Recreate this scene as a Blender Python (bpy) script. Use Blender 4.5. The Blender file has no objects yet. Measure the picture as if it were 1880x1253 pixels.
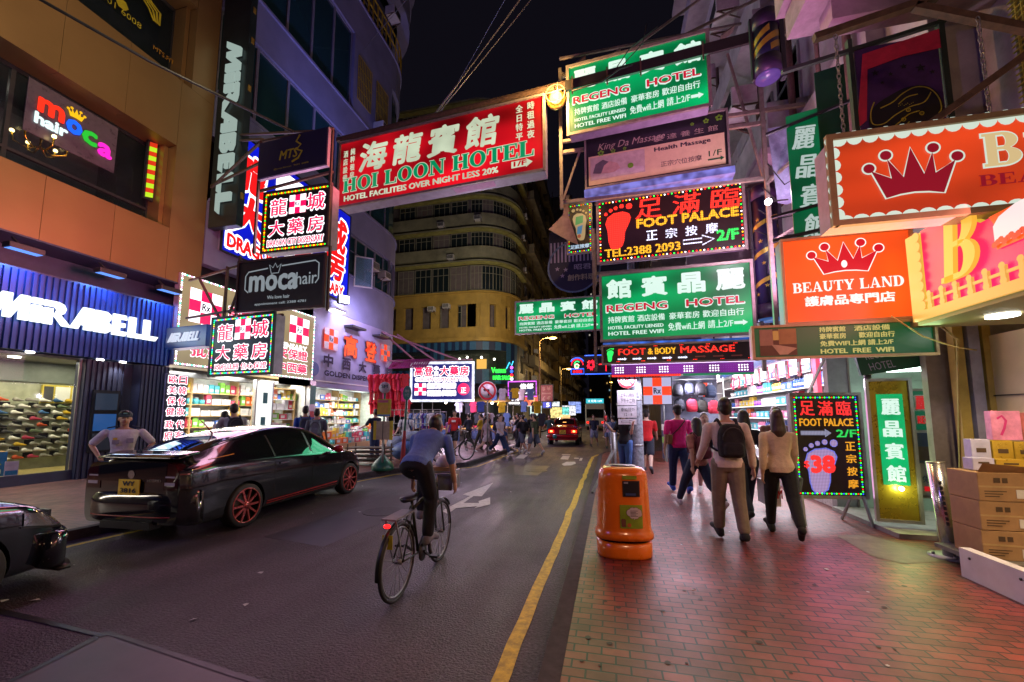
import bpy, bmesh, math, random
from mathutils import Vector, Matrix
R = math.radians
sc = bpy.context.scene
COL = sc.collection
rnd = random.Random(7)

# ------------------------------------------------------------------ camera
F, CX, CY, EYE, PITCH, YAW = 750., 940., 687., 1.68, math.atan(.1), R(13.43)
cd = bpy.data.cameras.new('camera')
cd.sensor_width = 36; cd.lens = 36*F/1880; cd.shift_y = (CY-626.5)/1880
cd.clip_start = .05; cd.clip_end = 2000
cam = bpy.data.objects.new('camera', cd); COL.objects.link(cam)
cam.location = (0, 0, EYE); cam.rotation_euler = (R(90)+PITCH, 0, YAW)
sc.camera = cam

# ------------------------------------------------------------------ night sky, exposure
w = bpy.data.worlds.new('World'); sc.world = w; w.use_nodes = True
bg = w.node_tree.nodes['Background']
bg.inputs[0].default_value = (.30, .26, .46, 1); bg.inputs[1].default_value = .012
sc.view_settings.view_transform = 'Standard'; sc.view_settings.look = 'None'
sc.view_settings.exposure = .2; sc.view_settings.gamma = 1
sc.cycles.use_denoising = True
sc.cycles.max_bounces = 5; sc.cycles.diffuse_bounces = 2; sc.cycles.glossy_bounces = 3
sc.cycles.transmission_bounces = 4; sc.cycles.transparent_max_bounces = 6
sc.cycles.sample_clamp_indirect = 4; sc.cycles.sample_clamp_direct = 0
sc.cycles.caustics_reflective = False; sc.cycles.caustics_refractive = False

def P(px, py, X=None, Y=None, Z=None):
    "pixel of the 1880x1253 photograph -> point on the plane X=, Y= or Z="
    f = Vector((-math.sin(YAW)*math.cos(PITCH), math.cos(YAW)*math.cos(PITCH), math.sin(PITCH)))
    r = Vector((math.cos(YAW), math.sin(YAW), 0)); u = r.cross(f)
    d = f + r*((px-CX)/F) + u*((CY-py)/F)
    t = X/d.x if X is not None else Y/d.y if Y is not None else (Z-EYE)/d.z
    return Vector((0, 0, EYE)) + d*t

# ------------------------------------------------------------------ materials
def c(h):
    h = h.lstrip('#')
    return tuple(((v/12.92) if v <= .04045 else ((v+.055)/1.055)**2.4) for v in (int(h[i:i+2], 16)/255 for i in (0, 2, 4)))

def _new(name):
    m = bpy.data.materials.new(name); m.use_nodes = True
    nt = m.node_tree
    return m, nt, nt.nodes['Principled BSDF'], nt.nodes, nt.links.new

_mats = {}
def mat(name, col, rough=.6, metal=0, var=.25, scale=6, bump=0, coat=0, spec=.5, stretch=None):
    "principled surface whose colour and gloss vary with noise"
    if name in _mats: return _mats[name]
    m, nt, b, N, L = _new(name)
    if isinstance(col, str): col = c(col)
    b.inputs['Roughness'].default_value = rough; b.inputs['Metallic'].default_value = metal
    b.inputs['Coat Weight'].default_value = coat; b.inputs['Coat Roughness'].default_value = .05
    b.inputs['Specular IOR Level'].default_value = spec
    tc = N.new('ShaderNodeTexCoord'); mp = N.new('ShaderNodeMapping'); L(tc.outputs['Object'], mp.inputs[0])
    if stretch: mp.inputs['Scale'].default_value = stretch
    n = N.new('ShaderNodeTexNoise'); n.inputs['Scale'].default_value = scale; n.inputs['Detail'].default_value = 6
    n.inputs['Roughness'].default_value = .65
    L(mp.outputs[0], n.inputs['Vector'])
    r = N.new('ShaderNodeValToRGB'); L(n.outputs['Fac'], r.inputs[0])
    r.color_ramp.elements[0].position = .3; r.color_ramp.elements[1].position = .7
    r.color_ramp.elements[0].color = tuple(x*(1-var) for x in col)+(1,)
    r.color_ramp.elements[1].color = tuple(min(1, x*(1+var*.6)) for x in col)+(1,)
    L(r.outputs[0], b.inputs['Base Color'])
    mr = N.new('ShaderNodeMapRange'); L(n.outputs['Fac'], mr.inputs[0])
    mr.inputs[3].default_value = max(.02, rough-.12); mr.inputs[4].default_value = min(1, rough+.12)
    L(mr.outputs[0], b.inputs['Roughness'])
    if bump:
        bn = N.new('ShaderNodeBump'); bn.inputs['Strength'].default_value = bump; bn.inputs['Distance'].default_value = .02
        L(n.outputs['Fac'], bn.inputs['Height']); L(bn.outputs[0], b.inputs['Normal'])
    _mats[name] = m
    return m

def glow(name, col, s=1., uneven=0, scale=1.5, sample=True, stretch=None):
    "a surface that gives off light (sign face, tube, lamp)"
    if name in _mats: return _mats[name]
    m, nt, b, N, L = _new(name)
    if isinstance(col, str): col = c(col)
    b.inputs['Base Color'].default_value = tuple(x*.12 for x in col)+(1,)
    b.inputs['Roughness'].default_value = .35
    b.inputs['Emission Color'].default_value = tuple(col)+(1,); b.inputs['Emission Strength'].default_value = s
    if uneven:
        tc = N.new('ShaderNodeTexCoord'); mp = N.new('ShaderNodeMapping'); L(tc.outputs['Object'], mp.inputs[0])
        if stretch: mp.inputs['Scale'].default_value = stretch
        n = N.new('ShaderNodeTexNoise'); n.inputs['Scale'].default_value = scale; n.inputs['Detail'].default_value = 1
        L(mp.outputs[0], n.inputs['Vector'])
        mr = N.new('ShaderNodeMapRange'); L(n.outputs['Fac'], mr.inputs[0])
        mr.inputs[1].default_value = .3; mr.inputs[2].default_value = .7
        mr.inputs[3].default_value = s*(1-uneven); mr.inputs[4].default_value = s*(1+uneven)
        L(mr.outputs[0], b.inputs['Emission Strength'])
    m.cycles.emission_sampling = 'AUTO' if sample else 'NONE'
    _mats[name] = m
    return m

def led(name, col, s=2., pitch=.06, low=.25, base=None):
    "LED dot matrix: round emitters on a grid"
    if name in _mats: return _mats[name]
    m, nt, b, N, L = _new(name)
    if isinstance(col, str): col = c(col)
    tc = N.new('ShaderNodeTexCoord'); sp = N.new('ShaderNodeSeparateXYZ'); L(tc.outputs['Object'], sp.inputs[0])
    cb = N.new('ShaderNodeCombineXYZ')
    for i, a in ((0, 'X'), (1, 'Z')):
        k = N.new('ShaderNodeMath'); k.operation = 'MULTIPLY'; k.inputs[1].default_value = 1/pitch; L(sp.outputs[a], k.inputs[0])
        f = N.new('ShaderNodeMath'); f.operation = 'FRACT'; L(k.outputs[0], f.inputs[0])
        g = N.new('ShaderNodeMath'); g.operation = 'SUBTRACT'; g.inputs[1].default_value = .5; L(f.outputs[0], g.inputs[0])
        L(g.outputs[0], cb.inputs[i])
    ln = N.new('ShaderNodeVectorMath'); ln.operation = 'LENGTH'; L(cb.outputs[0], ln.inputs[0])
    mr = N.new('ShaderNodeMapRange'); L(ln.outputs['Value'], mr.inputs[0])
    mr.inputs[1].default_value = .3; mr.inputs[2].default_value = .55; mr.inputs[3].default_value = s; mr.inputs[4].default_value = s*low
    b.inputs['Base Color'].default_value = tuple(x*.2 for x in col)+(1,)
    b.inputs['Emission Color'].default_value = tuple(col)+(1,)
    L(mr.outputs[0], b.inputs['Emission Strength'])
    m.cycles.emission_sampling = 'NONE'
    _mats[name] = m
    return m

def glass(name, col=(.02, .03, .03), rough=.05, alpha=.35):
    if name in _mats: return _mats[name]
    m, nt, b, N, L = _new(name)
    b.inputs['Base Color'].default_value = tuple(col)+(1,); b.inputs['Roughness'].default_value = rough
    b.inputs['Alpha'].default_value = alpha; b.inputs['Specular IOR Level'].default_value = .6
    _mats[name] = m
    return m

# ------------------------------------------------------------------ mesh building
class MB:
    def __init__(s): s.v = []; s.f = []; s.m = []; s.s = []
    def add(s, vs, fs, mi=0, sm=False):
        o = len(s.v); s.v += [tuple(v) for v in vs]
        for f in fs: s.f.append([i+o for i in f]); s.m.append(mi); s.s.append(sm)
        return s
    def box(s, x0, x1, y0, y1, z0, z1, mi=0):
        return s.add([(x, y, z) for z in (z0, z1) for y in (y0, y1) for x in (x0, x1)],
                     [(0, 2, 3, 1), (4, 5, 7, 6), (0, 1, 5, 4), (2, 6, 7, 3), (0, 4, 6, 2), (1, 3, 7, 5)], mi)
    def obox(s, ctr, size, rot=(0, 0, 0), mi=0):
        from mathutils import Euler
        M = Euler(rot).to_matrix(); a, b, d = (x/2 for x in size); ctr = Vector(ctr)
        vs = [ctr+M@Vector((x, y, z)) for z in (-d, d) for y in (-b, b) for x in (-a, a)]
        return s.add(vs, [(0, 2, 3, 1), (4, 5, 7, 6), (0, 1, 5, 4), (2, 6, 7, 3), (0, 4, 6, 2), (1, 3, 7, 5)], mi)
    def bar(s, p, q, wd, ht=None, mi=0):
        "square bar from p to q"
        p, q = Vector(p), Vector(q); ht = ht or wd; d = (q-p).normalized()
        up = Vector((0, 0, 1)) if abs(d.z) < .95 else Vector((0, 1, 0))
        a = d.cross(up).normalized(); b = a.cross(d)
        vs = [e+a*i*wd/2+b*j*ht/2 for e in (p, q) for i, j in ((-1, -1), (1, -1), (1, 1), (-1, 1))]
        return s.add(vs, [(0, 1, 2, 3), (7, 6, 5, 4), (0, 4, 5, 1), (1, 5, 6, 2), (2, 6, 7, 3), (3, 7, 4, 0)], mi)
    def prism(s, poly, y0, y1, mi=0):
        "polygon in local x,z extruded along y"
        n = len(poly)
        vs = [(x, y0, z) for x, z in poly]+[(x, y1, z) for x, z in poly]
        return s.add(vs, [tuple(range(n)), tuple(range(2*n-1, n-1, -1))]+[(i, i+n, (i+1) % n+n, (i+1) % n) for i in range(n)], mi)
    def slab(s, poly, z0, z1, mi=0):
        n = len(poly)
        vs = [(x, y, z0) for x, y in poly]+[(x, y, z1) for x, y in poly]
        return s.add(vs, [tuple(range(n-1, -1, -1)), tuple(range(n, 2*n))]+[(i, (i+1) % n, (i+1) % n+n, i+n) for i in range(n)], mi)
    def flat(s, poly, y=0, mi=0):
        return s.add([(x, y, z) for x, z in poly], [tuple(range(len(poly)))], mi)
    def loft(s, rings, mi=0, cap=True, sm=True, closed=True):
        n = len(rings[0]); vs = [p for r in rings for p in r]; fs = []
        for i in range(len(rings)-1):
            for j in range(n if closed else n-1):
                k = (j+1) % n; fs.append((i*n+j, i*n+k, (i+1)*n+k, (i+1)*n+j))
        if cap: fs += [tuple(range(n-1, -1, -1)), tuple(range((len(rings)-1)*n, len(rings)*n))]
        return s.add(vs, fs, mi, sm)
    def tube(s, pts, rad, n=8, mi=0, cap=True, flat=1.):
        pts = [Vector(p) for p in pts]; rings = []
        rad = rad if isinstance(rad, (list, tuple)) else [rad]*len(pts)
        prev = None
        for i, p in enumerate(pts):
            d = (pts[min(i+1, len(pts)-1)]-pts[max(i-1, 0)]).normalized()
            if prev is None:
                up = Vector((0, 0, 1)) if abs(d.z) < .9 else Vector((1, 0, 0))
                a = d.cross(up).normalized()
            else:
                a = (prev-d*prev.dot(d)).normalized()
            b = d.cross(a); prev = a
            rings.append([p+a*math.cos(t)*rad[i]+b*math.sin(t)*rad[i]*flat for t in (2*math.pi*k/n for k in range(n))])
        return s.loft(rings, mi, cap)
    def cyl(s, p, q, r0, r1=None, n=12, mi=0):
        return s.tube([p, q], [r0, r0 if r1 is None else r1], n, mi)
    def sph(s, ctr, r, nu=12, nv=8, mi=0, M=None):
        r = r if isinstance(r, (list, tuple)) else (r, r, r); ctr = Vector(ctr); rings = []
        for i in range(nv+1):
            a = -math.pi/2+math.pi*min(max(i/nv, .02), .98)
            q = [Vector((math.cos(a)*math.cos(t)*r[0], math.cos(a)*math.sin(t)*r[1], math.sin(a)*r[2])) for t in (2*math.pi*k/nu for k in range(nu))]
            rings.append([ctr+(M@x if M else x) for x in q])
        return s.loft(rings, mi)
    def disc(s, ctr, r, n=16, y=0, mi=0, rz=None):
        return s.flat([(ctr[0]+math.cos(2*math.pi*k/n)*r, ctr[1]+math.sin(2*math.pi*k/n)*(rz or r)) for k in range(n)], y, mi)
    def ringband(s, ctr, r0, r1, n=24, y=0, mi=0):
        vs = [(ctr[0]+math.cos(2*math.pi*k/n)*r, y, ctr[1]+math.sin(2*math.pi*k/n)*r) for r in (r0, r1) for k in range(n)]
        return s.add(vs, [(k, (k+1) % n, n+(k+1) % n, n+k) for k in range(n)], mi)
    def line(s, pts, wd, y=0, mi=0, closed=False):
        "flat stroke along 2-D points in the local x,z plane"
        pts = [Vector((p[0], p[1])) for p in pts]; n = len(pts); L_, R_ = [], []
        for i, p in enumerate(pts):
            a = pts[(i-1) % n] if (closed or i > 0) else p; b = pts[(i+1) % n] if (closed or i < n-1) else p
            d = (b-a); d = d.normalized() if d.length > 1e-9 else Vector((1, 0)); t = Vector((-d.y, d.x))*wd/2
            L_.append((p.x+t.x, y, p.y+t.y)); R_.append((p.x-t.x, y, p.y-t.y))
        m = n if closed else n-1
        return s.add(L_+R_, [(i, (i+1) % n, n+(i+1) % n, n+i) for i in range(m)], mi)
    def build(s, name, mats, parent=None, loc=(0, 0, 0), rz=0, bevel=0):
        me = bpy.data.meshes.new(name); me.from_pydata(s.v, [], s.f)
        for m in (mats if isinstance(mats, (list, tuple)) else [mats]): me.materials.append(m)
        me.polygons.foreach_set('material_index', s.m); me.polygons.foreach_set('use_smooth', s.s)
        bm = bmesh.new(); bm.from_mesh(me); bmesh.ops.recalc_face_normals(bm, faces=bm.faces); bm.to_mesh(me); bm.free()
        me.update()
        o = bpy.data.objects.new(name, me); COL.objects.link(o)
        o.location = loc; o.rotation_euler = (0, 0, rz)
        if parent: o.parent = parent
        if bevel:
            b = o.modifiers.new('bevel', 'BEVEL'); b.width = bevel; b.segments = 2; b.limit_method = 'ANGLE'
        return o

def tag(o, label, cat, group=None):
    o['label'] = label; o['category'] = cat
    if group: o['group'] = group
    return o
def kind(o, k): o['kind'] = k; return o
def thing(name, label, cat, loc=(0, 0, 0), rz=0, group=None):
    o = bpy.data.objects.new(name, None); COL.objects.link(o); o.empty_display_size = .1
    o.location = loc; o.rotation_euler = (0, 0, rz)
    return tag(o, label, cat, group)
def dup(o, parent=None):
    n = o.copy(); COL.objects.link(n)
    if parent: n.parent = parent
    for ch in [x for x in COL.objects if x.parent == o]: dup(ch, n)
    return n
def arc(cx, cy, r, a0, a1, n=8): return [(cx+r*math.cos(R(a0+(a1-a0)*i/n)), cy+r*math.sin(R(a0+(a1-a0)*i/n))) for i in range(n+1)]
def lamp(kind_, name, loc, energy, col, parent=None, size=.1, rot=(0, 0, 0), size_y=None, spot=None, blend=.6):
    d = bpy.data.lights.new(name, kind_); d.energy = energy; d.color = c(col) if isinstance(col, str) else col
    if kind_ == 'AREA':
        d.size = size
        if size_y: d.shape = 'RECTANGLE'; d.size_y = size_y
    else: d.shadow_soft_size = size
    if kind_ == 'SPOT': d.spot_size = R(spot or 120); d.spot_blend = blend
    o = bpy.data.objects.new(name, d); COL.objects.link(o); o.location = loc; o.rotation_euler = rot
    if parent: o.parent = parent
    return o

# ------------------------------------------------------------------ lettering (filled glyphs, made in one go at the end)
_txt = []
def text(parent, body, cx, cz, wd, ht, m, bold=0., y=-.008, name='lettering', rot=0, shear=0, out=None):
    "lettering whose bounding box is wd x ht, centred at local x=cx, z=cz of parent; out=(material, width) outlines it"
    if out: _txt.append((parent, body, cx, cz, wd+2*out[1], ht+2*out[1], out[0], out[1]+bold, y+.003, 'lettering_outline', rot, shear, wd, ht))
    _txt.append((parent, body, cx, cz, wd, ht, m, bold, y, name, rot, shear, wd, ht))
def flush_text():
    import numpy as np
    tmp = {}
    for t in _txt:
        if t[1] not in tmp:
            cu = bpy.data.curves.new('glyphs', 'FONT'); cu.body = t[1]; cu.resolution_u = 2; cu.align_x = 'CENTER'
            if '\n' in t[1]: cu.space_line = 1.12
            tmp[t[1]] = bpy.data.objects.new('glyphs', cu); COL.objects.link(tmp[t[1]])
    bpy.context.view_layer.update()
    dg = bpy.context.evaluated_depsgraph_get(); geo = {}
    for k, o in tmp.items():
        e = o.evaluated_get(dg); me = e.to_mesh()
        v = np.zeros(len(me.vertices)*3); me.vertices.foreach_get('co', v); v = v.reshape(-1, 3)[:, :2]
        fs = [tuple(p.vertices) for p in me.polygons]; e.to_mesh_clear()
        lo, hi = v.min(0), v.max(0); geo[k] = ((v-lo)/(hi-lo)-.5, fs)
    for o in tmp.values():
        cu = o.data; bpy.data.objects.remove(o); bpy.data.curves.remove(cu)
    for par, body, cx, cz, wd, ht, m, bold, y, name, rot, shear, gw, gh in _txt:
        g, fs = geo[body]
        v = g*np.array([gw-(2*bold if name == 'lettering' and bold else 0), gh-(2*bold if name == 'lettering' and bold else 0)])
        v[:, 0] += v[:, 1]*shear
        shifts = [(0, 0)] if not bold else [(math.cos(a)*bold, math.sin(a)*bold) for a in (math.pi/4*k+.2 for k in range(8 if bold > .012 else 4))]
        ca, sa = math.cos(rot), math.sin(rot); V = []; Fc = []
        for i, (dx, dz) in enumerate(shifts):
            q = v+np.array([dx, dz]); o_ = len(V)
            V += [(cx+a*ca-b*sa, y-.0002*i, cz+a*sa+b*ca) for a, b in q]
            Fc += [tuple(j+o_ for j in f) for f in fs]
        me = bpy.data.meshes.new(name); me.from_pydata(V, [], Fc); me.materials.append(m)
        o = bpy.data.objects.new(name, me); COL.objects.link(o); o.parent = par
    _txt.clear()
def cloth(h): return mat('cloth'+h, h if h[0] not in 'xy' else 'b03028', .85, var=.3, scale=6, bump=.8)
# ================================================================== GROUND
def offs(o, root):
    o.parent = root; o.matrix_parent_inverse = Matrix.Translation(-root.location)
    return o
def wb(mb, name, mats, root, **k): return offs(mb.build(name, mats, **k), root)

def brick_mat(name, c1, c2, mortar, bw, bh, rough=.45, rot=0):
    m, nt, b, N, L = _new(name)
    tc = N.new('ShaderNodeTexCoord'); mp = N.new('ShaderNodeMapping'); L(tc.outputs['Object'], mp.inputs[0]); mp.inputs['Rotation'].default_value = (0, 0, rot)
    br = N.new('ShaderNodeTexBrick'); L(mp.outputs[0], br.inputs['Vector'])
    br.inputs['Color1'].default_value = c(c1)+(1,); br.inputs['Color2'].default_value = c(c2)+(1,); br.inputs['Mortar'].default_value = c(mortar)+(1,)
    br.inputs['Scale'].default_value = 1; br.inputs['Brick Width'].default_value = bw; br.inputs['Row Height'].default_value = bh
    br.inputs['Mortar Size'].default_value = .007; br.inputs['Mortar Smooth'].default_value = .2; br.inputs['Bias'].default_value = 0
    n = N.new('ShaderNodeTexNoise'); n.inputs['Scale'].default_value = 1.3; n.inputs['Detail'].default_value = 8; n.inputs['Roughness'].default_value = .7; L(tc.outputs['Object'], n.inputs['Vector'])
    r = N.new('ShaderNodeMapRange'); L(n.outputs['Fac'], r.inputs[0]); r.inputs[1].default_value = .3; r.inputs[2].default_value = .7; r.inputs[3].default_value = .34; r.inputs[4].default_value = 1.25
    mx = N.new('ShaderNodeMix'); mx.data_type = 'RGBA'; mx.blend_type = 'MULTIPLY'; mx.inputs[0].default_value = 1
    L(br.outputs['Color'], mx.inputs[6]); L(r.outputs[0], mx.inputs[7]); L(mx.outputs[2], b.inputs['Base Color'])
    r2 = N.new('ShaderNodeMapRange'); L(n.outputs['Fac'], r2.inputs[0]); r2.inputs[3].default_value = rough+.15; r2.inputs[4].default_value = rough-.15; L(r2.outputs[0], b.inputs['Roughness'])
    bp = N.new('ShaderNodeBump'); bp.inputs['Strength'].default_value = .6; bp.inputs['Distance'].default_value = .006; bp.invert = True
    L(br.outputs['Fac'], bp.inputs['Height']); L(bp.outputs[0], b.inputs['Normal'])
    return m
M_pave = brick_mat('red_brick_paving', '84322a', '60271f', '120d10', .18, .09)
M_paveL = brick_mat('brown_brick_paving', '85564a', '70483e', '3a2c28', .21, .105)
M_asph = mat('asphalt', (.058, .044, .060), .58, var=.55, scale=.9, bump=.0)
# fine aggregate on the asphalt
nt = M_asph.node_tree; N = nt.nodes; L = nt.links.new
_n = N.new('ShaderNodeTexNoise'); _n.inputs['Scale'].default_value = 55; _n.inputs['Detail'].default_value = 3
_tc = N.new('ShaderNodeTexCoord'); L(_tc.outputs['Object'], _n.inputs['Vector'])
_b = N.new('ShaderNodeBump'); _b.inputs['Strength'].default_value = .9; _b.inputs['Distance'].default_value = .02
L(_n.outputs['Fac'], _b.inputs['Height']); L(_b.outputs[0], N['Principled BSDF'].inputs['Normal'])
M_asph2 = mat('asphalt_patch', (.078, .068, .082), .5, var=.35, scale=2.2, bump=.15)
M_kerb = mat('granite_kerb', (.060, .050, .056), .85, var=.4, scale=9, bump=.2, spec=.2)
M_yel = mat('yellow_road_paint', (.55, .37, .02), .6, var=.55, scale=14, bump=.1)
M_whp = mat('white_road_paint', (.5, .48, .45), .6, var=.4, scale=12, bump=.1)
M_conc = mat('concrete', (.26, .25, .22), .7, var=.4, scale=4, bump=.2)

kind(MB().box(-60, 40, -25, 260, -.5, 0).build('road', M_asph), 'structure')
KL = [(-7.8, -12), (-7.42, -3), (-7.07, 4.17), (-6.5, 9.6), (-6.2, 10.8), (-5.3, 11.9), (-4.55, 12.9), (-4.5, 18.7), (-4.75, 19.8), (-5.5, 20.6), (-7, 21.1), (-30, 24.5)]
KR = [(-.45, -12), (-.45, 16.8), (-.3, 17.7), (.3, 18.5), (1.3, 18.9), (14, 19.3)]
KL2 = [(-40, 34.5), (-11, 35), (-8, 35.8), (-6.7, 37.5), (-6.4, 40), (-6.4, 140)]
KR2 = [(14, 33), (2, 33.2), (.6, 34.2), (.3, 36), (.3, 140)]
def kerb(path, side, closing, m, nm):
    q = [Vector((a, b)) for a, b in path]; inner = []
    for i, p in enumerate(q):
        d = (q[min(i+1, len(q)-1)]-q[max(i-1, 0)]).normalized(); inner.append(p+Vector((-d.y, d.x))*side*.13)
    k = MB()
    for i in range(len(q)-1):
        a, b, cc, dd = q[i], q[i+1], inner[i+1], inner[i]
        k.slab([a, b, cc, dd], 0, .132)
    kind(k.build('kerb', M_kerb), 'structure')
    kind(MB().slab([tuple(p) for p in inner]+closing, 0, .13).build(nm, m), 'structure')
kerb(KL, 1, [(-30, -12)], M_paveL, 'pavement')
kerb(KR, -1, [(14, -12)], M_pave, 'pavement')
kerb(KL2, 1, [(-40, 140)], M_paveL, 'pavement')
kerb(KR2, 1, [(14, 140)], M_paveL, 'pavement')
def strip(path, off, wd, m, nm, z=.004):
    q = [Vector((a, b)) for a, b in path]; mb = MB()
    pts = []
    for i, p in enumerate(q):
        d = (q[min(i+1, len(q)-1)]-q[max(i-1, 0)]).normalized(); n = Vector((-d.y, d.x)); pts.append((p+n*(off-wd/2), p+n*(off+wd/2)))
    vs = [(x.x, x.y, z) for pr in pts for x in pr]
    mb.add(vs, [(2*i, 2*i+2, 2*i+3, 2*i+1) for i in range(len(pts)-1)])
    kind(mb.build(nm, m), 'structure')
def dense(path, step=.35):
    out = []
    for (x0, y0), (x1, y1) in zip(path, path[1:]):
        n = max(1, int(math.hypot(x1-x0, y1-y0)/step)); out += [(x0+(x1-x0)*i/n, y0+(y1-y0)*i/n) for i in range(n)]
    return out+[path[-1]]
_j = random.Random(3)
def ragged(path, a=.018): return [(x+_j.uniform(-a, a), y) for x, y in dense(path)]
strip(ragged(KR[:6]), .27, .11, M_yel, 'yellow_line')
strip(KL[:11], -.30, .09, M_yel, 'yellow_line')
strip(KL2[1:], -.3, .09, M_yel, 'yellow_line')
def gpoly(pix, m, nm, z=.004, ground=0):
    pts = [P(x, y, Z=ground) for x, y in pix]
    kind(MB().add([(p.x, p.y, ground+z) for p in pts], [tuple(range(len(pts)))]).build(nm, m), 'structure')
q = lambda x, y: (640+x/3.297, 760+y/3.297)
gpoly([q(600, 607), q(562, 590), q(735, 500), q(690, 490), q(876, 418), q(806, 501), q(757, 499)], M_whp, 'road_arrow')
gpoly([q(630, 575), q(672, 541), q(790, 543), q(786, 531), q(857, 508), q(857, 551), q(762, 574), q(778, 562)], M_whp, 'road_arrow', z=.007)
q = lambda x, y: (740+x/4.1775, 560+y/4.1775)
gpoly([q(1215, 1222), q(1255, 1205), q(1320, 1205), q(1325, 1218), q(1290, 1232), q(1232, 1234)], M_whp, 'road_arrow')
for a in ([(1205, 1185), (1265, 1188), (1280, 1160), (1225, 1158)], [(1215, 1152), (1280, 1155), (1285, 1148), (1222, 1146)], [(1310, 1180), (1345, 1182), (1350, 1175), (1316, 1173)], [(1350, 1196), (1370, 1196), (1378, 1176), (1358, 1176)],
          [(860, 1178), (925, 1180), (965, 1150), (900, 1148)], [(930, 1142), (960, 1143), (985, 1128), (955, 1127)], [(800, 1085), (830, 1085), (860, 1070), (838, 1068)], [(860, 1098), (880, 1098), (920, 1078), (900, 1077)], [(900, 1068), (920, 1068), (950, 1054), (932, 1053)], [(1440, 980), (1490, 978), (1490, 970), (1440, 972)]):
    gpoly([q(*p) for p in a], M_whp, 'road_marking')
_sp = N.new('ShaderNodeTexNoise'); _sp.inputs['Scale'].default_value = 38; _sp.inputs['Detail'].default_value = 5; L(_tc.outputs['Object'], _sp.inputs['Vector'])
_mr = N.new('ShaderNodeMapRange'); L(_sp.outputs['Fac'], _mr.inputs[0]); _mr.inputs[1].default_value = .35; _mr.inputs[2].default_value = .7; _mr.inputs[3].default_value = .6; _mr.inputs[4].default_value = 1.5
_mx = N.new('ShaderNodeMix'); _mx.data_type = 'RGBA'; _mx.blend_type = 'MULTIPLY'; _mx.inputs[0].default_value = 1
_pb_ = N['Principled BSDF'].inputs['Base Color']; L(_pb_.links[0].from_socket, _mx.inputs[6]); L(_mr.outputs[0], _mx.inputs[7]); L(_mx.outputs[2], _pb_)
_tm = N.new('ShaderNodeMapping'); _tm.inputs['Scale'].default_value = (1.3, .16, 1); L(_tc.outputs['Object'], _tm.inputs[0])
_s2 = N.new('ShaderNodeTexNoise'); _s2.inputs['Scale'].default_value = 1; _s2.inputs['Detail'].default_value = 7; _s2.inputs['Roughness'].default_value = .6; L(_tm.outputs[0], _s2.inputs['Vector'])
_m2 = N.new('ShaderNodeMapRange'); L(_s2.outputs['Fac'], _m2.inputs[0]); _m2.inputs[1].default_value = .35; _m2.inputs[2].default_value = .65; _m2.inputs[3].default_value = .5; _m2.inputs[4].default_value = 1.35
_x2 = N.new('ShaderNodeMix'); _x2.data_type = 'RGBA'; _x2.blend_type = 'MULTIPLY'; _x2.inputs[0].default_value = 1; L(_mx.outputs[2], _x2.inputs[6]); L(_m2.outputs[0], _x2.inputs[7]); L(_x2.outputs[2], _pb_)
_m3 = N.new('ShaderNodeMapRange'); L(_s2.outputs['Fac'], _m3.inputs[0]); _m3.inputs[1].default_value = .35; _m3.inputs[2].default_value = .65; _m3.inputs[3].default_value = .42; _m3.inputs[4].default_value = .72; L(_m3.outputs[0], N['Principled BSDF'].inputs['Roughness'])
_lt = MB(); _jr = random.Random(21)
for _k in range(46):
    _x, _y, _s = _jr.uniform(-6.4, -.9), _jr.uniform(2.2, 16), _jr.uniform(.012, .04); _a = _jr.uniform(0, 3)
    _lt.add([(_x+_s*math.cos(_a+b_)*(1 if i_ % 2 else .5), _y+_s*math.sin(_a+b_), .006+.01*(i_ == 2)) for i_, b_ in enumerate((0, 1.5, 3.1, 4.6))], [(0, 1, 2, 3)])
for _k in range(26):
    _x, _y, _s = _jr.uniform(-.3, 3.2), _jr.uniform(2.4, 12), _jr.uniform(.008, .025); _a = _jr.uniform(0, 3)
    _lt.add([(_x+_s*math.cos(_a+b_), _y+_s*math.sin(_a+b_), .136) for b_ in (0, 1.5, 3.1, 4.6)], [(0, 1, 2, 3)])
kind(_lt.build('litter', mat('litter_paper', (.45, .44, .46), .8)), 'stuff')
_m = mat('iron_cover', (.035, .032, .034), .5, metal=.5, var=.4, scale=30, bump=.4)
for _x, _y in ((-3.9, 6.6), (-2.2, 12.4)): kind(MB().slab([(_x+.33*math.cos(2*math.pi*k/24), _y+.33*math.sin(2*math.pi*k/24)) for k in range(24)], -.01, .007).build('manhole_cover', _m), 'structure')
_gm_ = MB()
for _k in range(150):
    _x, _y, _s = _jr.uniform(-.3, 3.3), 2.3+9*_jr.random()**1.6, _jr.uniform(.010, .026)
    _gm_.add([(_x+_s*math.cos(b_)*_jr.uniform(.8, 1.1), _y+_s*math.sin(b_)*_jr.uniform(.8, 1.1), .1335) for b_ in (0, .8, 1.6, 2.4, 3.2, 4, 4.8, 5.6)], [tuple(range(8))])
kind(_gm_.build('grime', mat('gum_grime', (.03, .024, .024), .6)), 'stuff')
for _pts in ([(-4.7, 4.9), (-3.6, 4.7), (-3.3, 9.0), (-4.3, 9.3)], [(-3.4, 11.5), (-2.0, 11.4), (-1.95, 13.6), (-3.3, 13.7)]): kind(MB().add([(a, b_, .003) for a, b_ in _pts], [(0, 1, 2, 3)]).build('road_patch', mat('asphalt_dark_patch', (.038, .032, .038), .5, var=.45, scale=3, bump=.2)), 'structure')
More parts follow.
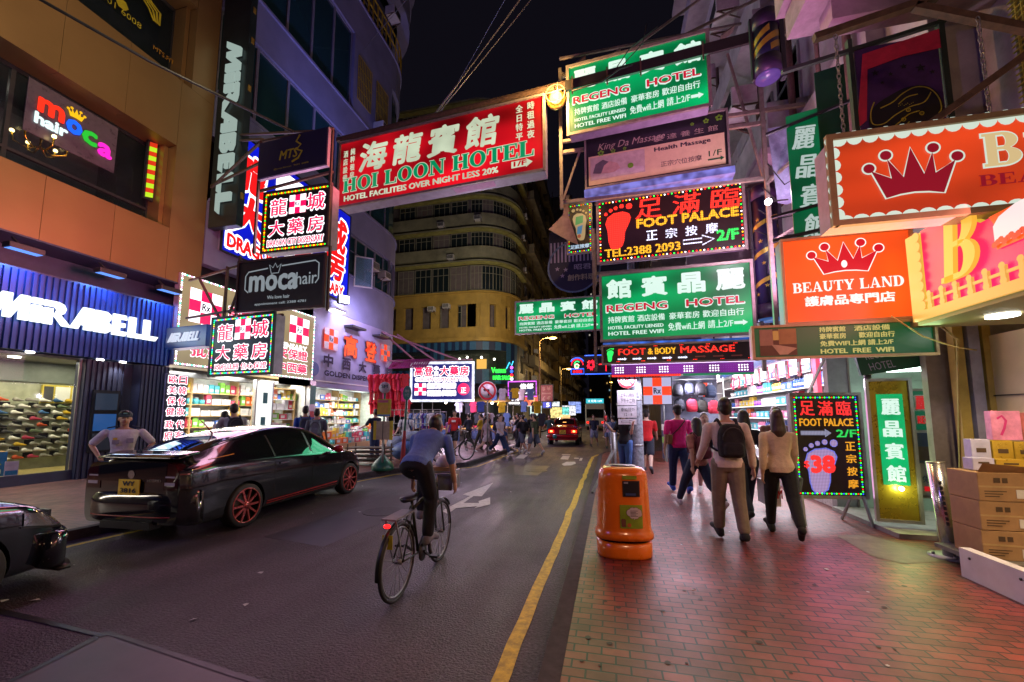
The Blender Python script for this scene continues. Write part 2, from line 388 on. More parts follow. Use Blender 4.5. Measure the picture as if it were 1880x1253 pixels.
# utility trench across the carriageway
M_tar = mat('tar_seam', (.012, .011, .012), .45, var=.3, scale=20)
gpoly([(-60, 1290), (175, 1172), (205, 1162), (640, 1305), (400, 1500)], M_asph2, 'road_patch')
gpoly([(-40, 1112), (60, 1132), (178, 1164), (182, 1171), (60, 1142), (-40, 1121)], M_tar, 'tar_seam', z=.008)
gpoly([(178, 1164), (204, 1161), (420, 1232), (640, 1302), (640, 1311), (415, 1241), (200, 1168), (182, 1172)], M_tar, 'tar_seam', z=.008)
gpoly([(176, 1169), (182, 1174), (-60, 1296), (-60, 1291)], M_tar, 'tar_seam', z=.0075)
gpoly([(1536, 984), (1590, 982), (1700, 1012), (1745, 1030), (1660, 1036), (1600, 1022)], mat('cement_patch', (.13, .105, .075), .6, var=.5, scale=7, bump=.2), 'pavement_patch', ground=.13)
# ================================================================== BUILDINGS
M_bronze = mat('bronze_cladding', (.28, .17, .065), .42, metal=.45, var=.09, scale=.8)
M_dark = mat('dark_metal', (.022, .024, .028), .45, var=.3)
M_black = mat('black_void', (.006, .006, .008), .8, var=.2)
M_navy = mat('navy_ribbed_metal', (.015, .05, .23), .42, metal=.3, var=.12, scale=3)
M_slate = mat('slate_ribbed_panel', (.028, .034, .075), .5, var=.12)
M_win = glass('dark_window_glass', (.012, .02, .024), .06, 1)
M_clear = glass('shop_glass', (.02, .03, .03), .03, .12)
M_blueg = mat('blue_grey_render', (.19, .20, .34), .6, var=.18, scale=1.2)
M_lilac = mat('lilac_render', (.34, .32, .52), .6, var=.12, scale=1.5)
M_teal = glass('teal_window_glass', (.012, .045, .055), .08, 1)
M_alu = mat('aluminium', (.42, .42, .44), .35, metal=.8, var=.15)
M_white = mat('white_paint', (.72, .72, .72), .5, var=.1)
M_rust = mat('rusty_steel', (.09, .055, .035), .7, var=.5, scale=14, bump=.2)
M_galv = mat('galvanised_steel', (.24, .25, .25), .45, metal=.6, var=.3, scale=9)
M_ochre = mat('ochre_render', (.40, .27, .055), .7, var=.3, scale=1.0, bump=.1)
M_olive = mat('weathered_cream_render', (.25, .25, .16), .75, var=.45, scale=.8, bump=.1)
M_plast = mat('stained_plaster', (.32, .29, .29), .75, var=.55, scale=1.1, bump=.3)
M_acw = mat('ac_casing', (.48, .48, .46), .5, var=.25)
M_blind = mat('window_blind', (.14, .12, .12), .8, var=.35, scale=2)
M_yrail = mat('yellow_railing', (.46, .33, .02), .5, var=.3)

def ribs(mb, x0, x1, z0, z1, y=0., pitch=.12, d=.035, mi=0):
    n = max(1, int((x1-x0)/pitch)); p = (x1-x0)/n; pts = []
    for i in range(n):
        a = x0+i*p; pts += [(a, y), (a+p*.5, y), (a+p*.55, y+d), (a+p*.95, y+d)]
    pts.append((x1, y))
    mb.add([(a, b, z) for z in (z0, z1) for a, b in pts], [(i, i+1, len(pts)+i+1, len(pts)+i) for i in range(len(pts)-1)], mi)
def window(root, x0, x1, z0, z1, y=0., nx=2, frame=M_alu, gl=M_win, name='window', blind=0, tr=None, dep=.06):
    "framed window in a local wall: frame mesh, pane as sub-part"
    f = MB(); t = .05
    f.box(x0, x1, y-.02, y+dep, z0, z0+t).box(x0, x1, y-.02, y+dep, z1-t, z1).box(x0, x0+t, y-.021, y+dep, z0+t, z1-t).box(x1-t, x1, y-.021, y+dep, z0+t, z1-t)
    for i in range(1, nx):
        x = x0+(x1-x0)*i/nx; f.box(x-t*.4, x+t*.4, y-.015, y+dep, z0+t, z1-t)
    if tr: f.box(x0+t, x1-t, y-.012, y+dep-.01, tr-.02, tr+.02)
    o = f.build(name, frame, root)
    MB().box(x0+t*.5, x1-t*.5, y+.02, y+.03, z0+t*.5, z1-t*.5).build('pane', gl, o)
    if blind: MB().box(x0+t, x1-t, y+.06, y+.07, z1-(z1-z0)*blind, z1-t).build('blind', M_blind, o)
    return o
_wu = {}
def win_unit(root, x, y, z, rz, w, h, frame, gl, nx=2, tr=.68, world=True):
    "one framed window (frame, glazing bars, glass) as a part; look-alikes share mesh data"
    k = (w, h, frame.name, gl.name, nx)
    if k not in _wu:
        f = MB(); t = .05; f.box(-w/2, w/2, .03, .05, 0, h, 1)
        f.box(-w/2, w/2, -.02, .08, 0, t).box(-w/2, w/2, -.02, .08, h-t, h).box(-w/2, -w/2+t, -.019, .079, t, h-t).box(w/2-t, w/2, -.019, .079, t, h-t)
        for i in range(1, nx): f.box(-w/2+w*i/nx-.02, -w/2+w*i/nx+.02, -.01, .07, t, h-t)
        if tr: f.box(-w/2+t, w/2-t, -.012, .068, h*tr, h*tr+.035)
        o = f.build('window', [frame, gl]); _wu[k] = o.data
    else: o = bpy.data.objects.new('window', _wu[k]); COL.objects.link(o)
    o.location = (x, y, z); o.rotation_euler = (0, 0, rz); o.parent = root
    if world: o.matrix_parent_inverse = Matrix.Translation(-root.location)
    return o
def ac_unit(x, y, z, rz=0, s=1., label=None, group='air conditioners on the facades'):
    "window air conditioner: casing, grille, bracket"
    t = thing('air_conditioner', label or 'small box air conditioner hung on a dark tenement facade', 'air conditioner', (x, y, z), rz, group)
    MB().box(-.32*s, .32*s, -.5*s, 0, 0, .42*s).build('casing', M_acw, t, bevel=.02)
    g = MB()
    for i in range(7): g.box(-.27*s, .27*s, -.515*s, -.495*s, (.06+.045*i)*s, (.08+.045*i)*s)
    g.build('grille', M_dark, t)
    MB().bar((-.3*s, 0, -.03), (-.3*s, -.5*s, -.03), .03).bar((.3*s, 0, -.03), (.3*s, -.5*s, -.03), .03).bar((-.3*s, 0, -.3*s), (-.3*s, -.45*s, -.04), .025).bar((.3*s, 0, -.3*s), (.3*s, -.45*s, -.04), .025).build('bracket', M_rust, t)
    return t

# ---------------- shoe shop building, left (local x = world Y, y into the wall)
LX = -12.4
b1 = thing('retail_building', 'bronze clad building with recessed upper windows above a shoe shop', 'building', (LX, 0, 0), R(90))
XL, XE = -6., 9.85
def panels(x0, x1, z0, z1, y0, y1, mb, pw=1.35):
    n = max(1, round((x1-x0)/pw)); p = (x1-x0)/n
    for i in range(n): mb.box(x0+i*p+.004, x0+(i+1)*p-.004, y0, y1, z0, z1)
f = MB()
for a in ((XL, 8.82, 5.6, 7.12), (XL, 8.82, 9.68, 11.75), (XL, 9.1, 14.5, 18.5)): panels(*a, 0, .3, f)
f.box(8.826, XE, 0, .3, 5.6, 11.746).box(9.11, XE, 0, .3, 11.754, 18.5)
f.box(8.70, 8.82, .301, .9, 7.12, 9.68).box(XL, 8.7, .301, .9, 7.0, 7.115).box(XL, 8.7, .301, .9, 9.685, 9.8)
f.box(8.98, 9.1, .301, .9, 11.76, 14.5).box(XL, 8.97, .301, .9, 11.64, 11.75).box(XL, 8.97, .301, .9, 14.51, 14.6)
f.build('cladding', M_bronze, b1)
MB().box(XL, XE, .31, 6, 14.65, 18.4).box(XL, XE, 2.8, 6, 5.7, 14.6).box(9.12, XE, .31, 2.8, 5.7, 14.6).box(XL, 9.1, .92, 2.8, 9.82, 11.62).build('wall', M_dark, b1)
# dark recess with floods between fascia and cladding
MB().box(XL, XE, .9, 1., 4.9, 5.55).box(XL, XE, .0, 1., 5.56, 5.598).box(XL, XE, .05, 1., 4.84, 4.88).build('soffit', mat('soffit_paint', (.03, .045, .09), .5), b1)
for i, (x0, x1, z0, z1, y, nx) in enumerate(((XL, 8.7, 7.12, 9.68, .75, 5), (XL, 8.97, 11.76, 14.5, .75, 4))):
    fr = MB(); 
    for k in range(nx+1):
        x = x0+(x1-x0)*k/nx; fr.box(x-.04, x+.04, y, y+.08, z0, z1)
    fr.box(x0, x1, y-.01, y+.09, z0, z0+.12).box(x0, x1, y-.01, y+.09, z1-.1, z1)
    if i == 0: fr.box(x0, x1, y-.005, y+.085, z0+.55, z0+.62)
    o = fr.build('window', M_dark, b1)
    MB().box(x0, x1, y+.03, y+.04, z0, z1).build('pane', glass('upper_glass', (.02, .03, .035), .04, .25), o)
sal = MB(); sal.box(XL, 8.6, 2.75, 2.79, 7.2, 9.6)
sal.build('salon_wall', mat('salon_wall', (.09, .10, .10), .6), b1)
for x in (6.9, 5.2, 3.4):
    d = MB(); d.cyl((x, 1.6, 9.62), (x, 1.6, 9.56), .13, n=12); o = d.build('downlight', glow('salon_downlight', (1, .93, .8), 9), b1)
# ground floor: ribbed fascia, columns, glazed front
f = MB(); ribs(f, XL, 9.12, 3.09, 4.84, 0, .115, .05); f.box(XL, 9.12, .06, .9, 3.1, 4.83); f.build('fascia', M_navy, b1)
f = MB(); ribs(f, 7.3, 8.1, .13, 3.05, .12, .1, .04); f.box(7.3, 8.1, .165, .5, .13, 3.05)
ribs(f, 8.45, 9.15, .13, 3.05, .0, .1, .04); f.box(8.45, 9.15, .045, .5, .13, 3.05); f.box(8.105, 8.445, .35, .5, .13, 3.05)
f.build('ribbed_column', M_slate, b1)
o = MB().box(7.45, 8.02, .06, .11, .75, 2.3).build('display_case', M_black, b1)
for z, h in ((1.28, '1c4f8c'), (.80, '161a24'), (1.8, '16283c')): MB().box(7.5, 7.97, .045, .058, z, z+.42).build('poster', glow('case_poster'+h, h, .7), o)
MB().box(XL, 7.3, .25, .33, .13, .36).build('plinth', mat('plinth_navy', (.03, .035, .07), .4), b1)
MB().box(XL, 7.3, .34, 1.8, .12, .34).box(7.3, 8.5, .51, 1.8, .12, .34).build('shop_floor', mat('pale_shop_floor', (.42, .34, .13), .35, var=.15, stretch=(8, 1, 1)), b1)
MB().box(XL, 9., .4, 1.9, 3.02, 3.08).build('shop_ceiling', mat('shop_ceiling', (.3, .3, .28), .6), b1)
MB().box(XL, 8.5, 1.75, 1.85, .34, 3.02).box(8.4, 8.5, .51, 1.749, .34, 3.02).build('shop_wall', mat('pale_green_wall', (.33, .36, .26), .55), b1)
MB().box(XL, 7.28, .28, .29, .36, 3.06).build('shop_window', M_clear, b1)
MB().box(5.2, 5.26, .27, .3, .36, 3.06).box(7.24, 7.29, .27, .3, .36, 3.06).build('mullion', M_alu, b1)
MB().box(6.4, 8.38, 1.70, 1.745, 2.5, 3.0).build('wall_banner', mat('grey_band', (.12, .14, .13), .5), b1)
MB().box(7.35, 8.3, 1.68, 1.74, 1.98, 2.45).build('wall_poster', mat('poster_yellow', (.55, .45, .05), .5), b1)
f = MB(); f.box(7.38, 7.56, 1.665, 1.678, 2.02, 2.41, 0).box(7.6, 7.9, 1.665, 1.678, 2.02, 2.41, 1).box(7.95, 8.27, 1.665, 1.678, 2.02, 2.41, 1)
f.build('poster_print', [mat('print_dark', (.05, .05, .05), .5), M_white], b1)
gr = MB()
for i in range(14):
    x = 4.9+i*.25
    for k in range(9):
        z = .62+k*.155
        if (i+k) % 2: gr.box(x, x+.16, 1.70, 1.74, z, z+.13)
gr.build('display_grid', M_black, b1)
for k, x in enumerate((3.4, 5.0, 6.4, 7.7)):
    f = MB(); f.cyl((x, .9, 3.02), (x, .9, 2.99), .10, n=12); o = f.build('ceiling_light', glow('shop_light', (1, .95, .75), 12), b1)
    lamp('AREA', 'shop_lamp', (LX-.85, x, 2.97), 30, (1, .93, .62), size=.9)
for x in (5.3, 6.3, 7.6, 8.1):
    MB().cyl((x, .2, 3.09), (x, .2, 3.06), .07, n=10).build('downlight', glow('fascia_light', (1, .95, .85), 12), b1)
lamp('SPOT', 'fascia_downlight', (LX+.05, 6.1, 3.04), 40, (1, .9, .75), size=.05, spot=110)
lamp('SPOT', 'fascia_downlight', (LX+.05, 7.9, 3.04), 25, (1, .95, .9), size=.05, spot=110)
# shoes on the wall
M_sh = [mat('shoe'+h, h, .55) for h in ('c9b98a', '8b8a80', '2a2c30', 'b8481e', 'd8d8d0', '2f5f93', 'c2a01e', 'a42a4a', '5b6b4a')]
def shoe_mesh():
    m = MB(); rings = []
    for t, wd, h0, h1 in ((0, .02, .02, .07), (.03, .035, .0, .1), (.09, .036, 0, .105), (.14, .04, 0, .075), (.2, .045, 0, .055), (.25, .038, 0, .045), (.275, .012, .01, .025)):
        rings.append([(t-.14, math.cos(a)*wd, (h0+h1)/2+math.sin(a)*(h1-h0)/2) for a in (2*math.pi*k/8 for k in range(8))])
    return m.loft(rings)
sh0 = shoe_mesh().build('shoe', M_sh[0])
cols = ('tan', 'grey', 'black', 'orange', 'white', 'blue', 'yellow', 'crimson', 'olive')
n = 0
for i in range(14):
    for k in range(10):
        x = 4.95+i*.25+rnd.uniform(-.02, .02)+(.12 if k % 2 else 0); z = .50+k*.155
        if x > 8.3: continue
        ci = rnd.choice([0, 0, 1, 1, 2, 2, 3, 4, 4, 5, 6, 7, 8, 0, 4])
        o = sh0 if n == 0 else sh0.copy()
        if n: COL.objects.link(o); o.data = sh0.data
        o.location = (LX-1.62, x+.08, z+.115); o.rotation_euler = (0, 0, R(90)+rnd.uniform(-.25, .25)); o.scale = (.82, .82, .95)
        o.data = sh0.data if ci == 0 else (bpy.data.meshes.get('shoe_'+cols[ci]) or sh0.data.copy())
        if ci: o.data.name = 'shoe_'+cols[ci]; o.data.materials[0] = M_sh[ci]
        tag(o, f'{cols[ci]} trainer on the grid wall inside the shoe shop', 'shoe', 'trainers on the shoe shop wall'); n += 1

# floods in the recess
for i, (x, lb) in enumerate(((5.75, 'first blue lit floodlight above the shoe shop lettering, nearest the camera'), (7.3, 'middle blue lit floodlight above the shoe shop lettering'), (8.7, 'last blue lit floodlight above the shoe shop lettering, beside the dispensary'))):
    t = thing('floodlight', lb, 'floodlight', (LX+.35, x, 5.2), R(90), 'floodlights over the shoe shop fascia')
    f = MB().box(-.28, .28, -.12, .12, -.06, .06); f.build('housing', M_dark, t, bevel=.015)
    MB().box(-.25, .25, -.1, .1, -.066, -.061).build('lens', glow('flood_lens', (.12, .3, 1), 1.2), t)
    MB().bar((0, .1, .05), (0, .42, .3), .04).build('arm', M_dark, t)
    lamp('SPOT', 'flood_beam', (LX+.35, x, 5.1), 120, (.12, .36, 1), size=.1, rot=(R(30), 0, R(90)), spot=130)

# ---------------- vertical sign box between the two buildings is in the signs section
# ---------------- blue-grey building over both dispensaries
b2 = thing('curved_corner_building', 'blue grey building with curved corner, glazed bands and yellow balcony rails', 'building', (LX, 10, 0))
def pth(r_in=0, y0=9.9): 
    x = LX-r_in
    return [(x, y0), (x, 13.5), (x, 17.), (x, 20.5)]+arc(LX-4, 20.5, 4-r_in, 0, 90, 10)[1:]+[(-24, 24.5-r_in)]
def band(mb, z0, z1, a, b, path=pth, mi=0, y0=9.9, cut=None):
    "wall band following the plan path, outer face at inset a, inner at inset b"
    A, B = path(a, y0), path(b, y0); n = len(A)
    vs = [(x, y, z) for pts in (A, B) for z in (z0, z1) for x, y in pts]
    fs = []
    for i in range(n-1):
        fs += [(i, i+1, n+i+1, n+i), (2*n+i, 3*n+i, 3*n+i+1, 2*n+i+1), (n+i, n+i+1, 3*n+i+1, 3*n+i), (i, 2*n+i, 2*n+i+1, i+1)]
    fs += [(0, n, 3*n, 2*n), (n-1, 3*n-1, 4*n-1, 2*n-1)]
    return mb.add(vs, fs, mi)
for z0, z1, o_ in ((6.45, 8.55, 0), (10.75, 12.3, 0), (15.4, 17.1, 0), (21.4, 23.5, 0), (26.9, 28.6, -.5), (30.6, 32.3, -.9), (34.4, 36.1, -.9)):
    f = MB(); band(f, z0, z1, o_, .3); band(f, z1-.04, z1+.06, o_-.08, o_-.001); f.build('parapet_band', M_blueg, b2)
f = MB(); band(f, 2.9, 6.449, 0.02, .3, y0=14.9); f.build('shop_wall', M_lilac, b2)
cpth = lambda r=0, y0=0: [(LX-r, 20.5)]+arc(LX-4, 20.5, 4-r, 0, 90, 10)[1:]+[(-24, 24.5-r)]
for z0, z1 in ((8.56, 10.74), (12.31, 15.39), (17.11, 21.39)):
    f = MB(); band(f, z0, z1, .18, .2, cpth); f.build('curved_glazing', M_teal, b2)
M_mg = mat('mullion_grey', (.20, .20, .27), .5)
for y0, y1, z0, z1, n in ((16.95, 20.45, 8.56, 10.74, 4), (9.95, 20.5, 12.31, 15.39, 7), (9.95, 16.85, 17.11, 21.39, 5)):
    for i in range(n): win_unit(b2, LX-.12, y0+(y1-y0)*(i+.5)/n, z0, R(90), round((y1-y0)/n-.01, 3), round(z1-z0-.02, 3), M_mg, M_teal, 1, .62 if z0 < 12 else 0)
f = MB(); band(f, 2.9, 36, .9, 1.2); f.build('core_wall', M_dark, b2)
f = MB()
for a in range(8, 90, 12):
    x, y = LX-4+3.95*math.cos(R(a)), 20.5+3.95*math.sin(R(a)); f.obox((x, y, 9.65), (.12, .06, 2.2), (0, 0, R(a)))
f.build('mullion', mat('mullion_grey', (.20, .20, .27), .5), b2)
# recessed bay with caged windows beyond the glazed part
f = MB(); f.box(LX-.3, LX+.03, 16.9, 20.6, 17.16, 21.38); f.build('bay_wall', M_blueg, b2)
for i, (y0, y1) in enumerate(((17.2, 18.4), (18.9, 20.1))):
    o = MB().box(LX+.031, LX+.06, y0, y1, 18.0, 20.4).build('window', M_blind, b2); offs(o, b2)
    g = MB()
    for k in range(9): g.box(LX+.07, LX+.09, y0+(y1-y0)*k/8-.012, y0+(y1-y0)*k/8+.012, 18, 20.4)
    for k in range(5): g.box(LX+.072, LX+.088, y0, y1, 18+.6*k-.012, 18+.6*k+.012)
    g.build('cage', M_yrail, o)
for o in [x for x in COL.objects if x.parent == b2 and x.name.split('.')[0] in ('parapet_band', 'shop_wall', 'curved_glazing', 'core_wall', 'mullion', 'bay_wall')]: offs(o, b2)
# balcony with yellow railing
f = MB()
for z in (23.55, 24.3, 25.0): 
    band(f, z, z+.06, -.04, .02, y0=16.6)
for y in [16.6+.45*i for i in range(9)]: f.box(LX-.02, LX+.05, y-.02, y+.02, 23.5, 25.05)
for a in range(5, 90, 7):
    x, y = LX-4+4.03*math.cos(R(a)), 20.5+4.03*math.sin(R(a)); f.obox((x, y, 24.3), (.04, .04, 1.5))
wb(f, 'yellow_railing', M_yrail, b2)
f = MB(); band(f, 23.5, 26.9, .5, .6, y0=16); band(f, 28.6, 30.6, -.3, -.2); wb(f, 'upper_glazing', M_win, b2)
f = MB()
for y in [16.5+1.1*i for i in range(4)]: f.box(LX+.2, LX+.34, y, y+.08, 28.6, 30.6)
f.box(LX-.55, LX-.45, 16.5, 20.5, 24.8, 24.9); wb(f, 'upper_mullion', mat('mullion_grey', 0), b2)
f = MB()
for y in (18.4, 19.3): f.box(LX+.215, LX+.24, y, y+.7, 28.7, 30.4)
wb(f, 'lit_window', glow('teal_lit_window', (.05, .45, .55), .7), b2)
for x, y, z, s, lb in ((LX-.02, 19.2, 17.3, 1.3, 'white air conditioner on the curved building above the red hotel sign'), (LX+.02, 18.7, 9.3, 1.05, 'white air conditioner beside the bright open window frame above the dispensary'), (LX+.02, 22.2-2.2, 9.25, .95, 'second air conditioner along the lilac window band'),
                       (LX+.1, 17.4, 25.1, 1.2, 'higher caged air conditioner on the yellow railed balcony'), (LX+.1, 19.8, 25.1, 1.2, 'lower caged air conditioner on the yellow railed balcony')):
    ac_unit(x, y, z, R(90), s, lb)
t = thing('open_casement', 'white framed casement window standing open below the air conditioner', 'window', (LX+.05, 17.55, 8.1), R(40))
f = MB(); f.box(0, .9, 0, .05, 0, .06).box(0, .9, 0, .05, 1.54, 1.6).box(0, .06, 0, .051, .06, 1.54).box(.84, .9, 0, .051, .06, 1.54); f.build('frame', M_white, t)
MB().box(.06, .84, .02, .03, .06, 1.54).build('pane', glass('casement_glass', (.2, .4, .5), .1, .5), t)
# roof edge / far wall behind
# scaffold netting panel
# ---------------- yellow tenement across the side street
b3 = thing('corner_tenement', 'ochre corner tenement with rounded balconies over a striped blue awning band', 'building', (-12, 40, 0))
def pth3(r=0, y0=0): return [(-34, 37.5+r), (-20, 37.5+r), (-13.2, 37.5+r)]+arc(-13.2, 41.5, 4-r, -90, 0, 10)[1:]+[(-9.2-r, 43), (-9.2-r, 44.5)]
B3 = lambda mb, z0, z1, a, b, mi=0: band(mb, z0, z1, a, b, pth3, mi)
f = MB(); B3(f, 9.2, 10.3, 0, .4); B3(f, 12.6, 13.9, 0, .4); B3(f, 8.85, 9.2, -.35, .4); B3(f, 13.75, 13.9, -.25, -.001)
for i in range(11):
    x = -33+i*1.95; f.box(x, x+.9, 37.52, 37.9, 10.3, 12.6)
f.box(-13.6, -12.2, 37.52, 37.9, 10.3, 12.6).box(-9.6, -9.22, 43.2, 44.5, 10.3, 12.6)
for a in (20, 45, 70): f.obox((-13.2+3.8*math.cos(R(-a)), 41.5+3.8*math.sin(R(-a)), 11.45), (.35, 1.1, 2.3), (0, 0, R(-a)))
wb(f, 'ochre_wall', M_ochre, b3)
f = MB(); z = 13.9; B3(f, 16.6, 16.601, .5, .6)
zs = [13.9+3.45*i for i in range(6)]
for i, z in enumerate(zs):
    f = MB()
    if i: B3(f, z, z+1.15, -.15, .25)
    B3(f, z+3.0, z+3.12, -.35, .3); o = wb(f, 'balcony', M_olive, b3)
    f = MB(); B3(f, z+2.80, z+2.98, -.31, .25); f.build('slab_edge', mat('ledge_yellow', (.30, .29, .08), .7, var=.4, scale=2), o)
M_mo = mat('mullion_olive', (.26, .26, .20), .6)
for i, z in enumerate(zs):
    z2, hh = (z+1.16, 1.6) if i else (z+.2, 2.5)
    for k in range(4): win_unit(b3, -20.4+1.95*k, 37.75, z2, 0, 1.8, hh, M_mo, M_blind if (i+k) % 3 == 0 else M_win, 3)
    for k in range(5): a = R(-82+17*k); win_unit(b3, -13.2+3.75*math.cos(a), 41.5+3.75*math.sin(a), z2, a+R(90), 1.2, hh, M_mo, M_win if (i+k) % 3 else M_blind, 3)
    for k in range(1): win_unit(b3, -9.45, 43, z2, R(90), 2.0, hh, M_mo, M_win, 3)
for x, w_ in ((-17.45, 1.6), (-15.3, 1.7), (-13.0, .7)): win_unit(b3, x+.6, 37.72, 10.35, 0, w_*.6, 2.2, M_mo, M_win, 2)
f = MB(); B3(f, 9.2, 34.6, .6, 1.); wb(f, 'window_band', M_blind, b3)
f = MB()
A = []
for (x0, y0), (x1, y1) in zip(pth3(-.05), pth3(-.05)[1:]):
    n = max(1, int(math.hypot(x1-x0, y1-y0)/.36)); A += [(x0+(x1-x0)*i/n, y0+(y1-y0)*i/n) for i in range(n)]
for i, ((x0, y0), (x1, y1)) in enumerate(zip(A, A[1:])):
    for z0, z1 in ((4.7, 6.1), (8.0, 8.84)):
        f.add([(x0, y0, z0), (x1, y1, z0), (x1, y1, z1), (x0, y0, z1)], [(0, 1, 2, 3)], i % 2)
    if -17.6 < x0 < -15.9 or (-10.0 < x0 < -9.1 and y0 < 42): f.add([(x0, y0, 6.1), (x1, y1, 6.1), (x1, y1, 8.0), (x0, y0, 8.0)], [(0, 1, 2, 3)], i % 2)
wb(f, 'striped_cladding', [mat('awning_blue', (.03, .13, .26), .5), mat('awning_navy', (.012, .03, .09), .5)], b3)
f = MB(); B3(f, 6.1, 8.0, .3, .35); wb(f, 'shopfront_glass', glass('restaurant_glass', (.04, .06, .05), .05, .3), b3)
f = MB(); B3(f, 6.0, 8.1, 3.2, 3.4); wb(f, 'dining_room_wall', mat('dining_wall', (.16, .17, .12), .6), b3)
for k, (x, y) in enumerate(((-17, 39), (-15.2, 40), (-14, 39), (-12.6, 39.4), (-11.7, 41), (-10.2, 43.5))):
    o = MB().sph((x, y, 7.5), .12, 8, 6).build('ceiling_lamp', glow('dining_lamp', (1, .95, .8), 14, sample=False), b3); offs(o, b3)
wb(MB().box(-12.6, -11.6, 37.85, 37.9, 6.15, 7.1), 'lit_menu_board', glow('menu_board', (.9, .5, .1), .9), b3)
f = MB(); B3(f, .13, 4.7, 1.4, 1.6); wb(f, 'ground_wall', M_dark, b3)
fl_ = lambda z: ('first', 'second', 'third', 'fourth', 'fifth', 'sixth', 'seventh')[min(6, max(0, int((z-10)/3.45)))]
for x, z in ((-17.2, 12.0), (-15.6, 12.2), (-16.3, 20.7), (-13.9, 24.5), (-15.2, 17.2), (-12.4, 21)):
    ac_unit(x, 37.5, z, 0, 1.1, f'air conditioner on the {fl_(z)} floor of the ochre corner block, side street front', 'air conditioners on the ochre block')
for y, z in ((42.2, 12.1), (43.4, 17.5), (42.6, 20.9), (43.8, 24)): ac_unit(-9.2, y, z, R(90), 1.1, f'air conditioner on the {fl_(z)} floor of the ochre corner block, main street front', 'air conditioners on the ochre block')
# ================================================================== FAR STREET
def tenement(name_label, x, y0, y1, h, side, col, seed, floor=3.3, lit=(), z0=4.2):
    "tall walk-up seen along the street: slabs, balconies, windows, pipes; side=+1 faces +X"
    rr = random.Random(seed)
    t = thing('tenement_block', name_label, 'building', (x, (y0+y1)/2, 0), 0, None)
    s = side; lx = lambda d: x-d*s
    bx = lambda mb, d0, d1, *a: mb.box(min(lx(d0), lx(d1)), max(lx(d0), lx(d1)), *a)
    m = mat('tenement'+str(seed), col, .75, var=.45, scale=.7, bump=.1)
    f = MB(); bx(f, .5, 12, y0, y1, 0, h); 
    n = int((h-z0)/floor)
    for i in range(n):
        z = z0+i*floor; bx(f, -.0, .499, y0, y1, z, z+1.1)
        if i % 2 == seed % 2: bx(f, -.7, -.001, y0+.8, y0+(y1-y0)*.45, z, z+1.0); bx(f, -.75, .3, y0+.7, y0+(y1-y0)*.46, z-.12, z-.001)
        bx(f, -.6, -.001, y0+(y1-y0)*.55, y1-.6, z+.0, z+1.05)
    wb(f, 'wall', m, t)
    k = min(int((y1-y0)/1.6), max(1, 100//n)); st = (y1-y0-.6)/k
    for i in range(n):
        for j in range(k): win_unit(t, lx(.46), y0+.3+st*(j+.5), z0+i*floor+1.12, R(90)*s, 1.2, 1.6, M_alu if (seed+j) % 2 else M_rust, M_blind if (i*3+j+seed) % 4 == 0 else M_win, 2)
    f = MB()
    for j in range(4):
        y = y0+(y1-y0)*(j+.5)/4; bx(f, -.12, -.02, y, y+.1, 3, h)
    wb(f, 'drain_pipe', M_rust, t)
    for (yy, zz, cc) in lit: 
        f = MB(); bx(f, .38, .399, yy, yy+1.1, zz, zz+1.2); wb(f, 'lit_window', glow('lit'+cc, cc, .7, sample=False), t)
    for i in range(6):
        y = rr.uniform(y0+.5, y1-.5); z = z0+floor*rr.randint(0, n-2)+1.6
        ac_unit(lx(.0), y, z, R(90) if s > 0 else R(-90), 1.15, 'small air conditioner on the '+' '.join(name_label.split()[:10]), 'air conditioners on the far tenements')
    return t
tenement('narrow dark tenement right behind the ochre corner block', -8.9, 44.8, 70, 40, 1, (.20, .17, .10), 1, lit=((47, 12.5, 'd8e6d0'), (53, 29, 'e8c070')))
tenement('brown tenement with stacked balconies, further down the left side', -8.1, 70.3, 84, 36, 1, (.28, .20, .08), 2, lit=((72, 9, 'e8c070'), (75, 20, 'b8d8e0')))
tenement('pale tenement with yellow lit shop level far down the left side', -8.0, 84.4, 104, 48, 1, (.24, .22, .20), 3, lit=((87, 15.5, 'e8c070'), (90, 8, 'f0d080')))
tenement('distant slab block at the far left end of the street', -8.0, 104.5, 140, 60, 1, (.18, .17, .18), 4)
tenement('dark tenement on the far right corner across the side street', 4.6, 36, 60, 22, -1, (.16, .14, .16), 5, lit=((40, 9, 'd8e6d0'),))
tenement('far right tenement behind the neon signs', 4.6, 60.5, 90, 26, -1, (.18, .16, .18), 6)
t = thing('apartment_tower', 'dark high rise closing the end of the street with a few lit windows', 'building', (2, 190, 0))
f = MB(); f.box(-9, 12, 190, 205, 0, 62)
for i in range(18): f.box(-9.2, 12.2, 189.6, 190, 5+i*3.2, 5.5+i*3.2)
for i in range(5): f.box(-8+i*4, -6.6+i*4, 189.2, 189.99, 3, 62)
wb(f, 'wall', mat('tower_wall', (.10, .09, .13), .8, var=.4, scale=.3), t)
for k in range(26):
    x = -8.6+rnd.randint(0, 19)*1.05; z = 6+rnd.randint(0, 16)*3.2
    wb(MB().box(x, x+.55, 189.1, 189.15, z, z+.7), 'lit_window', glow('tower_lit%d' % (k % 3), ('d8d0c0', 'e0b060', 'a0c8d8')[k % 3], .55, sample=False), t)

# ================================================================== RIGHT BUILDINGS
M_pinkw = mat('stained_pale_plaster', (.42, .38, .40), .7, var=.4, scale=1.3, bump=.25)
M_cream = mat('cream_tile_wall', (.56, .50, .32), .45, var=.12, scale=2)
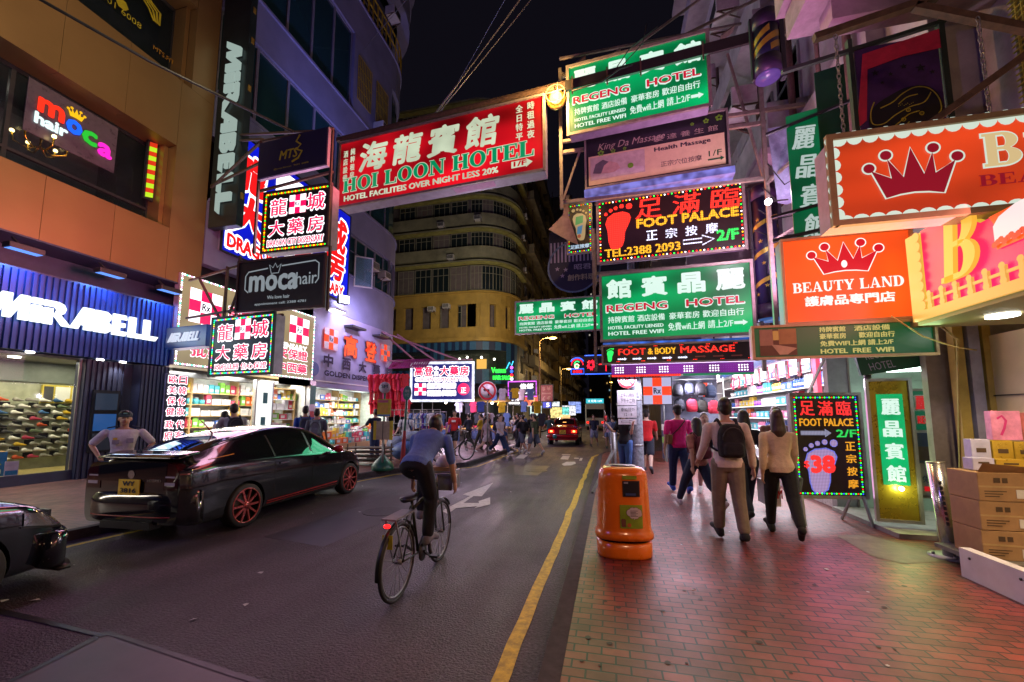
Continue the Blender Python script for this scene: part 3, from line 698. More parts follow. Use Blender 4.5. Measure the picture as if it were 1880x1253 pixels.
# tenement over hotel entrance and cosmetics shop
b4 = thing('old_tenement', 'old stained tenement on the right hung with pipes, cables and shop signs', 'building', (4.2, 12, 0))
f = MB(); f.box(4.3, 14, 6.2, 19, 3.7, 34).box(4.05, 4.299, 7.0, 9.2, 3.7, 8).box(3.95, 4.299, 12, 19, 3.7, 6.5)
for i in range(8):
    z = 7.4+3.3*i; f.box(3.5, 4.299, 9.4, 14.2, z, z+1.1).box(3.4, 4.299, 15, 18.8, z, z+1.0).box(3.3, 4.299, 9.3, 18.9, z-.15, z-.001)
wb(f, 'wall', M_pinkw, b4)
for i in range(8):
    for k in range(6): win_unit(b4, 4.27, 10.2+k*1.5, 7.4+3.3*i+1.12, R(-90), 1.2, 1.5, M_alu, M_blind if (i+k) % 3 == 0 else M_win, 2)
f = MB()
for y, r in ((7.3, .06), (8.2, .04), (9.3, .07), (11.2, .05), (14.6, .06), (16.8, .05)): f.cyl((3.95, y, 3.7), (3.95, y, 33), r, n=8)
for z in (4.4, 5.2, 6.4): f.bar((4.0, 7, z), (3.9, 14, z+.2), .05)
wb(f, 'pipework', M_rust, b4)
for a in ((4.0, 4.29, 14.9, 18.69, 2.9, 3.69), (3.5, 14, 18.7, 19, .13, 3.69), (3.6, 14, 7.95, 8.1, .13, 3.69), (3.9, 14, 6.2, 6.3, .13, 3.69)): wb(MB().box(*a), 'shop_pier', M_plast, b4)
for y, z in ((10.2, 8.9), (12.4, 9.0), (16, 9.0), (11, 12.2), (13.4, 12.3), (16.5, 12.2), (10.6, 15.4)): ac_unit(3.5, y, z, R(-90), 1.1, 'box air conditioner among pipes on the old tenement above the green hotel signs', 'air conditioners on the right tenement')
# Beauty shop building at the right edge
b5 = thing('beauty_shop_building', 'near right building with purple stained concrete slab above a bright cream shop', 'building', (4.2, 1, 0))
M_slab = mat('purple_stained_concrete', (.30, .23, .27), .75, var=.6, scale=1.5, bump=.25)
f = MB(); f.box(2.6, 12, -4, 6.15, 7.05, 7.5).box(2.5, 2.9, -4, 6.2, 7.45, 8.4).box(4.75, 12, -4, 6.1, 3.6, 7.049).box(2.75, 3.15, 5.75, 6.15, 7.5, 20).box(3.3, 12, -4, 6.1, 8.4, 24)
for y in (-2, .6, 3.2, 5.6): f.box(2.9, 4.74, y, y+.3, 6.75, 7.049)
wb(f, 'concrete_slab', M_slab, b5)
# perforated yellow screen panel
f = MB()
for i in range(34): f.box(4.66, 4.68, 3.2+i*.07, 3.212+i*.07, 4.6, 6.9)
for i in range(34): f.box(4.659, 4.679, 3.2, 5.6, 4.6+i*.07, 4.612+i*.07)
wb(f, 'perforated_screen', mat('yellow_mesh', (.42, .36, .06), .5, metal=.2), b5)
wb(MB().box(4.70, 4.72, 3.2, 5.6, 4.6, 6.9), 'screen_backing', mat('screen_back', (.16, .14, .05), .7), b5)
# soffit and fascia of the shop
M_yfas = glow('yellow_fascia', (1, .62, .06), .62, uneven=.2, scale=1.2)
f = MB(); f.box(3.2, 6.5, -4, 5.28, 2.62, 2.72); wb(f, 'soffit', mat('cream_soffit', (.26, .22, .10), .6, var=.1), b5)
f = MB()
for y in (4.75, 4.1, 3.2, 2.2, 1.2): f.cyl((3.62, y, 2.62), (3.62, y, 2.60), .11, n=16)
wb(f, 'soffit_downlight', glow('soffit_light', (1, .98, .88), 14), b5)
for y in (4.7, 3.4, 2.0): lamp('SPOT', 'soffit_lamp', (3.62, y, 2.56), 105, (1, .70, .36), size=.08, spot=140, blend=.8)
f = MB(); f.box(4.42, 4.6, -4, 6.1, .13, 2.619); wb(f, 'shop_wall', M_cream, b5)
f = MB(); f.box(4.40, 4.415, 4.2, 4.22, .2, 2.6).box(4.40, 4.415, 4.22, 6.0, 1.9, 1.912); wb(f, 'panel_joint', M_dark, b5)
f = MB(); f.box(3.27, 3.36, -2, 5.02, .13, .40); wb(f, 'plinth', mat('white_plinth', (.62, .60, .66), .45, var=.1), b5)
f = MB()
for y in (4.9, 4.4, 3.9): f.cyl((3.268, y, .33), (3.26, y, .33), .012, n=8)
wb(f, 'plinth_bolt', M_dark, b5)
f = MB(); f.box(4.1, 4.41, 3.4, 4.9, 2.38, 2.60); o = wb(f, 'air_vent', mat('vent_white', (.5, .48, .4), .5), b5)
f = MB()
for i in range(8): f.box(4.09, 4.099, 3.45+i*.18, 3.58+i*.18, 2.42, 2.56)
f.build('vent_slot', M_black, o)
# steel posts at the shop corner
t = thing('corner_post', 'yellow and grey steel post pair between hotel poster and cream shop', 'post', (4.12, 6.05, .13))
MB().box(-.05, .05, -.05, .05, 0, 3.3).build('pipe', mat('post_yellow', (.38, .30, .08), .5), t)
MB().box(.09, .2, -.06, .06, 0, 3.3).build('channel', mat('post_lilac', (.34, .36, .55), .4, metal=.3), t)
MB().box(.24, .32, -.05, .05, 0, 3.3).build('jamb', mat('post_yellow', 0), t)

# ---------------- hotel entrance recess
t = thing('hotel_entrance', 'hotel stair entrance with tube lamps, cream tiles and green glow', 'entrance', (4.0, 7, .13))
wb(MB().box(3.9, 6, 7.9, 7.95, .13, 3.6).box(5.5, 5.6, 6.3, 7.9, .13, 3.6), 'wall', mat('entrance_tile', (.34, .42, .34), .4, var=.15), t)
wb(MB().box(3.5, 5.5, 6.3, 7.9, .13, .19), 'step', M_conc, t)
wb(MB().box(3.9, 5.6, 6.3, 7.9, 3.2, 3.25), 'ceiling', M_dark, t)
for y, x0, z in ((7.0, 4.0, 2.62), (6.7, 3.75, 2.30)):
    o = wb(MB().cyl((x0, y, z), (x0+1.2, y, z), .03, n=8), 'tube_lamp', glow('tube', (.75, 1, .88), 9), t)
    MB().box(x0-.05, x0+1.25, y+.02, y+.09, z+.02, z+.08).build('batten', M_white, o)
lamp('AREA', 'entrance_lamp', (4.55, 6.85, 2.25), 18, (.75, 1, .8), size=1.0, size_y=.15)

# ---------------- cosmetics shop, open front
b6 = thing('cosmetics_shop', 'open fronted cosmetics shop packed with bright lit product shelves', 'shop', (4.2, 13, .13))
M_sh_w = mat('white_shelf', (.7, .7, .72), .4, var=.05)
wb(MB().box(5.06, 5.14, 8.1, 18.7, .13, 3.4), 'back_wall', M_sh_w, b6)
wb(MB().box(3.9, 5.1, 8.1, 18.7, 3.4, 3.46), 'ceiling', M_white, b6)
wb(MB().box(3.75, 3.9, 8.1, 15.5, 2.95, 3.46), 'fascia', glow('cosm_fascia', (.12, .25, .8), .35, uneven=.5, scale=3), b6)
ZS = [.45, .83, 1.21, 1.59, 1.97, 2.35, 2.73]
for i, z in enumerate(ZS):
    o = wb(MB().box(4.62, 5.06, 8.15, 18.6, z-.025, z), 'shelf', M_sh_w, b6)
    MB().box(4.612, 4.619, 8.15, 18.6, z-.028, z-.002).build('shelf_edge', glow('shelf_edge', (1, .97, 1), 1.6, sample=False), o)
for y in (9.6, 11.6, 13.8, 16.2): 
    wb(MB().box(4.2, 4.3, y, y+1.3, 3.37, 3.4), 'ceiling_light', glow('tube_panel', (1, .97, 1), 10), b6)
    lamp('AREA', 'shop_lamp', (4.15, y+.6, 3.3), 170, (1, .93, .98), size=1.2)
wb(MB().box(3.62, 3.75, 8.15, 15, .13, .62), 'tiled_plinth', mat('plinth_tile', (.45, .42, .42), .3, var=.2, scale=20), b6)
wb(MB().box(3.76, 4.6, 8.15, 15, .13, .8), 'counter', M_sh_w, b6)
wb(MB().box(3.55, 3.62, 8.2, 8.35, 2.0, 2.95), 'lit_pillar_sign', glow('pillar_red', (1, .1, .2), .9), b6)
wb(MB().box(3.55, 3.62, 8.2, 8.35, 1.55, 1.99), 'lit_pillar_sign', glow('pillar_white', (1, .9, 1), 1), b6)
_pb = {}
PC = ('d8d4d8', 'c23a58', 'e07aa0', '3a62b4', 'e8c84a', '7ab84a', 'e8e4e0', '8a4aa8', '48a8b8', 'd86a2a', '243a6a', 'f0b0c8')
PN = ('white', 'crimson', 'pink', 'blue', 'yellow', 'green', 'ivory', 'purple', 'teal', 'orange', 'navy', 'pale pink')
def pack(k, sh):
    "a retail pack: carton, bottle or tub, one mesh per colour and shape"
    if (k, sh) in _pb: return _pb[k, sh]
    m = MB(); mats = [mat('pack'+PN[k].replace(' ', '_'), PC[k], .4, var=.1), mat('pack_label', (.7, .7, .68), .5), mat('pack_cap', (.12, .12, .14), .4)]
    if sh == 0: m.box(-.07, .07, -.05, .05, 0, .24).box(-.05, .05, -.053, -.051, .05, .12, 1)
    elif sh == 1: m.tube([(0, 0, 0), (0, 0, .16), (0, 0, .19), (0, 0, .2)], [.045, .045, .02, .02], 10).cyl((0, 0, .2), (0, 0, .25), .022, n=8, mi=2).cyl((0, 0, .05), (0, 0, .11), .046, n=10, mi=1)
    elif sh == 2: m.cyl((0, 0, 0), (0, 0, .12), .07, n=12).cyl((0, 0, .12), (0, 0, .145), .073, n=12, mi=2)
    else: m.box(-.13, .13, -.06, .06, 0, .16).box(-.1, .04, -.063, -.061, .04, .12, 1)
    o = m.build('product_pack', mats); _pb[k, sh] = o
    o.location = (0, 0, -50); return o
_used = set()
def place_pack(x, y, z, rz, k, sh, where, group, s=1.):
    src = pack(k, sh)
    if (k, sh) in _used: o = src.copy(); COL.objects.link(o)
    else: o = src; _used.add((k, sh))
    o.location = (x, y, z); o.rotation_euler = (0, 0, rz); o.scale = (s, s, s)
    kindn = ('carton', 'bottle', 'tub', 'box')[sh]
    return tag(o, f'{PN[k]} {kindn} {where}', 'product', group)
rows = ('lowest', 'second lowest', 'third', 'fourth', 'fifth', 'sixth', 'top')
for i, z in enumerate(ZS):
    y = 8.4
    while y < 17.8:
        run = rnd.randint(2, 4); k = rnd.choice([0, 0, 0, 6, 6, 1, 2, 11, 3, 3, 4, 5, 7, 8, 8, 9, 10]); sh = rnd.randint(0, 3)
        step = (.16, .12, .16, .29)[sh]*1.28
        for _ in range(run):
            if y > 17.8: break
            if 8.4 < y and (i > 1): place_pack(4.72, y, z, R(-90), k, sh, f'on the {rows[i]} shelf of the cosmetics shop', 'products on the cosmetics shelves', 1.28)
            y += step
        y += .05
for i in range(10):
    y = 9.2+i*.6; z = 2.62+.08*math.sin(i)
    o = MB().box(-.012, .012, -.08, .08, -.4, 0).box(-.014, -.0125, -.05, .05, -.3, -.1, 1).build('price_banner', [mat('banner_red', (.6, .03, .08), .5), M_white], None, (3.93, y, 2.9))
    tag(o, 'small red price banner hanging along the cosmetics shop front', 'banner', 'red price banners of the cosmetics shop')
# ================================================================== SIGNS
from mathutils.geometry import tessellate_polygon
def poly(mb, loops, y=0., mi=0, y1=None):
    "flat polygon with holes in local x,z; with y1 it becomes a solid from y (front) to y1"
    tris = tessellate_polygon([[Vector((x, z, 0)) for x, z in lp] for lp in loops])
    fl = [p for lp in loops for p in lp]; n = len(fl)
    if y1 is None: return mb.add([(x, y, z) for x, z in fl], [tuple(t) for t in tris], mi)
    fs = [tuple(t) for t in tris]+[tuple(i+n for i in t) for t in tris]; o = 0
    for lp in loops:
        m = len(lp); fs += [(o+i, o+(i+1) % m, n+o+(i+1) % m, n+o+i) for i in range(m)]; o += m
    return mb.add([(x, y, z) for x, z in fl]+[(x, y1, z) for x, z in fl], fs, mi)
def rect(a, b, e, f): return [(a, e), (b, e), (b, f), (a, f)]
def segring(cx, cz, rx0, rz0, rx1, rz1, a0, a1, n=12):
    P0 = [(cx+rx1*math.cos(R(a0+(a1-a0)*i/n)), cz+rz1*math.sin(R(a0+(a1-a0)*i/n))) for i in range(n+1)]
    P1 = [(cx+rx0*math.cos(R(a0+(a1-a0)*i/n)), cz+rz0*math.sin(R(a0+(a1-a0)*i/n))) for i in range(n+1)]
    return P0+P1[::-1]
SER = {
 'H': (.94, [rect(.07, .31, 0, 1), rect(.63, .87, 0, 1), rect(.31, .63, .46, .55), rect(0, .38, 0, .08), rect(0, .38, .92, 1), rect(.56, .94, 0, .08), rect(.56, .94, .92, 1)]),
 'O': (.96, [segring(.48, .5, .22, .42, .46, .52, 0, 180), segring(.48, .5, .22, .42, .46, .52, 180, 360)]),
 'I': (.40, [rect(.08, .32, 0, 1), rect(0, .4, 0, .08), rect(0, .4, .92, 1)]),
 'L': (.80, [rect(.08, .32, 0, 1), rect(0, .4, .92, 1), rect(0, .78, 0, .08), [(.69, .08), (.78, .08), (.78, .36), (.74, .36)]]),
 'N': (.96, [rect(.1, .2, 0, 1), rect(.76, .86, 0, 1), [(.02, 1), (.32, 1), (.86, 0), (.66, 0)], rect(0, .3, 0, .08), rect(.66, .96, .92, 1)]),
 'T': (.84, [rect(.3, .54, 0, 1), rect(0, .84, .91, 1), [(0, .91), (.09, .91), (.05, .64), (0, .64)], [(.84, .91), (.75, .91), (.79, .64), (.84, .64)], rect(.2, .64, 0, .08)]),
 'E': (.82, [rect(.08, .32, 0, 1), rect(0, .76, .92, 1), rect(0, .8, 0, .08), [(.67, .92), (.76, .92), (.76, .68), (.72, .68)], rect(.32, .55, .46, .54), rect(.5, .56, .34, .66), [(.7, .08), (.8, .08), (.8, .34), (.76, .34)]]),
 'A': (.96, [[(.1, 0), (.2, 0), (.5, .96), (.42, 1)], [(.42, 1), (.56, 1), (.9, 0), (.64, 0)], rect(.24, .68, .28, .36), rect(0, .32, 0, .08), rect(.54, .96, 0, .08)]),
 'B': (.86, [rect(.08, .32, 0, 1), rect(0, .46, .92, 1), rect(0, .46, 0, .08), rect(.32, .46, .48, .56), segring(.44, .74, .1, .19, .36, .26, -90, 90), segring(.46, .27, .12, .2, .4, .27, -90, 90)]),
 'U': (.94, [rect(.08, .32, .3, 1), rect(.70, .80, .3, 1), segring(.44, .34, .12, .25, .36, .36, 180, 360), rect(0, .4, .92, 1), rect(.58, .92, .92, 1)]),
 'Y': (.92, [rect(.34, .58, 0, .48), [(.04, 1), (.3, 1), (.58, .44), (.36, .40)], [(.78, 1), (.88, 1), (.58, .40), (.48, .48)], rect(0, .4, .92, 1), rect(.6, .92, .92, 1), rect(.24, .68, 0, .08)]),
 'D': (.92, [rect(.08, .32, 0, 1), rect(0, .44, .92, 1), rect(0, .44, 0, .08), segring(.42, .5, .2, .42, .48, .5, -90, 90)]),
 ' ': (.36, [])}
def slab_word(parent, word, x0, x1, z0, z1, m, y=-.008, name='lettering', grow=0., out=None):
    if out: slab_word(parent, word, x0, x1, z0, z1, out[0], y+.003, 'lettering_outline', out[1])
    tot = sum(SER[ch][0]+.06 for ch in word)-.06; sx = (x1-x0)/tot; sz = z1-z0; mb = MB(); x = x0; k = 0
    for ch in word:
        wd, ps = SER[ch]
        for p in ps:
            q_ = [(x+a*sx, z0+b*sz) for a, b in p]
            if grow:
                cx_ = sum(a for a, b in q_)/len(q_); cz_ = sum(b for a, b in q_)/len(q_)
                if len(p) > 8:
                    h = len(q_)//2; cxo = x+(.48 if ch == 'O' else .45)*sx
                    q2 = []
                    for i, (a, b) in enumerate(q_):
                        o_ = i < h; dx, dz = a-cx_, b-cz_; l = math.hypot(a-(x+.46*sx), b-(z0+.5*sz)) or 1
                        s_ = grow if o_ else -grow*.6; q2.append((a+(a-(x+.46*sx))/l*s_, b+(b-(z0+.5*sz))/l*s_))
                    q_ = q2
                else: q_ = [(a+math.copysign(grow, a-cx_), b+math.copysign(grow, b-cz_)) for a, b in q_]
            poly(mb, [q_], y-.00015*k); k += 1
        x += (wd+.06)*sx
    return mb.build(name, m, parent)
LOGO = {'M': (1.46, [[[(0, 0), (.40, 1), (.74, 1), (.74, .52), (1.04, 1), (1.36, 1), (1.36, 0), (1.03, 0), (1.03, .50), (.74, .02), (.50, .02), (.48, .52), (.27, 0)]]]),
 'i': (.46, [[rect(0, .36, .76, 1)], [rect(0, .36, 0, .70)]]),
 'R': (1.10, [[[(0, .76), (0, 1), (.52, 1), (.76, .92), (.86, .74), (.80, .55), (.66, .45), (1.12, 0), (.78, 0), (.38, .44), (.48, .54), (.52, .66), (.44, .76)]], [rect(0, .34, 0, .68)]]),
 'A': (1.06, [[[(0, 0), (.50, 1), (.96, 1), (.96, 0), (.60, 0), (.60, .2), (.40, .2), (.32, 0)], [(.48, .40), (.60, .40), (.60, .68)]]]),
 'B': (.86, [[[(0, 0), (0, 1), (.50, 1), (.72, .88), (.72, .64), (.62, .53), (.76, .40), (.76, .14), (.56, 0)], rect(.33, .45, .62, .78), rect(.33, .46, .2, .40)]]),
 'E': (.82, [[[(0, 0), (0, 1), (.62, 1), (.68, .79), (.34, .79), (.34, .61), (.60, .61), (.60, .41), (.34, .41), (.34, .21), (.74, .21), (.64, 0)]]]),
 'L': (.80, [[[(0, 0), (0, 1), (.34, 1), (.34, .22), (.84, .22), (.70, 0)]]])}
def logo_word(mb, x0, x1, z0, z1, y0, y1=None, vertical=False, mi=0):
    word = 'MiRABELL'; tot = sum(LOGO[ch][0] for ch in word); x = 0
    for ch in word:
        for loops in LOGO[ch][1]:
            L2 = []
            for lp in loops:
                pts = [((x+a)/tot, b) for a, b in lp]
                L2.append([(x0+(x1-x0)*b, z1-(z1-z0)*a) for a, b in pts] if vertical else [(x0+(x1-x0)*a, z0+(z1-z0)*b) for a, b in pts])
            poly(mb, L2, y0, mi, y1)
        x += LOGO[ch][0]
    return mb
CROWN = [(.22, 0), (.09, .60), (.29, .40), (.26, .82), (.41, .40), (.50, 1), (.61, .42), (.71, .86), (.72, .42), (.92, .64), (.78, 0), (.64, .06), (.5, .08), (.36, .06)]
BALLS = [(.07, .66), (.25, .90), (.72, .94), (.94, .71)]
def crown(parent, x0, x1, z0, z1, m, edge, y=-.01, grow=.012):
    fx = lambda p: (x0+(x1-x0)*p[0], z0+(z1-z0)*p[1]); pts = [fx(p) for p in CROWN]; r = (x1-x0)*.058
    b = MB().line(pts, grow*2, y, 1, closed=True); poly(b, [pts], y-.001, 0)
    for p in BALLS: b.disc(fx(p), r+grow, 18, y-.0004, 1); b.disc(fx(p), r, 18, y-.0016, 0)
    return b.build('crown', [m, edge], parent)
def arrow(mb, x, z, wd, ht, y=-.01, mi=0, shaft=.5):
    h = ht*shaft/2; n = ht*.75
    return poly(mb, [[(x, z-h), (x+wd-n, z-h), (x+wd-n, z-ht/2), (x+wd, z), (x+wd-n, z+ht/2), (x+wd-n, z+h), (x, z+h)]], y, mi)
def foot_poly(x, z, wd, ht, flip=False):
    sole = [(.30, .0), (.48, .0), (.60, .06), (.66, .2), (.68, .36), (.80, .54), (.86, .66), (.80, .76), (.62, .82), (.36, .80), (.18, .72), (.12, .58), (.18, .40), (.20, .18), (.24, .06)]
    toes = [(.14, .80, .055), (.28, .87, .06), (.43, .91, .062), (.60, .935, .07), (.81, .915, .095)]
    g = lambda a, b: (x+wd*((1-a) if flip else a), z+ht*b)
    return [g(a, b) for a, b in sole], [(g(a, b), r*wd) for a, b, r in toes]

M_frame = mat('sign_frame_metal', (.30, .27, .24), .45, metal=.4, var=.3, scale=7)
M_case = mat('sign_casing', (.34, .31, .42), .45, metal=.3, var=.25, scale=5)
M_w = glow('lit_white', (.62, .82, .72), 1.0, sample=False)
M_ww = glow('lit_pure_white', (1, .95, 1), 1.7, sample=False)
M_green = glow('lit_green', (.0, .30, .085), .80, uneven=.8, scale=.9, sample=False, stretch=(.6, 1, 1.4))
M_green2 = glow('lit_green_dim', (.0, .16, .05), .7, uneven=.4, scale=1.2, sample=False)
M_red = glow('lit_red', (.62, .004, .012), .68, uneven=.85, scale=.8, sample=False, stretch=(.6, 1, 1.3))
M_dred = glow('lit_dark_red', (.45, .005, .01), .9, sample=False)
def sign(name, label, cat, x, y, z, W, H, rz, depth, face, frame=None, fw=.05, group=None, case=None, light=None):
    t = thing(name, label, cat, (x, y, z), rz, group)
    MB().box(0.004, W-.004, 0, .02, .004, H-.004).build('face', face, t)
    MB().box(-.01, W+.01, .021, depth, -.01, H+.01).build('casing', case or M_case, t)
    if frame is not False:
        f = MB().box(-fw*.5, W+fw*.5, -.03, .02, -fw, 0.003).box(-fw*.5, W+fw*.5, -.03, .02, H-.003, H+fw).box(-fw, 0.002, -.029, .021, -fw, H+fw).box(W-.002, W+fw, -.029, .021, -fw, H+fw)
        f.build('frame', frame or M_frame, t)
    if light:
        e, col = light[:2]
        lamp('AREA', 'sign_light', (W/2, -.12, H/2), e, col, t, size=W, size_y=H, rot=(R(-90), 0, 0))
    return t

# ---------- HOI LOON HOTEL
t = sign('hotel_sign', 'big red light box with white characters and green HOI LOON HOTEL lettering', 'sign', -6.5, 8.5, 6.87, 5.26, 1.66, R(-4.2), .38, M_red, light=(95, (1, .12, .16)))
W, H = 5.26, 1.66
Mcream = glow('lit_cream', (.62, .72, .52), .75, uneven=.2, scale=2, sample=False)
for i, ch in enumerate('海龍賓館'):
    text(t, ch, .98+i*.955, 1.16, .80, .76, Mcream, bold=.026, shear=.12)
slab_word(t, 'HOI LOON HOTEL', .12, 5.06, .345, .70, glow('hoi_green', (0, .26, .10), .9, sample=False), out=(Mcream, .016))
text(t, 'HOTEL FACILITEIS OVER NIGHT LESS 20%', 2.2, .17, 4.1, .165, Mcream, bold=.012)
text(t, '酒\n店\n設\n備', .16, 1.04, .14, .82, Mcream, bold=.006); text(t, '純\n粹\n租\n房', .37, 1.08, .14, .80, Mcream, bold=.006)
text(t, '全\n日\n特\n平', 4.73, 1.16, .17, .84, Mcream, bold=.008); text(t, '時\n租\n過\n夜', 4.99, 1.17, .17, .86, Mcream, bold=.008)
a = MB(); arrow(a, 4.55, .21, .48, .20, shaft=.75); a.build('arrow', Mcream, t); text(t, '1/F', 4.75, .21, .3, .13, M_dred, bold=.01, y=-.016)
f = MB().box(-.1, 5.5, .05, .13, 1.80, 1.90).box(-.1, 5.5, .25, .33, 1.80, 1.90).box(-.3, 6.6, .14, .24, 1.92, 2.02)
for k in range(7): f.box(.3+k*.78, .36+k*.78, .1, .3, 1.69, 1.82)
f.build('hanger_bar', M_rust, t)
f = MB().box(3.1, 4.1, .08, .30, -.016, -.012); f.build('phone_sticker', mat('pink_sticker', (.55, .25, .55), .5), t)
st = thing('stay_wire', 'thin stay wires holding the red hotel sign from above', 'wire', (-3.6, 8.4, 8.8))
f = MB()
for p, q_ in (((-4.05, 8.5, 8.8), (1.6, 9.2, 17)), ((-3.95, 8.5, 8.8), (3.6, 9.6, 19)), ((-4, 8.5, 8.8), (2.6, 9.3, 18.6)), ((-12.3, 17.5, 21), (-1, 10, 19)), ((-12.3, 23, 18), (3.5, 9, 22))):
    pts = [Vector(p).lerp(Vector(q_), i/8)+Vector((0, 0, -.25*math.sin(math.pi*i/8))) for i in range(9)]; f.tube(pts, .012, 5)
wb(f, 'wire', M_galv, st)

# ---------- REGENG HOTEL, three light boxes
def regeng(x, y, z, W, H, rz, label, order, light, hi=False, depth=.3):
    t = sign('hotel_sign', label, 'sign', x, y, z, W, H, rz, depth, M_green, fw=.06, group='green hotel light boxes', light=light)
    fr = lambda a, b: (W*a, H*b)
    for i, ch in enumerate(order):
        cx = W*(.125+.25*i); text(t, ch, cx, H*.78, W*.185, H*.31, M_w, bold=.02)
    Mr = glow('lit_crimson', (.55, .004, .03), .95, sample=False)
    text(t, 'REGENG', W*.245, H*.475, W*.43, H*.115, Mr, bold=.010, out=(M_w, .010)); text(t, 'HOTEL', W*.77, H*.475, W*.37, H*.115, Mr, bold=.010, out=(M_w, .010))
    for s_, c0, w_ in (('持牌賓館', .135, .19), ('酒店設備', .345, .19), ('豪華套房', .57, .2), ('歡迎自由行', .82, .26)): text(t, s_, W*c0, H*.30, W*w_, H*.105, M_w, bold=.003)
    text(t, 'HOTEL FACILITY LIENSED', W*.235, H*.175, W*.39, H*.055, M_w, bold=.004); text(t, 'HOTEL FREE WIFI', W*.235, H*.085, W*.39, H*.065, M_w, bold=.005)
    text(t, '免費wifi上網', W*.58, H*.14, W*.24, H*.12, M_w, bold=.003); text(t, '請上2/F', W*.80, H*.145, W*.16, H*.12, M_w, bold=.003)
    a = MB(); arrow(a, W*.885, H*.145, W*.085, H*.085); a.build('arrow', M_w, t)
    return t
regeng(-.70, 8.25, 7.67, 2.71, 1.51, R(-4.6), 'topmost green REGENG HOTEL light box, crossed by a dark beam and wires', '麗晶賓館', (40, (.15, 1, .5)))
regeng(-.12, 9.7, 3.43, 3.13, 1.53, R(-3.7), 'large lower green REGENG HOTEL light box directly above the foot and body massage strip', '館賓晶麗', (48, (.15, 1, .5)))
regeng(-3.87, 17.0, 5.18, 3.6, 1.36, R(-2), 'smaller green REGENG HOTEL light box hanging over the road further away', '麗晶賓館', (70, (.15, 1, .5)))

# ---------- King Da Massage
t = sign('massage_sign', 'unlit black and beige Health Massage board with green flowers between green and red light boxes', 'sign', -.38, 8.63, 6.61, 2.79, 1.16, R(-4), .28, mat('sign_black', (.018, .018, .022), .4), fw=.035)
W, H = 2.79, 1.16
Mbeige = mat('sign_beige', (.66, .56, .30), .5, var=.1); Mtan = mat('letter_tan', (.42, .36, .26), .5); Mlime = mat('flower_green', (.16, .42, .03), .5)
MB().box(.05, W-.05, -.006, -.001, .04, .70).build('lower_panel', Mbeige, t)
f = MB(); f.box(.09, 1.22, -.012, -.0065, .15, .66, 0); poly(f, [[(.12, .2), (.3, .24), (.6, .3), (.95, .32), (1.2, .28), (1.2, .17), (.12, .17)]], -.0135, 1)
poly(f, [[(.14, .3), (.2, .5), (.36, .58), (.5, .5), (.46, .34), (.3, .27)]], -.015, 2); poly(f, [[(.32, .28), (.38, .44), (.5, .52), (.66, .45), (.72, .33), (.6, .26), (.44, .25)]], -.016, 3); f.disc((.93, .34), .06, 12, -.017, 4)
f.build('picture', [mat('pic_cream', (.5, .46, .36), .5), mat('pic_sheet', (.55, .52, .46), .6), mat('pic_hair', (.12, .12, .12), .6), mat('pic_skin', (.52, .38, .28), .6), Mlime], t)
text(t, 'King Da Massage', .95, .86, 1.36, .2, Mtan, shear=.3); text(t, '慶 達 養 生 館', 2.02, .83, 1.22, .12, Mtan)
text(t, 'Health Massage', 1.95, .58, 1.08, .13, mat('letter_dark', (.04, .04, .05), .5), bold=.006); text(t, '正宗穴位按摩', 1.92, .25, .78, .12, mat('letter_dark', 0))
text(t, '1/F', 2.56, .30, .24, .12, mat('letter_green', (.01, .12, .04), .5)); a = MB(); arrow(a, 2.42, .17, .3, .09, shaft=.35); a.build('arrow', mat('letter_green', 0), t)
f = MB()
for cx, cz, r in ((.32, .74, .075), (.58, .74, .055), (.82, .75, .04), (2.16, 1.0, .04), (2.42, 1.01, .06), (2.66, 1.03, .075)):
    for k in range(5): a_ = R(90+72*k); f.disc((cx+math.cos(a_)*r*.6, cz+math.sin(a_)*r*.6), r*.36, 8, -.012-.0002*k)
f.build('flowers', Mlime, t)
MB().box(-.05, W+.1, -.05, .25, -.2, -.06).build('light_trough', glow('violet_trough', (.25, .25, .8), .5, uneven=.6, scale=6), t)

# ---------- LED boards
def led_border(t, W, H, cols, step=.075, s=3.5, r=.018, name='led_border'):
    "rows of tiny coloured bulbs round a board"
    b = MB(); pts = []
    nx, nz = int(W/step), int(H/step)
    pts += [(.03+(W-.06)*i/nx, z) for i in range(nx+1) for z in (.03, H-.03)]+[(x, .03+(H-.06)*i/nz) for i in range(1, nz) for x in (.03, W-.03)]
    for i, (x, z) in enumerate(pts): b.disc((x, z), r, 6, -.012, (i//2) % len(cols))
    return b.build(name, [glow('bulb_'+cc, cc, s, sample=False) for cc in cols], t)
M_ledbk = mat('led_board_black', (.020, .010, .010), .35)
LR, LY, LW, LG = led('led_red', (1, .035, .02), 1.6, .05), led('led_yellow', (1, .48, .02), 1.4, .05), led('led_white', (.75, .78, 1), 1.8, .05), led('led_green', (.03, 1, .12), 1.1, .05)
t = sign('led_massage_board', 'large red and yellow LED board with a red footprint and FOOT PALACE lettering', 'LED sign', -.16, 9.88, 5.38, 3.16, 1.51, R(-3.5), .2, M_ledbk, fw=.06, light=(45, (1, .2, .08)))
W, H = 3.16, 1.51
led_border(t, W, H, ('ff2010', '30ff40', 'ff2010', 'ffb000', 'ffffff'), .08)
for i, ch in enumerate('足滿臨'): text(t, ch, 1.18+.82*i, 1.19, .6, .50, LR, bold=.012, shear=.1)
text(t, 'FOOT PALACE', 1.98, .85, 2.2, .24, LY, bold=.014)
for i, ch in enumerate('正宗按摩'): text(t, ch, 1.22+.43*i, .52, .26, .25, LW, bold=.008)
text(t, 'TEL:2388 2093', .98, .19, 1.72, .23, LY, bold=.012); text(t, '2/F', 2.83, .33, .46, .27, LG, bold=.016)
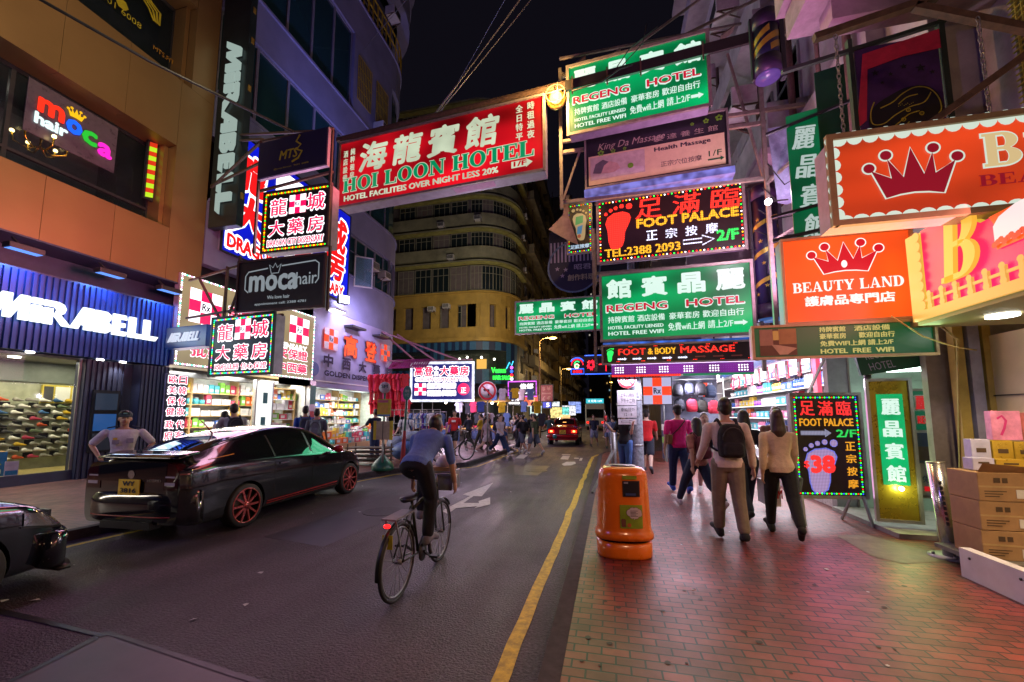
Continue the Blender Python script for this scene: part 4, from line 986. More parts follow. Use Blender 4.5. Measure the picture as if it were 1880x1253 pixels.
a = MB().line([(1.9, .22), (2.3, .22), (2.3, .15), (2.55, .27), (2.3, .38), (2.3, .31), (1.9, .31)], .03, -.01, closed=True); a.build('arrow', LW, t)
so, to = foot_poly(.06, .28, .82, 1.14); f = MB(); poly(f, [so], -.01)
for (cx, cz), r in to: f.disc((cx, cz), r, 10, -.0105)
f.build('footprint', LR, t)
# foot and body massage strip
t = sign('led_strip_board', 'narrow LED strip reading FOOT and BODY MASSAGE with small arrows and a green foot', 'LED sign', -.12, 9.5, 2.85, 3.15, .38, R(0), .15, M_ledbk, fw=.04, light=(22, (1, .15, .1)))
text(t, 'FOOT', .63, .24, .6, .16, LR, bold=.009); text(t, '& BODY', 1.27, .24, .6, .16, LY, bold=.009); text(t, 'MASSAGE', 2.2, .245, 1.1, .16, LR, bold=.009)
a = MB()
for k in range(5): arrow(a, .32+k*.32, .085, .2, .07)
a.build('arrows', LW, t); a = MB()
for k in range(3): arrow(a, 1.95+k*.36, .09, .22, .06)
a.build('dim_arrows', mat('dim_arrow', (.3, .08, .06), .5), t)
b = MB()
for k in range(11): 
    for q_ in range(3): b.disc((.3+k*.27+q_*.03, .36 if k % 2 else .03), .008, 6, -.01)
b.build('led_dots', glow('bulb_ff2010', 0), t)
so, to = foot_poly(.06, .03, .2, .32); f = MB(); poly(f, [so], -.01)
for (cx, cz), r in to: f.disc((cx, cz), r, 8, -.0105)
f.build('footprint', glow('foot_green', (.02, .9, .12), 1.2, sample=False), t)
MB().box(.0, 3.1, .16, .30, .40, .50).build('blue_gap_glow', glow('blue_gap_glow', (.05, .2, .9), .5, uneven=.7, scale=5), t)  # glowing box put in for the blue lit gap above the strip
# flashing strip under it
t = sign('led_strip_board', 'purple and blue LED strip with six white lamp clusters, under the massage strip', 'LED sign', .06, 9.72, 2.6, 2.98, .22, 0, .12, glow('purple_strip', (.22, .015, .30), .7, uneven=.5, scale=.8, sample=False, stretch=(1.4, 1, .1)), frame=False, light=(30, (.7, .5, 1)))
b = MB(); b2_ = MB()
for k, x in enumerate((.06, .54, 1.03, 1.55, 2.08, 2.66)):
    for i in range(4):
        for j in range(3): b.disc((x+.055*i+.03, .05+.055*j), .018, 8, -.006)
for i in range(60):
    for j in range(3): b2_.disc((.03+i*.05, .05+.055*j), .006, 5, -.004)
b.build('lamp_clusters', M_ww, t); b2_.build('led_dots', glow('violet_dots', (.4, .3, .8), .5, sample=False), t)
MB().box(0, 1.5, -.004, .02, -.05, -.005).build('red_ticker', LR, t); MB().box(1.55, 2.98, -.004, .02, -.05, -.005).build('green_ticker', glow('ticker_green', (.02, .3, .12), .6, sample=False), t)
# FOOT PALACE A-board on the pavement
t = sign('led_board', 'upright FOOT PALACE LED board with a purple footprint and $38 standing on the pavement', 'LED sign', 2.58, 6.75, .54, .90, 1.42, R(9), .12, M_ledbk, fw=.04, light=(7, (.9, .4, .8)))
W, H = .90, 1.42
led_border(t, W, H, ('ff3018', '30ff40', '3060ff', '30ff40'), .034, s=1.6, r=.011)
LR2, LY2, LG2, LB2 = led('ledf_red', (1, .03, .03), 1.3, .02), led('ledf_amber', (1, .42, .02), 1., .02), led('ledf_green', (.03, .8, .12), 1., .02), led('ledf_blue', (.2, .22, .9), .9, .02)
for i, ch in enumerate('足滿臨'): text(t, ch, .2+.25*i, 1.23, .21, .22, LR2, bold=.007)
text(t, 'FOOT PALACE', .45, 1.03, .74, .12, LY2, bold=.006); text(t, '2/F', .71, .87, .28, .12, LG2, bold=.007)
a = MB(); arrow(a, .09, .88, .42, .12); a.build('arrow', led('ledf_grey', (.4, .4, .6), .7, .02), t)
so, to = foot_poly(.06, .04, .58, .76); f = MB(); poly(f, [so], -.008); f.line(so, .018, -.009, 1, True)
for (cx, cz), r in to: f.disc((cx, cz), r*.9, 10, -.0085); f.ringband((cx, cz), r*.85, r, 12, -.0095, 1)
f.build('footprint', [led('ledf_lilac', (.55, .38, .75), .75, .02), LB2], t)
text(t, '$', .14, .43, .08, .12, LR2, bold=.006, y=-.014); text(t, '38', .36, .44, .34, .26, LR2, bold=.02, y=-.014)
for i, ch in enumerate('正宗按摩'): text(t, ch, .75, .69-.175*i, .14, .13, LY2, bold=.006)
f = MB().bar((.04, -.02, 0), (.0, -.12, -.40), .03).bar((.86, -.02, 0), (.9, -.1, -.40), .03).bar((.1, .1, 0), (.1, .35, -.40), .03).bar((.8, .1, 0), (.8, .35, -.40), .03).bar((.3, .12, 1.44), (.95, .7, 2.05), .03)
f.build('stand', M_alu, t)
# gold panel
M_gold = mat('gold_mirror_panel', (.42, .31, .03), .28, metal=.7, var=.25, scale=3)
t = sign('vertical_hotel_sign', 'gold upright panel with a lit green strip of four white hotel characters', 'sign', 3.47, 6.62, .30, .43, 1.84, R(-8), .08, M_gold, frame=M_alu, fw=.035, light=(4, (.6, 1, .3)))
MB().box(.08, .36, -.012, -.001, .45, 1.66).build('green_strip', glow('strip_green', (0, .42, .13), .85, uneven=.3, scale=3, sample=False), t)
for i, ch in enumerate('麗晶賓館'): text(t, ch, .22, 1.48-.295*i, .21, .235, M_w, bold=.012, y=-.018)
o = MB().sph((.25, -.04, .41), .03, 8, 6).build('spot_lamp', glow('panel_lamp', (.95, 1, .6), 12), t)
lamp('POINT', 'panel_lamp', (.25, -.1, .40), 4, (.9, 1, .4), t, size=.03)
# hotel poster
t = sign('poster_board', 'green headed hotel poster with a lobby picture beside the gold panel', 'poster', 3.93, 6.62, .62, .62, 1.38, 0, .05, mat('poster_white', (.55, .56, .54), .5, var=.05), fw=.03)
MB().box(.0, .62, -.006, -.001, .86, 1.38).build('header', glow('poster_green', (.0, .11, .05), .55, sample=False), t)
text(t, '麗晶賓館', .33, 1.22, .54, .2, M_dred, bold=.008, y=-.012, out=(mat('letter_pale', (.6, .6, .6), .5), .008)); text(t, 'REGENG HOTEL', .34, .99, .54, .11, M_dred, bold=.005, y=-.012, out=(mat('letter_pale', 0), .006))
f = MB().box(.05, .58, -.006, -.001, .42, .82, 0).box(.38, .58, -.008, -.0065, .64, .82, 1).box(.05, .2, -.0085, -.0065, .46, .64, 2); poly(f, [[(.05, .42), (.58, .42), (.58, .6), (.4, .64), (.22, .5)]], -.009, 3)
f.build('picture', [mat('lobby_blue', (.10, .15, .24), .5), mat('lobby_red', (.22, .03, .03), .5), mat('lobby_tan', (.2, .15, .1), .5), mat('lobby_grey', (.2, .22, .24), .5)], t)
text(t, '持牌賓館\n免費WiFi上網', .31, .27, .5, .2, mat('letter_blue', (.02, .16, .3), .5)); MB().box(.08, .55, -.006, -.001, .06, .12).build('red_bar', M_dred, t)
text(t, '請上2/F', .32, .155, .3, .05, mat('letter_blue', 0))
# slanted green sign above entrance
t = thing('awning_sign', 'dark green slanted REGENG HOTEL sign board over the hotel entrance', 'sign', (3.22, 6.35, 2.2), R(-3))
f = MB(); poly(f, [[(0, .27), (.05, 0), (1.12, .16), (1.1, .62), (.1, .40)]], 0, 0, .05); f.build('board', mat('board_green', (.0, .09, .045), .5), t)
text(t, 'REGENG', .26, .28, .32, .1, mat('letter_lilac', (.4, .42, .62), .5), rot=R(9), shear=-.1); text(t, 'HOTEL', .28, .13, .28, .1, mat('letter_lilac', 0), rot=R(9), shear=-.1); text(t, '麗晶賓館 24小時', .75, .27, .46, .08, mat('letter_dark', 0), rot=R(8))
# green board with room picture
t = sign('room_sign', 'long green board with room picture and yellow FREE WIFI lettering under the orange box', 'sign', 1.66, 5.26, 2.34, 1.74, .35, 0, .12, glow('board_green_lit', (.0, .10, .03), .5, uneven=.2, sample=False), frame=mat('frame_brass', (.42, .34, .2), .5, metal=.3), fw=.025, light=(8, (.6, 1, .5)))
Mgold = glow('letter_gold', (.62, .55, .16), .7, sample=False)
f = MB().box(.06, .44, -.006, -.001, .02, .33, 0).box(.06, .2, -.007, -.0062, .14, .33, 1).box(.26, .44, -.0072, -.0062, .15, .33, 2); poly(f, [[(.18, .15), (.26, .14), (.44, .1), (.34, .03), (.26, .03)]], -.0085, 3); f.box(.2, .26, -.0078, -.0062, .2, .31, 4)
f.build('picture', [mat('room_brown', (.12, .06, .03), .5), mat('room_blind', (.34, .22, .14), .5), mat('room_wall', (.38, .24, .08), .5), mat('room_bed', (.5, .38, .24), .5), glow('room_lamp', (.6, .25, .05), .5, sample=False)], t)
for s_, cx, cz, w_ in (('持牌賓館', .62, .30, .26), ('酒店設備', 1.0, .30, .34)): text(t, s_, cx+.18, cz, w_, .065, Mgold, bold=.003)
text(t, '豪華套房', .80, .222, .26, .068, Mgold, bold=.003); text(t, '歡迎自由行', 1.22, .222, .34, .068, Mgold, bold=.003)
text(t, '免費WIFI上網 請上2/F', 1.02, .138, .7, .068, Mgold, bold=.003); text(t, 'HOTEL  FREE  WIFI', 1.02, .05, .7, .06, Mgold, bold=.004)

# ---------- Beauty shop signs
M_orange = glow('lit_orange', (1, .085, .008), .95, uneven=.45, scale=.9, sample=False)
M_pale = glow('lit_pale_pink', (1, .82, .78), 1.1, sample=False); M_crown = glow('lit_crown_red', (.62, .0, .015), .9, sample=False)
t = sign('shop_sign', 'square orange light box with a red crown and BEAUTY LAND in white', 'sign', 2.07, 5.39, 2.76, 1.25, 1.0, R(-2.3), .2, M_orange, frame=mat('frame_peach', (.55, .36, .2), .5), fw=.025, light=(30, (1, .38, .15)))
crown(t, .24, 1.0, .56, .92, M_crown, M_pale); MB().disc((.61, .66), .03, 14, -.016, rz=.045).build('gem', M_pale, t)
slab_word(t, 'BEAUTY LAND', .08, 1.16, .355, .475, M_pale); text(t, '護膚品專門店', .63, .24, .88, .13, M_pale, bold=.007)
t = sign('shop_sign', 'wide orange light box with a large crimson crown and scalloped white border at top right', 'sign', 2.08, 4.2, 3.45, 2.9, .79, 0, .3, glow('lit_orange_wide', (.85, .065, .012), .6, uneven=.65, scale=1.1, sample=False, stretch=(.5, 1, 1.6)), frame=mat('frame_olive', (.30, .24, .12), .5, metal=.3), fw=.05, case=mat('casing_pink', (.48, .36, .42), .4), light=(45, (1, .4, .2)))
Mscal = glow('scallop_white', (.72, .85, .72), .75, sample=False)
f = MB()
for k in range(24): f.disc((.06+k*.125, .79), .065, 14, -.006-.0001*(k % 2), rz=.07); f.disc((.06+k*.125, .0), .065, 14, -.006-.0001*(k % 2), rz=.05)
for k in range(7): f.disc((.0, .06+k*.12), .06, 12, -.0065-.0001*(k % 2))
f.build('scalloped_border', Mscal, t)
M_crown2 = glow('lit_crown_crimson', (.30, .004, .018), .7, sample=False); crown(t, .22, .98, .17, .62, M_crown2, Mscal, grow=.014)
slab_word(t, 'B', 1.12, 1.38, .36, .66, glow('lit_gold_letter', (.7, .52, .25), .8, sample=False), out=(Mscal, .012)); slab_word(t, 'EAUTY', 1.42, 2.6, .36, .62, glow('lit_gold_letter', 0), out=(Mscal, .012))
slab_word(t, 'BEAUTY LAND', 1.07, 2.5, .19, .29, M_crown2)
# shop fascia along the street
t = thing('shop_fascia', 'pink and yellow shop fascia with a raised yellow letter B and a picket fence', 'sign', (3.2, 5.16, 2.66), R(-90))
poly(MB(), [[(0, 0), (6, 0), (6, .70), (.85, .70), (.55, .93), (0, .93)]], .02, 0, .1).build('back_panel', M_yfas, t)
f = MB(); poly(f, [[(.17, .09), (6, .09), (6, .70), (.85, .70), (.55, .93), (.17, .93)]], .005, 0, .015); f.build('pink_field', glow('fascia_pink', (1, .002, .10), 1.0, uneven=.3, scale=2, sample=False), t)
M_yel2 = glow('fascia_yellow', (1, .5, .05), .8, sample=False); M_yel3 = glow('fascia_cream', (1, .52, .10), .62, sample=False)
f = MB(); f.box(0, .14, -.03, .01, 0, .92); f.box(.14, 6, -.032, .01, 0, .095)
for k in range(8): f.disc((.14, .14+k*.105), .055, 12, -.031)
for k in range(30): 
    x = .24+k*.16; f.box(x-.022, x+.022, -.025, -.001, .10, .25); f.disc((x, .25), .03, 10, -.026); f.disc((x, .12), .032, 10, -.0255)
f.box(.16, 6, -.02, -.005, .175, .20); f.build('picket_fence', M_yel3, t)
f = MB(); x0, z0, sx, sz = .45, .28, .44, .62
for p in SER['B'][1]: poly(f, [[(x0+(a+.16*b)*sx, z0+b*sz) for a, b in p]], -.05, 0, -.012)
f.build('letter', [M_yel2], t)
f = MB(); poly(f, [[(1.0, .44), (1.0, .60), (1.06, .66), (1.2, .70), (1.4, .70), (2.2, .70), (2.2, .44)]], -.02, 0, -.005); f.build('white_cloud', glow('fascia_white', (1, .90, .92), .7, sample=False), t)
f = MB(); poly(f, [[(.96, .70), (1.0, .62), (1.0, .40), (6, .40), (6, .70)]], -.012, 0, -.004); f.build('orange_field', M_orange, t)
f = MB(); 
for k in range(40): f.disc((1.0+k*.03, .44+.012*(k % 3)), .028, 8, -.024-.0003*(k % 4))
f.build('red_garland', glow('garland_red', (.7, .02, .01), .8, sample=False), t)
lamp('AREA', 'fascia_light', (1.5, -.15, .45), 26, (1, .3, .3), t, size=2.6, size_y=.8, rot=(R(-90), 0, 0))
# crossing neon of the left
# ================================================================== LEFT SIGNS
# ---------- shoe shop lettering
t = thing('shop_lettering', 'large white MiRABELL lettering glowing on the ribbed blue fascia', 'sign', (LX+.1, 5.3, 3.72), R(90))
logo_word(MB(), .15, 3.36, 0, .54, -.04, .03).build('letters', glow('mirabell_white', (.93, 1, .98), 1.5), t)
lamp('AREA', 'lettering_glow', (1.6, -.25, .25), 18, (.6, .85, 1), t, size=3, size_y=.6, rot=(R(-90), 0, 0)); lamp('AREA', 'lettering_halo', (1.6, -.12, .25), 10, (.5, .8, 1), t, size=3, size_y=.6, rot=(R(90), 0, 0))
t = thing('vertical_sign_box', 'tall dark projecting sign box with MiRABELL letters running down it', 'sign', (-12.35, 9.9, 7.6), 0)
MB().box(0, 1.12, 0, .25, 0, 9).build('box', mat('box_teal_dark', (.035, .055, .06), .35, metal=.4, var=.25, scale=2), t, bevel=.02)
M_let = glow('letters_pale', (.42, .55, .50), .62); f = MB(); logo_word(f, .34, .92, .42, 6.35, -.1, -.03, vertical=True); f.build('letters', M_let, t)
f = MB(); logo_word(f, .31, .89, .40, 6.33, -.028, -.002, vertical=True); f.build('letter_backs', M_dark, t)
f = MB()
for z in (.9, 4.6, 6.3, 7.4): f.box(1.121, 1.14, .08, .18, z, z+.2)
f.build('bracket', mat('bracket_brass', (.45, .3, .06), .4, metal=.4), t)
t = thing('flag_sign', 'small blue box with slanted MiRABELL lettering projecting beside the fascia', 'sign', (-12.0, 8.68, 3.5), R(-5))
MB().box(0, 1.6, 0, .35, 0, .6).build('box', glow('flag_navy', (.006, .03, .16), .6, uneven=.5, scale=1.5, sample=False), t, bevel=.02)
f = MB(); logo_word(f, .12, 1.3, .17, .42, -.03, -.004)
for i, v in enumerate(f.v): f.v[i] = (v[0]+(v[2]-.17)*.35, v[1], v[2])
f.build('letters', glow('flag_letters', (.55, .6, .75), .8), t)
# ---------- colour moca sign behind the upper glass
t = thing('window_sign', 'multicoloured moca hair neon sign hung behind the upstairs window', 'sign', (-12.95, 5.93, 8.22), R(90))
MB().box(0, 1.78, .03, .06, 0, 1.3).build('backing', mat('clear_backing', (.10, .085, .11), .3), t)
for ch, col, x, z in (('m', (1, .03, .01), .42, .78), ('o', (.01, .12, 1), .86, .66), ('c', (.02, .45, .03), 1.18, .60), ('a', (1, .02, .55), 1.52, .47)):
    text(t, ch, x, z, .50 if ch == 'm' else .33, .38, glow('moca_'+ch, col, 1.1), bold=.03)
text(t, 'hair', .45, .42, .62, .30, glow('moca_white', (.7, .9, .9), 1.1), bold=.02)
crown(t, .68, 1.06, .90, 1.14, glow('moca_crown', (1, .55, .01), .9), glow('moca_crown', 0), grow=.01)
t = thing('barber_pole', 'glowing green and red striped strip at the right end of the salon window', 'barber pole', (-12.9, 8.45, 7.95), R(90))
f = MB()
for k in range(12):
    z = k*.14; poly(f, [[(0, z), (.2, z+.06), (.2, z+.2), (0, z+.14)]], 0, k % 2)
f.build('striped_tube', [glow('barber_green', (.45, .75, .02), 1.), glow('barber_red', (.75, .04, .01), .8)], t); MB().box(-.03, .23, .02, .1, -.05, 1.8).build('case', M_dark, t)
# gold chandelier
t = thing('chandelier', 'gold chandelier with small bulbs seen through the salon window', 'chandelier', (-13.3, 6.4, 8.0), 0)
f = MB(); f.cyl((0, 0, .1), (0, 0, 1.5), .02)
for k in range(6):
    a = 2*math.pi*k/6; f.tube([(0, 0, .15), (.2*math.cos(a), .2*math.sin(a), .02), (.42*math.cos(a), .42*math.sin(a), .12), (.45*math.cos(a), .45*math.sin(a), .3)], .02, 6)
f.build('arms', mat('chandelier_gold', (.6, .4, .06), .25, metal=.9), t)
for k in range(6): a = 2*math.pi*k/6; MB().sph((.45*math.cos(a), .45*math.sin(a), .34), .045, 8, 6).build('bulb', glow('chandelier_bulb', (1, .8, .3), 6), t)
# upper window graphics
t = thing('window_graphics', 'yellow scrawled logo and round lit lamp behind the top floor window', 'sign', (-13.0, 6.6, 12.2), R(90))
f = MB(); f.disc((.35, 1.5), .42, 20, .1, rz=.55); f.build('round_lamp', glow('round_lamp', (.8, 1, .85), 1.3), t)
f = MB()
for k in range(4): f.line([(.9+.1*k, 2.1), (1.3+.12*k, 1.75), (1.6+.1*k, 1.5+.05*k), (1.75+.05*k, 1.25)], .06, .05)
f.disc((.95, .95), .16, 6, .05); f.build('logo', mat('logo_yellow', (.5, .42, .02), .5), t)
text(t, '9601 6008', .9, .75, 1.1, .18, mat('logo_yellow', 0), y=.05); text(t, 'MTS.FIT', 2.1, .45, .6, .14, mat('logo_orange', (.5, .25, .02), .5), y=.05)

# ---------- blue dispensary sign on the wall
t = sign('wall_sign', 'huge blue lit dispensary sign with red white edged characters on the building corner', 'sign', -12.2, 10.3, 7.05, 6.55, 4.3, R(90), .15, glow('lit_blue', (.004, .01, .62), .85, uneven=.35, scale=.5, sample=False), frame=M_dark, fw=.06, light=(120, (.25, .3, 1)))
Mrw = glow('lit_red_char', (.85, .01, .012), 1.0, sample=False)
for ch, x, z, s_ in (('龍', .9, 3.1, 1.4), ('大', .95, 1.55, 1.5), ('藥', 3.3, 1.6, 1.5), ('城', 5.5, 3.0, 1.7), ('房', 5.5, 1.55, 1.5)):
    text(t, ch, x, z, s_, s_, Mrw, bold=.06, out=(M_ww, .045), shear=.1)
text(t, 'DRAGON CITY DISPENSARY', 3.2, .42, 6.1, .5, Mrw, bold=.03, out=(M_ww, .05))
MB().box(2.0, 4.6, -.02, -.005, 2.5, 4.1).build('white_field', M_ww, t)
# ---------- dispensary fascia
M_tanlit = glow('lit_tan', (.40, .30, .16), .75, uneven=.3, scale=1, sample=False)
t = sign('shop_fascia', 'tan lit dispensary fascia with red cross checks at both ends and flashing border', 'sign', -12.32, 9.2, 3.15, 5.7, 2.75, R(90), .2, M_tanlit, frame=False, light=(90, (1, .85, .9)))
def rx(t, x, z, s_, y=-.012, red=None, letter=True, sub=None, strip=None):
    "red and white chequered pharmacy cross with a small Rx"
    f = MB(); u_ = s_/3
    f.box(x, x+s_, y, y+.01, z, z+s_, 0)
    for i, j in ((0, 0), (2, 0), (0, 2), (2, 2)): f.box(x+i*u_, x+(i+1)*u_, y-.004, y-.0005, z+j*u_, z+(j+1)*u_, 1)
    f.box(x+u_, x+2*u_, y-.005, y-.0005, z+u_, z+2*u_, 1)
    o = f.build('chequered_cross', [red or glow('cross_pink', (1, .005, .12), 1., sample=False), strip or M_ww], t)
    text(t, 'Rx', x+s_/2, z+s_/2, u_*.8, u_*.7, mat('letter_navy', (.01, .02, .08), .5), bold=u_*.03, y=y-.012)
rx(t, .3, 1.35, 1.05); rx(t, 4.3, 1.45, 1.05)
Mch = glow('lit_char_pink', (.9, .02, .12), 1.0, sample=False)
for s_, x, z, w_, h_ in (('批發', .95, .55, 1.0, .5), ('零售', 2.1, .55, .9, .5), ('安保證', 4.55, .95, 1.6, .42), ('中西藥', 4.55, .4, 1.6, .42), ('龍城大藥房', 2.8, 1.9, 2.4, .6)): text(t, s_, x, z, w_, h_, Mch, bold=.014, out=(M_ww, .014))
text(t, 'DRAGON CITY DISPENSARY', 3.0, 1.25, 4.6, .24, M_ww, bold=.014)
led_border(t, 5.7, 2.75, ('ffffff', 'ffffff', '60ffd0', 'ffffff', 'ffb0e0'), .07, s=1.6, r=.03)
# ---------- projecting Dragon City boxes
def dragon(x, y, z, W, H, rz, label, sub, border, bg, wide):
    t = sign('dispensary_sign', label, 'sign', x, y, z, W, H, rz, .3, bg, frame=M_dark, fw=.05, group='projecting dispensary boxes', light=(42, (1, .5, .75)))
    led_border(t, W, H, border, .05, s=1.7, r=.022); led_border(t, W, H, border[::-1], .1, s=1.2, r=.014, name='inner_led_border')
    M_ = glow('neon_pink', (.95, .012, .10), 1.1, sample=False)
    text(t, '龍', W*.22, H*.74, W*.26, H*.30, M_, bold=.012, out=(M_ww, .011)); text(t, '城', W*.79, H*.76, W*.27, H*.30, M_, bold=.012, out=(M_ww, .011))
    rx(t, W*.39, H*.60, W*.25)
    for i, ch in enumerate('大藥房'): text(t, ch, W*(.2+.3*i), H*.38, W*.24, H*.27, M_, bold=.012, out=(M_ww, .011))
    text(t, sub, W*.5, H*.13, W*.86, H*.115, M_, bold=.006, out=(M_ww, .009))
    return t
dragon(-8., 7.79, 5.55, 1.81, 1.45, 0, 'upper dispensary box with orange LED border below the dark MTS board', 'DRAGON CITY DISPENSARY', ('ff3010', 'ffb000', 'ff5010', '40ff40'), mat('box_black', (.012, .008, .012), .4), 1)
dragon(-9.5, 7.96, 2.65, 1.95, 1.38, R(-5), 'lower dispensary box with rainbow LED border below the moca hair board', '政府註冊 信心保證', ('20ffc0', '30c0ff', 'ff40c0', 'ffe040', '40ff60'), mat('box_navy', (.008, .012, .03), .4), 1)
# ---------- moca hair and MTS boards
t = sign('salon_sign', 'dark unlit moca hair board with outlined letters between the two dispensary boxes', 'sign', -8.5, 7.67, 4.11, 2.33, 1.16, 0, .2, mat('board_charcoal', (.016, .022, .026), .4), frame=mat('frame_maroon', (.06, .03, .03), .5), fw=.05)
Mpl = glow('letter_silver_glow', (.36, .42, .46), .55, sample=False)  # pale letters given a glow of their own on an unlit board
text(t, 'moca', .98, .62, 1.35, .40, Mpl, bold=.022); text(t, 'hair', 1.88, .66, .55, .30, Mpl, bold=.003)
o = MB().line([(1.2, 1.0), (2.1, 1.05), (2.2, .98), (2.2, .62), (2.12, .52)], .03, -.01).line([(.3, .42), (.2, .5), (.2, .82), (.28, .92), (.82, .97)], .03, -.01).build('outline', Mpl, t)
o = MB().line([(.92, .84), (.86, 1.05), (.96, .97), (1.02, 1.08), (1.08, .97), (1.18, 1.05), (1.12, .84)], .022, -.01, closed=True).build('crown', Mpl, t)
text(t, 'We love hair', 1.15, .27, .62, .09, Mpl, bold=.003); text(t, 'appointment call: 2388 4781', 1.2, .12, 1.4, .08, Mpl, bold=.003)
t = sign('gym_sign', 'unlit navy MTS board with yellow scrawl, topmost of the left projecting boards', 'sign', -8., 7.51, 7.23, 1.98, .90, R(-3.5), .1, mat('board_navy', (.012, .012, .05), .5), frame=False)
Mye = mat('letter_yellow', (.55, .5, .02), .5); text(t, 'MTS', .92, .45, .52, .24, Mye, bold=.008, shear=.2)
o = MB().line([(1.22, .86), (1.12, .72), (1.26, .62), (1.14, .52), (1.3, .45), (1.2, .3), (1.02, .24)], .05, -.01).build('flourish', Mye, t); text(t, '@mts.fitness  9601 6008', 1.0, .14, 1.0, .05, Mye)
# brackets and lattice of the left boards
t = thing('sign_bracket', 'steel lattice arms carrying the projecting boards out from the left buildings', 'bracket', (-9, 7.8, 5))
f = MB()
for p, q_ in (((-11.2, 9.0, 8.35), (-6.0, 7.55, 8.2)), ((-11.2, 9.0, 8.3), (-8.0, 7.55, 8.2)), ((-8.06, 7.6, 8.25), (-6.0, 7.5, 8.15)), ((-6.02, 7.55, 5.4), (-6.02, 7.55, 8.2)), ((-8.04, 7.6, 5.45), (-8.04, 7.6, 8.2)), ((-8.1, 7.7, 7.05), (-6.0, 7.6, 7.18)),
              ((-8.6, 7.75, 4.0), (-8.6, 7.75, 5.5)), ((-6.1, 7.75, 4.0), (-6.1, 7.75, 5.5)), ((-11.6, 8.9, 5.5), (-8.5, 7.8, 5.3)), ((-11.6, 8.9, 4.4), (-8.5, 7.8, 4.2)), ((-11, 8.7, 5.45), (-9.6, 8.2, 4.1)), ((-9.3, 8.05, 4.1), (-9.3, 8.05, 5.4)), ((-9.2, 8.1, 4.2), (-8.5, 7.85, 5.2)), ((-9.5, 8.0, 4.05), (-7.5, 8.0, 4.05)), ((-9.55, 8.1, 2.6), (-9.55, 8.1, 4.1)),
              ((-11.3, 9.9, 10.6), (-6.1, 7.6, 8.2)), ((-11.3, 9.9, 10.4), (-8.0, 7.6, 8.3))): f.bar(p, q_, .05)
wb(f, 'lattice', M_rust, t)
t = thing('overhead_pipe', 'long dark cable pipe crossing the upper left of the street', 'pipe', (-11, 7, 9)); wb(MB().tube([(-10.5, 4.6, 9.6), (-9.4, 6, 9.2), (-7.0, 7.45, 8.22)], .03, 8), 'pipe', M_dark, t)
# ---------- vertical neon column
t = sign('neon_column', 'column of pink white neon characters beside the dispensary shelves', 'sign', -12.3, 9.02, .95, .62, 1.9, R(90), .06, mat('column_navy', (.012, .01, .05), .4), frame=False, light=(22, (.8, .6, 1)))
for j, col_ in enumerate(('歐美保健政府', '日韓化妝代客')):
    for i, ch in enumerate(col_): text(t, ch, .17+.29*j, 1.75-.31*i-(.06 if i > 3 else 0), .24, .24, glow('neon_pink', 0), bold=.008, out=(M_ww, .010))
# ---------- Golden Dispensary wall letters
t = thing('wall_lettering', 'red and dark dispensary characters with two orange crosses on the lilac wall', 'sign', (LX+.06, 15.2, 3.4), R(90))
Mor = glow('cross_orange', (1, .045, .01), .95, sample=False)
rx(t, .35, 1.25, .95, red=Mor, strip=mat('cross_mesh', (.55, .45, .5), .5)); rx(t, 5.0, 1.3, .95, red=Mor, strip=mat('cross_mesh', 0))
Mdk = mat('letter_purple_dark', (.03, .018, .05), .8)
for ch, x, z, s_ in (('高', 2.3, 1.62, 1.05), ('登', 4.05, 1.62, 1.05)): text(t, ch, x, z, s_, s_, Mor, bold=.03, out=(mat('letter_red_edge', (.3, .02, .04), .5), .03))
for i, ch in enumerate('中西大藥房'): text(t, ch, .7+1.32*i, .72, .66, .60, Mdk, bold=.03)
text(t, 'GOLDEN DISPENSARY LTD.', 3.3, .15, 5.7, .26, Mdk, bold=.016); MB().disc((-.2, .25), .3, 18, -.02).build('round_sign', mat('round_blue', (.03, .08, .35), .4), t)
# ---------- floodlights on the lilac wall
t = thing('floodlight', 'white hot floodlight washing the lilac wall beside the blue sign', 'floodlight', (-11.7, 15.9, 6.9), R(60))
MB().box(-.25, .25, -.1, .1, -.2, .2).build('housing', M_dark, t, bevel=.02); MB().box(-.22, .22, -.115, -.101, -.17, .17).build('lens', glow('flood_white', (.95, .95, 1), 9), t); MB().bar((0, .1, 0), (.3, .5, -.1), .05).build('arm', M_rust, t)
lamp('SPOT', 'flood_beam', (-11.3, 16.2, 7.0), 420, (.72, .66, 1), size=.12, rot=(R(48), 0, R(62)), spot=150, blend=.9)
lamp('SPOT', 'wall_wash', (-10.4, 17.5, 6.6), 260, (.75, .55, 1), size=.12, rot=(R(78), 0, R(78)), spot=140, blend=.9)
t = thing('lamp_panel', 'bright square lamp under the purple wall edge', 'lamp', (-11.6, 15.3, 6.2), R(90)); MB().box(-.4, .4, -.25, .25, 0, .08).build('housing', M_white, t); MB().box(-.37, .37, -.22, .22, -.012, -.002).build('lens', glow('lamp_white', (1, .97, 1), 8), t)
t = thing('wall_awning', 'two small projecting ledges lit pink above the dispensary lettering', 'ledge', (LX, 18, 6)); f = MB()
for y in (17.0, 19.4): f.box(LX, LX+.5, y, y+1.1, 5.9, 6.0)
wb(f, 'ledge', M_dark, t)
